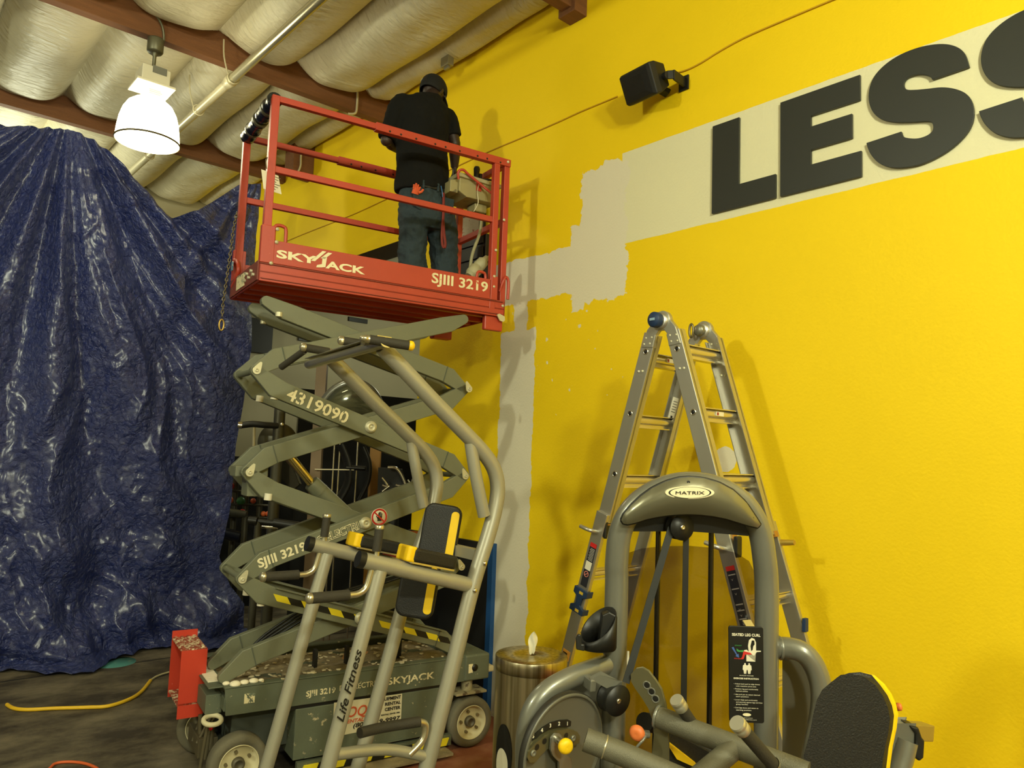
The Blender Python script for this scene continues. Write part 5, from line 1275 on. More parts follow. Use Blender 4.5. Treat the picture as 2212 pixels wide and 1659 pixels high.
edgev = [i*(NT+1) for i in range(NS+1)] + [NS*(NT+1)+j for j in range(1, NT+1)] + [i*(NT+1)+NT for i in range(NS-1,-1,-1)] + [j for j in range(NT-1,0,-1)]
m0 = len(edgev)
sh.add([vs[k] for k in edgev]+[vs[k+n1] for k in edgev], [[i,(i+1)%m0,(i+1)%m0+m0,i+m0] for i in range(m0)])
shr = sh.build('shroud', mat('shroud_flake_paint', rgb(122,120,100), 0.30, 0.6, 0.05, 3, coat=0.6), lc)
T('shroud_gasket', [vs[k+n1]+fwd*0.004 for k in edgev[::2]]+[vs[edgev[0]+n1]+fwd*0.004], 0.0045, BLACK, 0, shr, 6)
bc = dep(1490, 1064, 2.246); BN = -fwd
A = lambda a, b, t: bc + right*a - down*b + BN*t
ell = lambda ra, rb, n=40: [(ra*math.cos(2*PI*k/n), rb*math.sin(2*PI*k/n)) for k in range(n)]
bd = MB().prism(ell(0.0735,0.0185), A, -0.02, 0.001).build('badge', CREAM, shr)
MB().prism(ell(0.064,0.0168), A, 0.0012, 0.0018).build('badge_ring', BLACK, shr)
MB().prism(ell(0.059,0.0160), A, 0.0019, 0.0025).build('badge_face', CREAM, shr)
text('MATRIX', 'lettering', BLACK, shr, A(-0.043,-0.005,0.0025), right, -down, 0.010, 0.086, bold=-0.005)
for x, y in ((1487,1042),(1361,1112),(1625,1119)):
    p = dep(x, y, 2.280 if y > 1100 else 2.262); MB().lathe([(0.0055,0),(0.0045,0.003),(0.002,0.003),(0.0,0.001)], p, -fwd, 12).build('bolt', BLACK, shr)
mb = MB(); pp = [(1357,1108),(1490,1100),(1632,1122),(1616,1158),(1560,1153),(1490,1148),(1360,1148)]
mb.add([dep(x,y,2.345) for x,y in pp]+[dep(x,y,2.375) for x,y in pp], [list(range(7))[::-1], list(range(7,14))]+[[i,(i+1)%7,(i+1)%7+7,i+7] for i in range(7)])
mb.build('top_crossplate', BLACK, lc)
# pulley, rods, belts
def disc(px, py, d, r, th, ax, name='pulley', m_=BLACK, par=None, bolt=True):
    O = dep(px, py, d); ax = ax.normalized()
    o = MB().lathe([(0,-th/2),(r,-th/2),(r,-th/2+0.004),(r*0.9,-th*0.2),(r*0.9,th*0.2),(r,th/2-0.004),(r,th/2),(0,th/2)], O, ax, 40).build(name, m_, par or lc)
    if bolt: MB().lathe([(0.008,0),(0.008,0.003),(0.005,0.006),(0.003,0.004),(0,0.004)], O+ax*(th/2), ax, 14).build('bolt', STEEL, o)
    return o
hr = Vector((right.x, right.y, 0)).normalized(); hf = Vector((fwd.x, fwd.y, 0)).normalized()
disc(1468,1138,2.32,0.040,0.035,-hf*0.96+hr*0.3)
def rod(px, d, r, m_, name, y0=1112):
    a = dep(px, y0, d); return MB().cyl(Vector((a.x,a.y,0.15)), a, r, 16).build(name, m_, lc)
DCH = mat('dark_chrome', rgb(70,66,56), 0.15, 0.9)
rod(1423, 2.385, 0.0085, DCH, 'guide_rod'); rod(1537, 2.385, 0.0085, DCH, 'guide_rod')
a = dep(1482, 1150, 2.33); MB().beam(Vector((a.x,a.y,0.3)), a, 0.018, 0.003, up=tuple(hf)).build('lifting_belt', BLACK, lc)
a = dep(1450,1140,2.31); b = dep(1352,1475,2.20); MB().beam(b, a, 0.004, 0.021, up=tuple(hr)).build('drive_belt', mat('ribbed_belt', rgb(30,32,30), 0.7, stretch=(1,1,1)), lc)
# tinted shield
SHM = bpy.data.materials.new('amber_tinted_plastic'); SHM.use_nodes = True
nt = SHM.node_tree; nt.nodes.clear(); o_ = nt.nodes.new('ShaderNodeOutputMaterial'); tr = nt.nodes.new('ShaderNodeBsdfTransparent'); gl = nt.nodes.new('ShaderNodeBsdfGlossy'); mx = nt.nodes.new('ShaderNodeMixShader')
tr.inputs['Color'].default_value = (0.44,0.39,0.42,1); gl.inputs['Roughness'].default_value = 0.08; mx.inputs[0].default_value = 0.05
nt.links.new(tr.outputs[0], mx.inputs[1]); nt.links.new(gl.outputs[0], mx.inputs[2]); nt.links.new(mx.outputs[0], o_.inputs[0])
pp = [(1347,1700),(1350,1400),(1352,1215),(1358,1194),(1385,1185),(1430,1180),(1490,1179),(1545,1184),(1590,1194),(1618,1212),(1632,1240),(1638,1290),(1645,1400),(1650,1700)]
n_ = len(pp); mb = MB()
pa_ = [dep(x,y,2.50) for x,y in pp]
lowz = 0.25
pa_[0] = Vector((pa_[1].x,pa_[1].y,lowz)); pa_[-1] = Vector((pa_[-2].x,pa_[-2].y,lowz))
mb.add(pa_, [list(range(n_))]); mb.build('weight_shield', SHM, lc)
# weight stack
for k in range(7):
    c = dep(1480,1600,2.42); mb = MB()
    O = Vector((c.x,c.y,0.30+0.034*k)); F = lambda a, b, t: O+hr*a+hf*b+ZZ*t
    pw = MB().prism(roundrect(0.24,0.07,0.01,3), F, 0, 0.031).build('weight_plate', BLACK, lc)
# cup holder
cc = dep(1292,1400,2.27); RC = 0.049
vs = []; nn = 32
for k in range(nn):
    q = 2*PI*k/nn; ca_, sa_ = math.cos(q), math.sin(q); base = cc+hr*(RC*ca_*1.05)+hf*(RC*sa_)
    ht = 0.070+0.036*ca_+0.030*sa_
    vs += [Vector((base.x,base.y,cc.z)), Vector((base.x,base.y,cc.z+ht))]
fs = [[2*k,2*((k+1)%nn),2*((k+1)%nn)+1,2*k+1] for k in range(nn)]
cup = MB().add(vs, fs, True); cup.add([vs[2*k] for k in range(nn)], [list(range(nn))]); ch_ = cup.build('cup_holder', BLACK, lc, solid=0.004)
O = cc+hr*0.03
F = lambda a, b, t: cc+hr*a+hf*t+ZZ*b
MB().prism([(0.0,0),(0.055,0.0),(0.055,0.098),(0.030,0.110),(0.01,0.10)], F, -0.01, 0.04).build('holder_mount', BLACK, lc, bevel=0.004)
MB().prism([(-0.07,0.004),(-0.045,0.0),(-0.045,0.020),(-0.054,0.020),(-0.058,0.048),(-0.066,0.048),(-0.072,0.035)], F, -0.045, -0.030).build('key_hook', BLACK, lc, bevel=0.003)
# left side frame, cam and adjuster
T('side_tube', [(1322,1430,2.33),(1285,1444,2.29),(1230,1465,2.24),(1180,1495,2.20),(1150,1535,2.18),(1137,1590,2.17),(1135,1660,2.17),(1136,1800,2.17)], 0.0305, sm=6)
MB().lathe([(0.031,-0.004),(0.034,0),(0.031,0.004)], dep(1319,1431,2.325), (dep(1322,1430,2.33)-dep(1285,1444,2.29)), 20).build('weld_ring', GUN, lc)
pp = [(1160,1530),(1200,1490),(1320,1450),(1335,1800),(1150,1800)]
mb = MB(); mb.add([dep(x,y,2.31) for x,y in pp]+[dep(x,y,2.315) for x,y in pp], [[4,3,2,1,0],[5,6,7,8,9]]+[[i,(i+1)%5,(i+1)%5+5,i+5] for i in range(5)]); mb.build('side_panel', GUND, lc)
cax = (-fwd*0.76 + hr*0.65).normalized()
CO = dep(1222,1622,2.13)
cam_ = MB().lathe([(0,-0.03),(0.152,-0.03),(0.158,-0.024),(0.158,-0.004),(0.150,0.0),(0.150,-0.005),(0.143,-0.008),(0,-0.008)], CO, cax, 72).build('cam_wheel', GUND, lc)
MB().lathe([(0.1585,-0.024),(0.1605,-0.022),(0.1605,-0.006),(0.1585,-0.004)], CO, cax, 72).build('cam_belt', mat('ribbed_black_belt', rgb(40,38,32), 0.5, stretch=(1,1,1)), cam_)
cA = (hr - cax*hr.dot(cax)).normalized(); cB = cax.cross(cA)
if cB.z < 0: cB = -cB
def onD(px, py, off=0.0):
    r = ray(px, py); P0 = CO+cax*off; return CAM + r*((P0-CAM).dot(cax)/r.dot(cax))
def dpoly(name, pts, t0, t1, m_, par=None, bevel=0.0):
    P = [onD(x, y, t0) for x, y in pts]; n = len(P)
    mb = MB(); mb.add(P+[p+cax*(t1-t0) for p in P], [list(range(n)), list(range(n,2*n))[::-1]]+[[i,(i+1)%n,(i+1)%n+n,i+n] for i in range(n)])
    return mb.build(name, m_, par or cam_, bevel=bevel)
k9 = lambda pts: [(1050+x*0.24864, 1250+y*0.24864) for x, y in pts]
dpoly('number_band', k9([(388,1400),(392,1375),(425,1340),(490,1285),(560,1245),(640,1225),(705,1222),(732,1235),(728,1275),(700,1285),(620,1290),(540,1310),(470,1345),(430,1385),(400,1400)]), -0.008, -0.004, BLACK)
for s_, x, y in (('5',400,1385),('4',474,1335),('3',549,1292),('2',625,1276),('1',702,1274)):
    (px, py), = k9([(x, y)]); text(s_, 'lettering', WHITE, cam_, onD(px, py, -0.0035), cA, cB, 0.011, None, bold=0.0)
dpoly('adjuster_plate', k9([(345,1490),(400,1420),(480,1350),(570,1310),(680,1295),(760,1320),(785,1360),(775,1410),(720,1430),(600,1430),(500,1460),(440,1520),(400,1570),(355,1575),(335,1540)]), -0.008, 0.006, mat('adjuster_plate_paint', rgb(112,108,78), 0.4, 0.6), bevel=0.002)
mb = MB()
for x, y in ((443,1465),(508,1413),(695,1365)): p = onD(*k9([(x,y)])[0], 0.0065); mb.lathe([(0.0085,0),(0,0.0003)], p, cax, 14)
mb.build('selector_hole', BLACK, cam_)
for x, y in ((408,1515),(755,1385)): MB().lathe([(0.009,0),(0.009,0.004),(0.005,0.005),(0.004,0.002),(0,0.002)], onD(*k9([(x,y)])[0], 0.006), cax, 14).build('bolt', GUN, cam_)
dpoly('selector_lever', k9([(555,1480),(560,1380),(590,1345),(630,1350),(650,1390),(640,1480),(680,1530),(725,1560),(730,1700),(630,1700),(625,1580),(575,1530)]), 0.012, 0.018, GUN, bevel=0.002)
a = onD(*k9([(610,1390)])[0], 0.018); b = onD(*k9([(690,1455)])[0], 0.060)
MB().cyl(a, a+(b-a)*0.7, 0.009, 14).build('pin_barrel', STEEL, cam_)
MB().lathe([(0,0.012),(0.010,0.0135),(0.018,0.010),(0.0215,0.002),(0.020,-0.006),(0.012,-0.014),(0.009,-0.02)], b, (-fwd*0.9+hr*0.35), 24).build('pull_knob', YEL, cam_)
# bracket and small pulley
k6 = lambda pts: [(1220+x*0.18083, 1380+y*0.18083) for x, y in pts]
pp = k6([(300,440),(430,385),(690,465),(685,500),(545,545),(500,540)])
n_ = len(pp); mb = MB(); P = [dep(x,y,2.20) for x,y in pp]; mb.add(P+[p-ZZ*0.012 for p in P], [list(range(n_)), list(range(n_,2*n_))[::-1]]+[[i,(i+1)%n_,(i+1)%n_+n_,i+n_] for i in range(n_)]); mb.build('pulley_bracket', GUN, lc, bevel=0.003)
mb = MB(); mb.beam(dep(1274,1462,2.22), dep(1272,1488,2.22), 0.02, 0.05); mb.build('bracket_weld', GUN, lc, bevel=0.004)
disc(1325,1508,2.21,0.045,0.046,cax*0.9-fwd*0.25)
# arm plate with holes
pp = k6([(800,430),(850,372),(920,360),(990,400),(1070,500),(1140,610),(1190,790),(1215,1000),(1225,1200),(1225,1600),(1040,1600),(1055,1380),(1075,1150),(1060,980),(1010,830),(930,700),(850,590),(805,510)])
pax = (-fwd*0.88+hr*-0.45).normalized()
PO = dep(1410,1540,2.16)
def onP(px, py, off=0.0):
    r = ray(px, py); P0 = PO+pax*off; return CAM + r*((P0-CAM).dot(pax)/r.dot(pax))
P = [onP(x, y) for x, y in pp]; n_ = len(P); mb = MB(); mb.add(P+[p-pax*0.012 for p in P], [list(range(n_)), list(range(n_,2*n_))[::-1]]+[[i,(i+1)%n_,(i+1)%n_+n_,i+n_] for i in range(n_)])
apl = mb.build('range_plate', mat('adjuster_plate_paint2', rgb(120,116,88), 0.38, 0.6), lc, bevel=0.003)
mb = MB(); mh = MB()
for x, y in k6([(980,555),(1035,632),(1082,718)]):
    p = onP(x, y, 0.0005); mb.lathe([(0.0085,0),(0,0.0003)], p, pax, 16); mh.lathe([(0.0085,0),(0.0105,0.0015),(0.0125,0)], p, pax, 16)
mb.build('range_hole', BLACK, apl); mh.build('hole_rim', GUN, apl)
# lever tubes
t1a, t1b = dep(1422,1549,2.14), dep(1745,1672,1.92)
LEV = mat('matt_textured_grey', rgb(104,101,84), 0.55, 0.3, 0.08, 20, bump=0.25, bscale=350)
T('lever_tube', [t1a, t1b], 0.030, LEV, sm=0)
T('lever_tube', [dep(1264,1597,2.02), dep(1345,1629,2.00), dep(1560,1722,1.92)], 0.0305, LEV, sm=0)
MB().lathe([(0.031,-0.002),(0.0325,0),(0.031,0.002)], dep(1306,1613,2.01), (dep(1345,1629,2.0)-dep(1264,1597,2.02)), 24).build('tube_joint', SILVERL, lc)
T('lever_crosstube', [dep(1590,1612,2.02), dep(1470,1712,1.94)], 0.029, LEV, sm=0)
MB().lathe([(0.031,-0.004),(0.034,0),(0.031,0.004)], dep(1420,1548,2.14), (t1b-t1a), 20).build('weld_ring', GUN, lc)
CAPM = mat('satin_silver_cap', rgb(205,202,185), 0.3, 0.7)
for (a, b, r) in (((1461,1512,2.07),(1497,1566,2.10),0.0165),((1592,1562,1.86),(1668,1650,1.93),0.0175)):
    a, b = dep(*a), dep(*b); d = (b-a).normalized()
    h_ = MB().cyl(a+d*0.02, b, r, 20).build('grip', FOAM, lc)
    MB().lathe([(0,-0.002),(r*1.12,-0.002)], a, d, 24, False).lathe([(r*1.12,-0.002),(r*1.2,0.003)], a, d, 24, False).lathe([(r*1.2,0.003),(r*1.2,0.010),(r*1.12,0.012),(r*1.2,0.014),(r*1.15,0.034),(r,0.036)], a, d, 24).build('grip_cap', CAPM, h_)
    MB().lathe([(r*1.12,0),(r*1.15,0.004),(r*1.05,0.010)], b, d, 24).build('grip_collar', SILVERL, h_)
# orange knob, roller, seat
a = dep(1376,1584,2.14)
MB().lathe([(0,0.010),(0.010,0.012),(0.018,0.009),(0.0235,0.0),(0.021,-0.008),(0.012,-0.016),(0.009,-0.022)], a, (-fwd*0.85-hr*0.5), 24).build('pull_knob', ORANGE, lc)
MB().cyl(a, a+hr*0.035+hf*0.01-ZZ*0.005, 0.011, 14).build('pin_barrel', GUN, lc)
T('knob_cable', [dep(1395,1590,2.13), dep(1388,1600,2.12), dep(1375,1615,2.12), dep(1360,1640,2.12)], 0.004, seg=8)
MB().cyl(dep(1392,1560,2.26), dep(1410,1562,2.30), 0.028, 24).build('roller', BLACK, lc)
pp = [(1440,1585),(1545,1640),(1560,1700),(1470,1680),(1445,1630)]
mb = MB(); P = [dep(x,y,2.22) for x,y in pp]; mb.add(P+[p+hf*0.06 for p in P], [list(range(5)), list(range(5,10))[::-1]]+[[i,(i+1)%5,(i+1)%5+5,i+5] for i in range(5)]); mb.build('seat_pad', VINYL, lc, bevel=0.01)
mb = MB(); P = [dep(x,y,2.20) for x,y in [(1436,1598),(1445,1605),(1505,1652),(1495,1655),(1462,1640)]]; mb.add(P+[p+hf*0.02 for p in P], [list(range(5)), list(range(5,10))[::-1]]+[[i,(i+1)%5,(i+1)%5+5,i+5] for i in range(5)]); mb.build('seat_board', YEL, lc)
mb = MB(); O = dep(1505,1645,2.30); F = lambda a, b, t: O+hr*a+ZZ*b+hf*t
mb.prism(roundrect(0.14,0.05,0.006,3), F, 0, 0.05); wpn = mb.build('weight_cover', BLACK, lc)
text('25', 'lettering', WHITE, lc, O-hr*0.03-hf*0.002+ZZ*0.003, hr, ZZ, 0.008, None)
# right side: bent tube, panel, placard
T('side_tube', [(1672,1400,2.35),(1705,1400,2.33),(1738,1412,2.31),(1762,1445,2.30),(1775,1495,2.29),(1772,1550,2.28),(1755,1640,2.26),(1735,1800,2.26)], 0.0325, sm=6)
MB().lathe([(0.033,-0.005),(0.037,0),(0.033,0.005)], dep(1685,1400,2.34), hr, 20).build('weld_ring', GUN, lc)
pp = [(1690,1420),(1735,1425),(1765,1470),(1765,1560),(1735,1800),(1690,1800)]
mb = MB(); n_=6; mb.add([dep(x,y,2.40) for x,y in pp]+[dep(x,y,2.405) for x,y in pp], [list(range(n_)), list(range(n_,2*n_))[::-1]]+[[i,(i+1)%n_,(i+1)%n_+n_,i+n_] for i in range(n_)]); mb.build('side_panel', GUND, lc)
MB().lathe([(0.012,0),(0.012,0.003),(0.006,0.006),(0,0.006)], dep(1699,1418,2.33), -fwd, 16).build('bolt', GUN, lc)
po = dep(1576,1560,2.20); PA = (dep(1651,1563,2.20)-po).normalized(); PBv = (dep(1574,1352,2.20)-po).normalized(); wP = (dep(1651,1563,2.20)-po).length; hP = (dep(1574,1352,2.20)-po).length
PN = PA.cross(PBv).normalized()
F = lambda a, b, t: po+PA*a+PBv*b+PN*t
pc = MB().prism(roundrect(wP,hP,0.007,4,wP/2,hP/2), F, -0.006, 0.0).build('instruction_placard', BLACK, lc, bevel=0.001)
def ptext(s, fx, fy, h, fw, m_=WHITE, bold=0.01): text(s, 'lettering', m_, pc, F(fx*wP, fy*hP, 0.0003), PA, PBv, h, fw*wP, bold=bold, thick=0.0006)
ptext('SEATED LEG CURL', 0.09, 0.90, 0.0085, 0.82, bold=0.03)
ptext('EXERCISE INSTRUCTION', 0.13, 0.452, 0.0048, 0.72, bold=0.03)
for s_, y in (('Adjust back pad to align knees',0.398),('with machine pivot axis',0.374),('Position leg pad comfortably',0.345),('behind ankles',0.322),('Use pull pin to select desired',0.288),('start position',0.266),('Lower thigh pad comfortably',0.232),('and securely against legs and then',0.208),('grasp handles',0.186),('Curl legs down and return to',0.150),('starting position',0.126)):
    ptext(('\u2022 ' if s_[0].isupper() else '   ')+s_, 0.13 if s_[0].isupper() else 0.19, y, 0.0034, min(0.76, 0.024*len(s_)+0.03), bold=0.0)
ptext('MUSCLES TRAINED', 0.30, 0.487, 0.0022, 0.40)
ptext('START', 0.17, 0.795, 0.003, 0.2, mat('green_print', rgb(60,140,70), 0.5)); ptext('FINISH', 0.15, 0.660, 0.003, 0.25, mat('print_red', rgb(200,50,45), 0.5))
def pshape(name, pts, m_, t=0.0008): MB().prism([(x*wP, y*hP) for x, y in pts], F, 0.0, t).build(name, m_, pc)
pshape('figure_seat', [(0.50,0.64),(0.50,0.70),(0.62,0.72),(0.72,0.70),(0.80,0.74),(0.92,0.745),(0.92,0.755),(0.78,0.755),(0.78,0.84),(0.74,0.875),(0.66,0.885),(0.58,0.86),(0.55,0.80),(0.57,0.74),(0.52,0.76),(0.44,0.755),(0.42,0.73),(0.49,0.715),(0.48,0.64),(0.76,0.64),(0.76,0.68)][:18]+[(0.76,0.64)], WHITE)
pshape('figure_hair', [(0.62,0.80),(0.66,0.86),(0.73,0.86),(0.74,0.82),(0.70,0.80),(0.68,0.76),(0.64,0.75)], BLACK, 0.0012)
pshape('figure_leg', [(0.42,0.745),(0.62,0.73),(0.66,0.715),(0.46,0.71),(0.42,0.665),(0.33,0.66),(0.38,0.685)], mat('print_red', rgb(200,50,45), 0.5), 0.0014)
pshape('figure_leg_start', [(0.22,0.77),(0.30,0.75),(0.42,0.755),(0.42,0.735),(0.28,0.735),(0.22,0.745)], mat('green_print', rgb(60,140,70), 0.5), 0.0012)
pshape('arrow', [(0.08,0.775),(0.13,0.785),(0.24,0.705),(0.27,0.715),(0.29,0.675),(0.19,0.69),(0.215,0.70)], mat('print_blue', rgb(70,100,170), 0.5))
for x in (0.46, 0.58):
    pshape('figure_body', [(x-0.02,0.62),(x+0.02,0.62),(x+0.02,0.605),(x+0.06,0.595),(x+0.07,0.55),(x+0.045,0.55),(x+0.03,0.51),(x+0.005,0.51),(x,0.55),(x-0.005,0.51),(x-0.03,0.51),(x-0.045,0.55),(x-0.07,0.55),(x-0.06,0.595),(x-0.02,0.605)], WHITE)
MB().prism([((0.5+0.12*math.cos(q))*wP,(0.085+0.016*math.sin(q))*hP) for q in [2*PI*k/24 for k in range(24)]], F, 0, 0.0008).build('placard_logo', CREAM, pc)
ptext('matrix fitness systems', 0.30, 0.048, 0.0022, 0.36, bold=0.0); ptext('www.matrixfitness.com', 0.18, 0.030, 0.0022, 0.60, bold=0.0)
MB().beam(dep(1612,1340,2.24), dep(1622,1356,2.22), 0.03, 0.004).build('placard_bracket', SILVERL, lc)
# back pad
k4 = lambda pts: [(1500+x*0.24864, 1300+y*0.24864) for x, y in pts]
pp = k4([(925,1700),(950,1330),(1000,1150),(1035,960),(1065,850),(1110,765),(1185,700),(1280,665),(1370,658),(1460,680),(1550,745),(1610,830),(1650,920),(1668,1010),(1655,1130),(1620,1290),(1560,1700)])
bd_ = (hf*0.62+hr*0.80-ZZ*0.03).normalized()
def xpad(name, pts, d, off, th, m_, bevel, par=None, grow=0.0):
    cx_ = sum(p[0] for p in pts)/len(pts); cy_ = sum(p[1] for p in pts)/len(pts)
    P = [dep(cx_+(x-cx_)*(1+grow), cy_+(y-cy_)*(1+grow), d-0.0006*(y-1500)*0.25)+bd_*off for x, y in pts]; n = len(P)
    return MB().add(P+[p+bd_*th for p in P], [list(range(n)), list(range(n,2*n))[::-1]]+[[i,(i+1)%n,(i+1)%n+n,i+n] for i in range(n)]).build(name, m_, par or lc, bevel=bevel, bseg=4)
bk_ = xpad('back_pad', pp, 1.98, 0.0, 0.042, VINYL, 0.019)
xpad('yellow_back_board', pp, 1.98, 0.0425, 0.020, mat('bright_yellow_shell', rgb(250,205,15), 0.4), 0.004, bk_, 0.012)
# rear bracket of the back pad
T('support_tube', [dep(1920,1800,2.08), dep(1935,1690,2.08), dep(1950,1640,2.09), dep(1960,1600,2.10)], 0.028, sm=4)
pp = k4([(1700,1200),(1760,1080),(1900,1080),(1890,1260),(1850,1330),(1720,1350)])
mb = MB(); P = [dep(x,y,2.10) for x,y in pp]; mb.add(P+[p+hf*0.05 for p in P], [list(range(6)), list(range(6,12))[::-1]]+[[i,(i+1)%6,(i+1)%6+6,i+6] for i in range(6)]); brk = mb.build('seat_bracket', GUN, lc, bevel=0.008)
MB().lathe([(0.008,0),(0,0.0004)], dep(1941,1608,2.098), -fwd, 16).build('bracket_hole', BLACK, brk)
mb = MB(); mb.beam(dep(1950,1578,2.14), dep(2002,1580,2.20), 0.045, 0.045); mb.build('square_tube', mat('brassy_steel', rgb(165,150,90), 0.4, 0.7), lc, bevel=0.003)
mb = MB(); O = dep(1968,1592,2.12); mb.prism([(x*0.9,y*0.9) for x,y in [(-0.022,0.045),(0.008,0.040),(0.018,0.010),(0.026,0.0),(0.022,-0.05),(0.008,-0.062),(-0.004,-0.05),(-0.002,0.02)]], lambda a,b,t: O+hr*a+ZZ*b+hf*t, -0.03, 0.03); mb.build('clamp_handle', BLACK, lc, bevel=0.005)
MB().lathe([(0,0.01),(0.010,0.008),(0.011,0),(0,-0.004)], dep(1939,1527,2.05), hr, 16).build('pull_knob', ORANGE, lc)
mb = MB(); mb.prism([(0,0),(0.006,0),(0.006,0.075),(0,0.075)], lambda a,b,t: dep(1354,1460,2.335)+hr*a+ZZ*b+hf*t, 0, 0.002); mb.build('warning_decal', WHITE, lc)
# ------------------------------------------------------------------ worker on the platform
pz = 2.815
wk = empty('person', L(2.15, 4.62, pz), 'person in black cap, black T-shirt and dark jeans standing on the lift platform, back turned', 'person')
SKIN = mat('dark_brown_skin', rgb(50,35,27), 0.5, var=0.08, bump=0.05, bscale=80)
SHIRT = mat('black_cotton', rgb(19,19,17), 0.9, var=0.18, vscale=10, bump=0.35, bscale=18, spec=0.2)
DENIM = mat('dark_worn_denim', rgb(38,52,58), 0.85, var=0.30, vscale=9, bump=0.3, bscale=60)
CAPC = mat('black_cap_cloth', rgb(11,11,10), 0.85, var=0.1)
def G(u, v, z): return L(u, 4.62+v, z)
def loft(mb, secs, seg=28, caps=True):
    """secs: (u, v, z, ru, rv[, tilt axis]) ellipses, smooth skin"""
    vs = []
    for c in secs:
        u, v, z, a, b = c[:5]; tu = c[5] if len(c) > 5 else 0; tv = c[6] if len(c) > 6 else 0
        for k in range(seg):
            q = 2*PI*k/seg; x, y = a*math.cos(q), b*math.sin(q)
            vs.append(G(u+x, v+y, z+x*tu+y*tv))
    fs = [[i*seg+j, i*seg+(j+1)%seg, (i+1)*seg+(j+1)%seg, (i+1)*seg+j] for i in range(len(secs)-1) for j in range(seg)]
    if caps: fs += [list(range(seg))[::-1], [(len(secs)-1)*seg+k for k in range(seg)]]
    return mb.add(vs, fs, True)
def fuse(o, vox, smooth_it=4, disp=0.0, dsize=0.08):
    md = o.modifiers.new('remesh', 'REMESH'); md.mode = 'VOXEL'; md.voxel_size = vox; md.use_smooth_shade = True
    md = o.modifiers.new('smooth', 'SMOOTH'); md.factor = 0.6; md.iterations = smooth_it
    if disp:
        tx = bpy.data.textures.new('cloth_folds', 'CLOUDS'); tx.noise_scale = dsize; tx.noise_depth = 2
        md = o.modifiers.new('folds', 'DISPLACE'); md.texture = tx; md.strength = disp; md.mid_level = 0.5; md.texture_coords = 'LOCAL'
    return o
hc = (2.215, 0.04, 4.385)     # head centre
b = MB()
# head: skull, jaw, nose, ears, neck; bent forward and turned to the right
fd = Vector((0.85, 0.48, -0.42)).normalized(); sd = Vector((0.49, -0.87, 0)).normalized(); ud = sd.cross(fd).normalized()
def H(a, f, h): c = Vector(hc)+sd*a+fd*f+ud*h; return G(c.x, c.y, c.z)
def ball(mb, c, rx, ry, rz, Hf=H, n=18):
    vs = []; m_ = n//2
    for i in range(m_+1):
        for j in range(n):
            t = PI*i/m_; p = 2*PI*j/n
            vs.append(Hf(c[0]+rx*math.sin(t)*math.cos(p), c[1]+ry*math.sin(t)*math.sin(p), c[2]+rz*math.cos(t)))
    return mb.add(vs, [[i*n+j, (i+1)*n+j, (i+1)*n+(j+1)%n, i*n+(j+1)%n] for i in range(m_) for j in range(n)], True)
ball(b, (0,0,0.01), 0.076, 0.093, 0.100); ball(b, (0,0.035,-0.065), 0.052, 0.055, 0.055)
ball(b, (0,0.098,-0.020), 0.014, 0.022, 0.024); ball(b, (0,0.088,-0.058), 0.026, 0.014, 0.010)
for s_ in (-1,1): ball(b, (0.078*s_,-0.005,-0.01), 0.010, 0.020, 0.032); ball(b, (0.03*s_,0.078,0.012), 0.014, 0.012, 0.010)
b.tube([G(2.175,-0.02,4.22), G(2.185,-0.01,4.30), G(2.205,0.01,4.36)], [0.066,0.056,0.054], 20)
# torso and legs under the clothes
loft(b, [(2.15,0,3.52,0.14,0.10),(2.14,0,3.70,0.14,0.10),(2.13,0,3.95,0.15,0.10),(2.13,0,4.15,0.17,0.10),(2.14,-0.01,4.25,0.13,0.08),(2.16,-0.01,4.30,0.06,0.06)])
for s_, hu, ku, au in ((-1,2.08,2.11,2.115),(1,2.27,2.355,2.365)):
    b.tube([G(hu,0,3.56), G(hu,0.01,3.44), G(ku,0.03,3.24), G(ku,0.02,3.20), G(au,-0.02,2.90)], [0.085,0.085,0.062,0.058,0.042], 18)
# arms: left bent forward, right hanging and bent at the elbow
lsh, lel, lwr = (1.945,0.0,4.19), (1.880,0.04,3.94), (2.07,0.24,3.98)
rsh, rel, rwr = (2.325,0.0,4.19), (2.368,-0.03,4.02), (2.405,0.03,3.87)
for A_, B_, C_ in ((lsh,lel,lwr),(rsh,rel,rwr)):
    A_, B_, C_ = Vector(A_), Vector(B_), Vector(C_)
    P = [A_, A_.lerp(B_,0.5), B_, B_.lerp(C_,0.35), C_]
    b.tube([G(*p) for p in P], [0.052,0.047,0.040,0.042,0.027], 18)
    ball(b, tuple(B_), 0.041, 0.041, 0.041, lambda x,y,z: G(x,y,z))
# hands with separate fingers curled round
def hand(W_, dirn, palm_n, flip):
    W_ = Vector(W_); d = Vector(dirn).normalized(); n_ = Vector(palm_n); n_ = (n_-d*n_.dot(d)).normalized(); s_ = d.cross(n_)*flip
    c = W_+d*0.045
    vs = []
    b.tube([G(*W_), G(*(W_+d*0.02)), G(*(W_+d*0.075))], [0.026,0.032,0.036], 14, ry=0.017, up=tuple(UL*n_.x+VL*n_.y+ZZ*n_.z))
    for k, (off, ln) in enumerate(((-0.030,0.060),(-0.010,0.072),(0.010,0.068),(0.030,0.054))):
        p0 = W_+d*0.070+s_*off; p1 = p0+(d*0.9+n_*0.3)*ln*0.45; p2 = p1+(d*0.35+n_*0.95)*ln*0.35; p3 = p2+(n_*0.9-d*0.35)*ln*0.25
        b.tube([G(*p0), G(*p1), G(*p2), G(*p3)], [0.0100,0.0092,0.0085,0.0070], 10, smooth=3)
    t0 = W_+d*0.022-s_*0.028; t1 = t0-s_*0.022+d*0.025+n_*0.008; t2 = t1+d*0.028+n_*0.020
    b.tube([G(*t0), G(*t1), G(*t2)], [0.0115,0.0105,0.0085], 10, smooth=3)
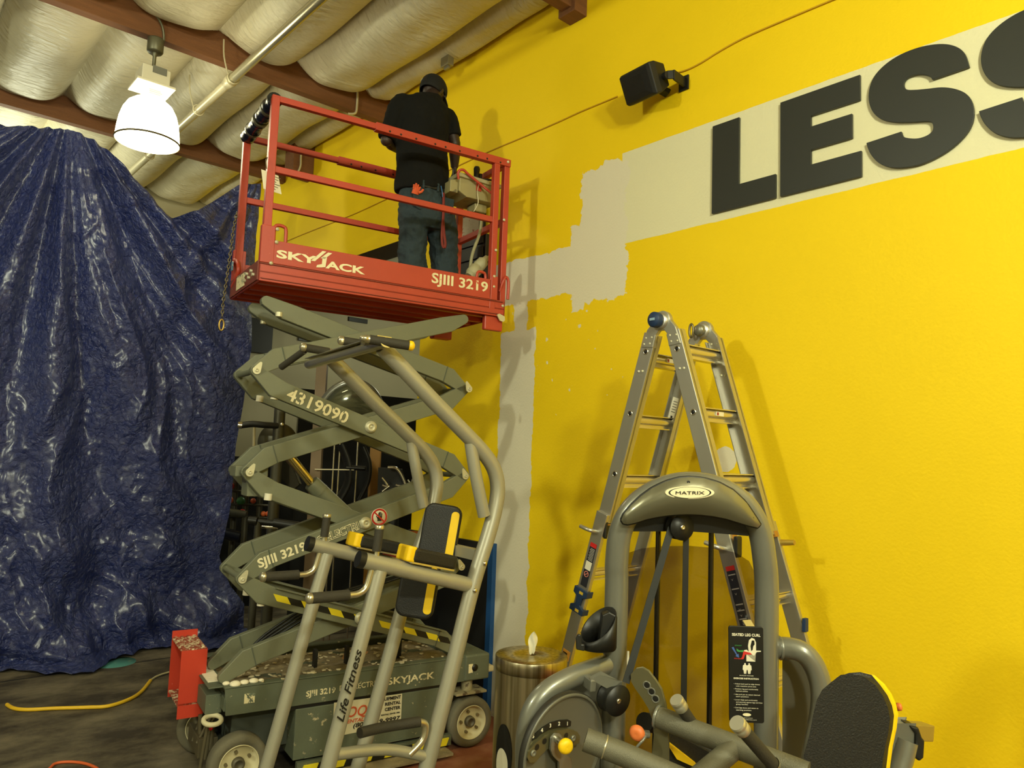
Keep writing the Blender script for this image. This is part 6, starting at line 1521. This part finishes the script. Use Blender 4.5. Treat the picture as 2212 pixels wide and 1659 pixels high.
hand(lwr, (0.75,0.6,0.1), (0.3,0,-1), 1); hand(rwr, (0.12,0.10,-1), (-0.9,0.3,0), -1)
body = fuse(b.build('body', SKIN, wk), 0.0055, 2)
# cap
cm_ = MB()
vs = []; n = 32; m_ = 12
for i in range(m_+1):
    t = (PI/2+0.42)*i/m_
    for j in range(n):
        p = 2*PI*j/n; vs.append(H(0.090*math.sin(t)*math.cos(p), -0.004+0.110*math.sin(t)*math.sin(p), 0.020+0.098*math.cos(t)*(1 if t < PI/2 else (1.6 if math.sin(p) < 0 else 0.5))))
cm_.add(vs, [[i*n+j, (i+1)*n+j, (i+1)*n+(j+1)%n, i*n+(j+1)%n] for i in range(m_) for j in range(n)], True)
cap = cm_.build('cap', CAPC, wk, solid=0.004)
br = MB(); vs = []
for i in range(7):
    f = i/6
    for j in range(15):
        a = (j/14-0.5)*2; x = 0.078*a*(1-0.10*f*f); y = 0.085*math.sqrt(max(0,1-a*a*0.80))+0.085*f*(1-0.35*a*a)
        vs.append(H(x, y, 0.012-0.028*a*a-0.012*f))
br.add(vs, [[i*15+j, i*15+j+1, (i+1)*15+j+1, (i+1)*15+j] for i in range(6) for j in range(14)], True)
br.build('cap_brim', mat('grey_brim_lining', rgb(92,90,80), 0.7), cap, solid=0.004)
MB().lathe([(0,0.005),(0.006,0.003),(0.007,0)], H(0,0.0,0.118), UL*ud.x+VL*ud.y+ZZ*ud.z, 12).build('cap_button', CAPC, cap)
lg = MB(); o_ = H(-0.055,-0.090,0.035); nn_ = (o_-H(0,0,0.02)).normalized(); aa = nn_.cross(ZZ).normalized()*-1; bb = nn_.cross(aa)*-1
if bb.z < 0: bb = -bb
lg.prism([(-0.010,-0.008),(0.010,-0.008),(0.010,0.008),(-0.010,0.008)], lambda a,b_,t: o_+aa*a+bb*b_+nn_*t, 0.0, 0.004)
lgo = lg.build('cap_logo', WHITE, cap)
# T-shirt
s = MB()
loft(s, [(2.15,0.005,3.625,0.198,0.145,0.13,0),(2.147,0.0,3.68,0.196,0.142,0.10,0),(2.143,0,3.78,0.190,0.138,0.05,0),(2.130,0,3.90,0.188,0.135),(2.125,0,4.02,0.193,0.135),(2.125,0,4.12,0.205,0.132),(2.13,-0.003,4.19,0.208,0.124),(2.137,-0.006,4.245,0.185,0.108),(2.15,-0.008,4.285,0.130,0.088),(2.168,-0.006,4.315,0.082,0.072),(2.178,-0.004,4.328,0.070,0.066)], 40)
for A_, B_, f, r0, r1 in ((lsh,lel,0.96,0.078,0.066),(rsh,rel,0.72,0.078,0.062)):
    A_, B_ = Vector(A_), Vector(B_); e = A_.lerp(B_, f)
    s.tube([G(*(A_+Vector((0.03 if A_.x < 2.1 else -0.03,0,0.015)))), G(*A_), G(*A_.lerp(B_,0.4)), G(*e)], [0.070,r0,(r0+r1)/2+0.004,r1], 24, smooth=3)
sh_ = fuse(s.build('t_shirt', SHIRT, wk), 0.008, 5, 0.022, 0.10)
# jeans
j = MB()
loft(j, [(2.155,0,3.655,0.165,0.118),(2.16,-0.003,3.60,0.176,0.128),(2.175,-0.008,3.52,0.192,0.140),(2.188,-0.008,3.45,0.200,0.142),(2.195,-0.002,3.40,0.195,0.135),(2.20,0,3.355,0.16,0.11)], 40)
j.tube([G(2.09,0,3.48), G(2.095,0.005,3.36), G(2.105,0.02,3.26), G(2.100,0.02,3.18), G(2.118,0.0,3.06), G(2.120,-0.02,2.95), G(2.120,-0.02,2.87)], [0.105,0.100,0.096,0.086,0.080,0.078,0.085], 24, smooth=4)
j.tube([G(2.29,0,3.48), G(2.318,0.005,3.36), G(2.345,0.02,3.26), G(2.350,0.02,3.18), G(2.362,0.0,3.06), G(2.372,-0.02,2.95), G(2.375,-0.02,2.87)], [0.108,0.100,0.094,0.084,0.078,0.078,0.085], 24, smooth=4)
je = fuse(j.build('jeans', DENIM, wk), 0.008, 4, 0.030, 0.055)
MB().tube([G(2.155+0.178*math.cos(q), 0.128*math.sin(q), 3.632) for q in [2*PI*k/40 for k in range(40)]], 0.006, 8, closed=True, ry=0.019, up=(0,0,1)).build('belt', BLACK, wk)
for q in (-1.9,-1.3,-2.5):
    p = (2.155+0.185*math.cos(q), 0.134*math.sin(q)); MB().box((0,0,0),(0.001,0.001,0.001)) if False else None
    MB().fbox(G, (p[0]-0.007,p[1]-0.004,3.605), (p[0]+0.007,p[1]+0.004,3.66)).build('belt_loop', DENIM, je)
for u in (2.075, 2.275):
    MB().prism([(-0.055,0),(0.055,0),(0.050,-0.10),(0,-0.125),(-0.050,-0.10)], lambda a,b_,t: G(u+a, -0.140-t+abs(u-2.18)*0.12, 3.575+b_), 0, 0.006).build('back_pocket', DENIM, je, bevel=0.003)
    
for u in (2.12, 2.375):
    MB().prism([(-0.045,0.08),(0.045,0.08),(0.050,-0.12),(0.03,-0.16),(-0.03,-0.16),(-0.05,-0.12)], lambda a,b_,t: G(u+a, -b_, 2.816+t), 0, 0.075).build('boot', BLACK, wk, bevel=0.02, bseg=3)
# red safety strap hanging behind
strap = [G(2.24,-0.145,3.60), G(2.238,-0.160,3.45), G(2.236,-0.155,3.32), G(2.246,-0.150,3.24), G(2.262,-0.150,3.22), G(2.268,-0.150,3.25), G(2.252,-0.155,3.32), G(2.240,-0.158,3.40)]
MB().tube(strap, 0.0025, 8, smooth=5, ry=0.010, up=tuple(UL)).build('red_strap', mat('dark_red_webbing', rgb(120,38,32), 0.7), wk)
# gloves tucked in the left back pocket
g = MB(); g.tube([G(2.035,-0.13,3.55), G(2.037,-0.145,3.585)], [0.026,0.024], 12, ry=0.012, up=tuple(VL))
for k, (du, hgt) in enumerate(((-0.020,0.020),(-0.007,0.034),(0.006,0.028),(0.018,0.014))):
    g.tube([G(2.037+du,-0.145,3.58), G(2.037+du*1.1,-0.152,3.58+hgt*0.7), G(2.037+du*1.3,-0.158,3.58+hgt)], [0.008,0.008,0.006], 8, smooth=2)
g.tube([G(2.055,-0.142,3.56), G(2.072,-0.150,3.568), G(2.082,-0.155,3.585)], [0.010,0.010,0.007], 8, smooth=2)
go = g.build('work_glove', mat('orange_knit_glove', rgb(215,92,50), 0.8, bump=0.2, bscale=200))
tag(recenter(go), "orange knit work glove tucked in the worker's left back jeans pocket", 'glove')
bt = MB(); bt.tube([G(2.215,-0.150,3.64), G(2.222,-0.158,3.60), G(2.228,-0.155,3.565)], 0.004, 8, smooth=3)
tag(recenter(bt.build('pen', mat('blue_pen', rgb(40,90,140), 0.4))), "thin blue pen clipped at the back of the worker's belt", 'pen')
# ------------------------------------------------------------------ side room and the equipment behind the lift
DK = mat('near_black_panel', rgb(22,22,20), 0.45)
DKG = mat('dark_grey_tube', rgb(84,82,70), 0.4, 0.5)
BY = 10.4
def onB(x, y, back=0.0): return onY(x, y, BY-back)
# long dark mirror band along the far wall
a = onB(700, 842, 0.02); b = onB(905, 872, 0.02)
zt_ = (onB(800,853,0.02).z)
mb = MB(); mb.box((onB(648,840).x, BY-0.03, 0.0), (9.9, BY-0.002, zt_)); tag(recenter(mb.build('mirror_panel', mat('dark_mirror', rgb(40,38,34), 0.12, 0.6))), 'tall dark mirror band along the far grey wall behind the lift', 'mirror')
def flat(name, x0, y0, x1, y1, m_, label, cat, th=0.03, back=0.0):
    p, q = onB(x0,y0,back), onB(x1,y1,back); mb = MB(); mb.box((p.x, BY-back-th, q.z), (q.x, BY-back-0.003, p.z))
    return tag(recenter(mb.build(name, m_, None, bevel=0.004)), label, cat)
flat('wall_screen', 536, 686, 583, 766, DK, 'black screen panel on the far grey wall beside the tarp edge', 'screen', 0.06)
flat('wall_cabinet', 644, 716, 690, 742, DK, 'small black box on the far grey wall between the upper lift arms', 'box')
flat('wall_picture', 752, 684, 792, 700, DK, 'narrow black frame on the far wall just under the platform', 'frame')
# second machine with arched hood
m2 = empty('cable_machine', dep(752, 1300, 6.6), 'grey weight machine with round glossy hood, standing behind the lift arms', 'exercise machine')
m2.location.z = 0; ROOT[m2.name] = Vector((m2.location.x, m2.location.y, 0))
d = 6.6
def vert(px, y0, dd, r, name, m_, par, seg=14, z0=0.02):
    a = dep(px, y0, dd); return MB().cyl(Vector((a.x,a.y,z0)), a, r, seg).build(name, m_, par)
a = dep(697, 778, d); mb = MB(); mb.beam(Vector((a.x,a.y,0.02)), a, 0.09, 0.06, up=tuple(hf)); mb.build('mast', mat('brownish_post', rgb(128,108,82), 0.5, 0.2), m2)
pts = [(690,905),(702,868),(725,842),(757,828),(790,836),(812,860),(826,900)]
T('hood_arch', [(x,y,d-0.1) for x, y in pts], 0.045, GUN, 5, m2, 18)
vs = []
for i in range(13):
    s_ = i/12; x, y = interp(pts, s_)
    for k in range(5): t = k/4; vs.append(dep(x+(760-x)*0.15*t, y+(905-y)*t, d-0.16-0.05*math.sin(PI*s_)*math.sin(PI*t*0.8)))
MB().add(vs, [[i*5+k,i*5+k+1,(i+1)*5+k+1,(i+1)*5+k] for i in range(12) for k in range(4)], True).build('hood', mat('glossy_olive_hood', rgb(92,94,74), 0.1, 0.3), m2, solid=0.01)
P = [dep(x,y,d+0.25) for x, y in [(758,824),(790,826),(815,850),(830,895),(832,930),(700,930),(700,860)]]
MB().add(P+[p+hf*0.02 for p in P], [list(range(7)), list(range(7,14))[::-1]]+[[i,(i+1)%7,(i+1)%7+7,i+7] for i in range(7)]).build('rear_cover', mat('brown_tinted_cover', rgb(98,70,28), 0.3), m2)
for px in (726, 738, 776): vert(px, 900, d-0.02, 0.008, 'guide_rod', STEEL, m2, 10)
P = [Vector((dep(x,1000,d+0.3).x, dep(x,1000,d+0.3).y, z)) for x, z in ((798,0.4),(822,0.4),(822,1.9),(798,1.9))]
MB().add(P+[p+hf*0.03 for p in P], [[0,1,2,3],[7,6,5,4]]+[[i,(i+1)%4,(i+1)%4+4,i+4] for i in range(4)]).build('side_board', mat('amber_board', rgb(150,104,24), 0.4), m2)
mb = MB()
for pts_ in ([(735,960),(750,1000),(752,1040),(735,1075)], [(785,965),(798,1000),(795,1040),(776,1080)], [(750,1010),(790,1012)]):
    mb.tube([dep(x,y,d-0.12) for x, y in pts_], 0.05, 12, smooth=4, ry=0.02)
mb.build('cam_arm', DK, m2)
MB().cyl(dep(680,1014,d-0.15), dep(765,1015,d-0.15), 0.006, 8).build('cross_rod', PIPEM, m2)
P = [dep(x,y,d+0.6) for x, y in [(640,950),(905,950),(905,1250),(640,1250)]]
mb = MB(); c0_ = dep(770,1100,d+0.62)
# press handle with black grips, nearer to the tarp
m3 = empty('chest_press', dep(600, 1300, 6.2), 'dark grey machine with a black handle reaching out past the tarp edge', 'exercise machine')
m3.location.z = 0; ROOT[m3.name] = Vector((m3.location.x, m3.location.y, 0))
vert(606, 868, 6.2, 0.045, 'upright', DKG, m3, 16)
T('handle', [(600,920,6.15),(570,918,6.1),(545,916,6.08),(520,919,6.06)], 0.026, BLACK, 4, m3, 14)
T('handle_end', [(523,919,6.06),(514,918,6.05)], 0.028, STEEL, 0, m3, 14)
T('handle_link', [(549,919,6.09),(548,990,6.1)], 0.012, PIPEM, 0, m3, 8)
MB().lathe([(0.016,0),(0.016,0.01),(0.008,0.014),(0,0.014)], dep(609,917,6.15), -fwd, 12).build('bolt', STEEL, m3)
disc(600, 955, 6.3, 0.16, 0.06, -fwd+hr*0.3, 'cam_wheel', DKG, m3, False)
P = [dep(x,y,6.25) for x, y in [(598,990),(622,1000),(640,1045),(632,1052),(612,1030)]]
MB().add(P+[p+hf*0.08 for p in P], [list(range(5)), list(range(5,10))[::-1]]+[[i,(i+1)%5,(i+1)%5+5,i+5] for i in range(5)]).build('glossy_pad', mat('glossy_dark_pad', rgb(52,50,42), 0.12), m3, bevel=0.02)
# rack with coloured balls
rk = empty('ball_rack', dep(530, 1300, 7.95), 'dark rack of small coloured balls behind the tarp edge', 'rack')
rk.location.z = 0; ROOT[rk.name] = Vector((rk.location.x, rk.location.y, 0))
for px in (512, 536, 566): vert(px, 1010, 8.0, 0.030, 'upright', DKG, rk, 12)
for y in (1060, 1089, 1116): T('shelf_rail', [(488,y,7.92),(600,y+3,7.92)], 0.012, DKG, 0, rk, 8)
BG = 'small coloured balls on the dark rack'
ball0 = None
for (x, y, r, c, nm) in ((498,1050,0.036,(200,60,40),'red ball on the top rail of the ball rack'),(496,1080,0.034,(205,100,50),'orange ball on the middle rail of the ball rack, beside the tarp edge'),(520,1082,0.040,(50,105,60),'green ball on the middle rail of the ball rack'),(523,1107,0.032,(205,50,45),'red ball on the lowest rail of the ball rack'),(569,1110,0.025,(210,100,45),'left of two small orange balls at the right end of the rack'),(579,1110,0.026,(205,90,40),'right of two small orange balls at the right end of the rack'),(547,1082,0.026,(180,80,50),'small brick-red ball on the middle rail between the two rack posts')):
    p = dep(x, y, 7.90)
    o = MB().sphere(p, r*1.13, 16).build('exercise_ball', mat('ball_%d_%d_%d' % c, rgb(*c), 0.4))
    tag(recenter(o), nm, 'ball', BG)
# low bars
b1 = MB().tube([dep(470,1103,7.7), dep(533,1112,7.7)], 0.040, 16); b1.tube([dep(530,1115,7.7), Vector((dep(530,1115,7.7).x, dep(530,1115,7.7).y, 0.02))], 0.032, 12)
tag(recenter(b1.build('rail_stand', DKG)), 'grey round-ended rail on a post beside the tarp, below the balls', 'rail')
b2 = empty('barbell_bench', dep(600,1300,5.8), 'dark bench rail with rubber sleeves on a grey post behind the lift', 'bench'); b2.location.z = 0; ROOT[b2.name] = Vector((b2.location.x,b2.location.y,0))
T('rail', [(538,1124,5.8),(640,1136,5.8)], 0.024, DK, 0, b2, 14)
T('rubber_sleeve', [(538,1124,5.79),(556,1126,5.79)], 0.034, BLACK, 0, b2, 14); T('rubber_sleeve', [(592,1129,5.79),(645,1137,5.79)], 0.036, BLACK, 0, b2, 14)
vert(558, 1126, 5.8, 0.028, 'post', DKG, b2, 12)
T('lower_rail', [(560,1138,5.85),(600,1140,5.85)], 0.012, STEEL, 0, b2, 10)
b3 = MB().tube([dep(468,1149,7.72), dep(520,1160,7.72)], 0.06, 16)
tag(recenter(b3.build('rolled_mat', mat('dark_blue_black', rgb(26,28,40), 0.25))), 'dark glossy roller beside the tarp above the left end of the lift arms', 'roller')
# chrome hooks and a pad against dark background on the right
m4 = empty('dumbbell_rack', dep(850,1300,6.4), 'dark machine with chrome hooks seen between the lift arms', 'rack'); m4.location.z = 0; ROOT[m4.name] = Vector((m4.location.x,m4.location.y,0))
T('chrome_frame', [(838,1010,6.4),(856,1012,6.4),(868,1028,6.4),(876,1048,6.4)], 0.014, STEEL, 4, m4, 10)
T('chrome_hook', [(825,1032,6.35),(836,1046,6.35),(836,1052,6.35),(826,1048,6.35)], 0.010, STEEL, 4, m4, 10)
T('chrome_hook', [(881,1036,6.35),(888,1045,6.35),(892,1034,6.35)], 0.008, STEEL, 3, m4, 10)
T('chrome_bar', [(855,1048,6.35),(872,1052,6.35)], 0.010, STEEL, 0, m4, 10)
T('chrome_bar', [(826,1062,6.35),(842,1050,6.35)], 0.010, STEEL, 0, m4, 10)
P = [dep(x,y,6.45) for x, y in [(822,1015),(862,1018),(872,1060),(820,1075)]]
MB().add(P+[p+hf*0.1 for p in P], [[0,1,2,3],[7,6,5,4]]+[[i,(i+1)%4,(i+1)%4+4,i+4] for i in range(4)]).build('back_rest', VINYL, m4, bevel=0.02)
vert(852, 1060, 6.5, 0.05, 'post', DK, m4, 12)
# red bag low behind the arms
rb = MB(); p = dep(870,1165,5.6); rb.prism(roundrect(0.30,0.22,0.06,5), lambda a,b_,t: p+hr*a+ZZ*(b_-0.06)+hf*t, 0, 0.15)
rb.build
ob = rb.build('red_step_box', mat('dark_red_vinyl', rgb(150,28,24), 0.5)); 
lo_z = min(v.co.z for v in ob.data.vertices)
ob2 = MB().prism(roundrect(0.26,lo_z,0.01,2), lambda a,b_,t: Vector((p.x,p.y,0))+hr*a+ZZ*(b_+lo_z/2)+hf*t, 0.02, 0.13)
bpy.data.objects.remove(ob)
st_ = empty('padded_stool', Vector((p.x,p.y,0)), 'red padded seat on a black base, low behind the lift arms', 'stool')
rb.build('red_seat', mat('dark_red_vinyl', rgb(150,28,24), 0.5), st_, bevel=0.02); ob2.build('base', BLACK, st_)
# dark partition low behind the machines
mb = MB(); q0 = dep(640,1000,7.6); q1 = dep(905,1000,8.4)
mb.add([Vector((q0.x,q0.y,0)),Vector((q1.x,q1.y,0)),Vector((q1.x,q1.y,1.95)),Vector((q0.x,q0.y,1.95))]+[Vector((q0.x,q0.y,0))+hf*0.05,Vector((q1.x,q1.y,0))+hf*0.05,Vector((q1.x,q1.y,1.95))+hf*0.05,Vector((q0.x,q0.y,1.95))+hf*0.05], [[0,1,2,3],[7,6,5,4],[0,4,5,1],[1,5,6,2],[2,6,7,3],[3,7,4,0]])
tag(recenter(mb.build('partition', mat('black_partition', rgb(14,14,13), 0.8))), 'tall black partition behind the machines in the side room', 'partition')
mb = MB(); q0 = dep(470,1100,8.7); q1 = dep(645,1100,8.7)
mb.add([Vector((q0.x,q0.y,0)),Vector((q1.x,q1.y,0)),Vector((q1.x,q1.y,1.70)),Vector((q0.x,q0.y,1.70))]+[Vector((q0.x,q0.y,0))+hf*0.05,Vector((q1.x,q1.y,0))+hf*0.05,Vector((q1.x,q1.y,1.70))+hf*0.05,Vector((q0.x,q0.y,1.70))+hf*0.05], [[0,1,2,3],[7,6,5,4],[0,4,5,1],[1,5,6,2],[2,6,7,3],[3,7,4,0]])
tag(recenter(mb.build('partition', mat('black_partition', rgb(14,14,13), 0.8))), 'black partition behind the rack of coloured balls', 'partition')
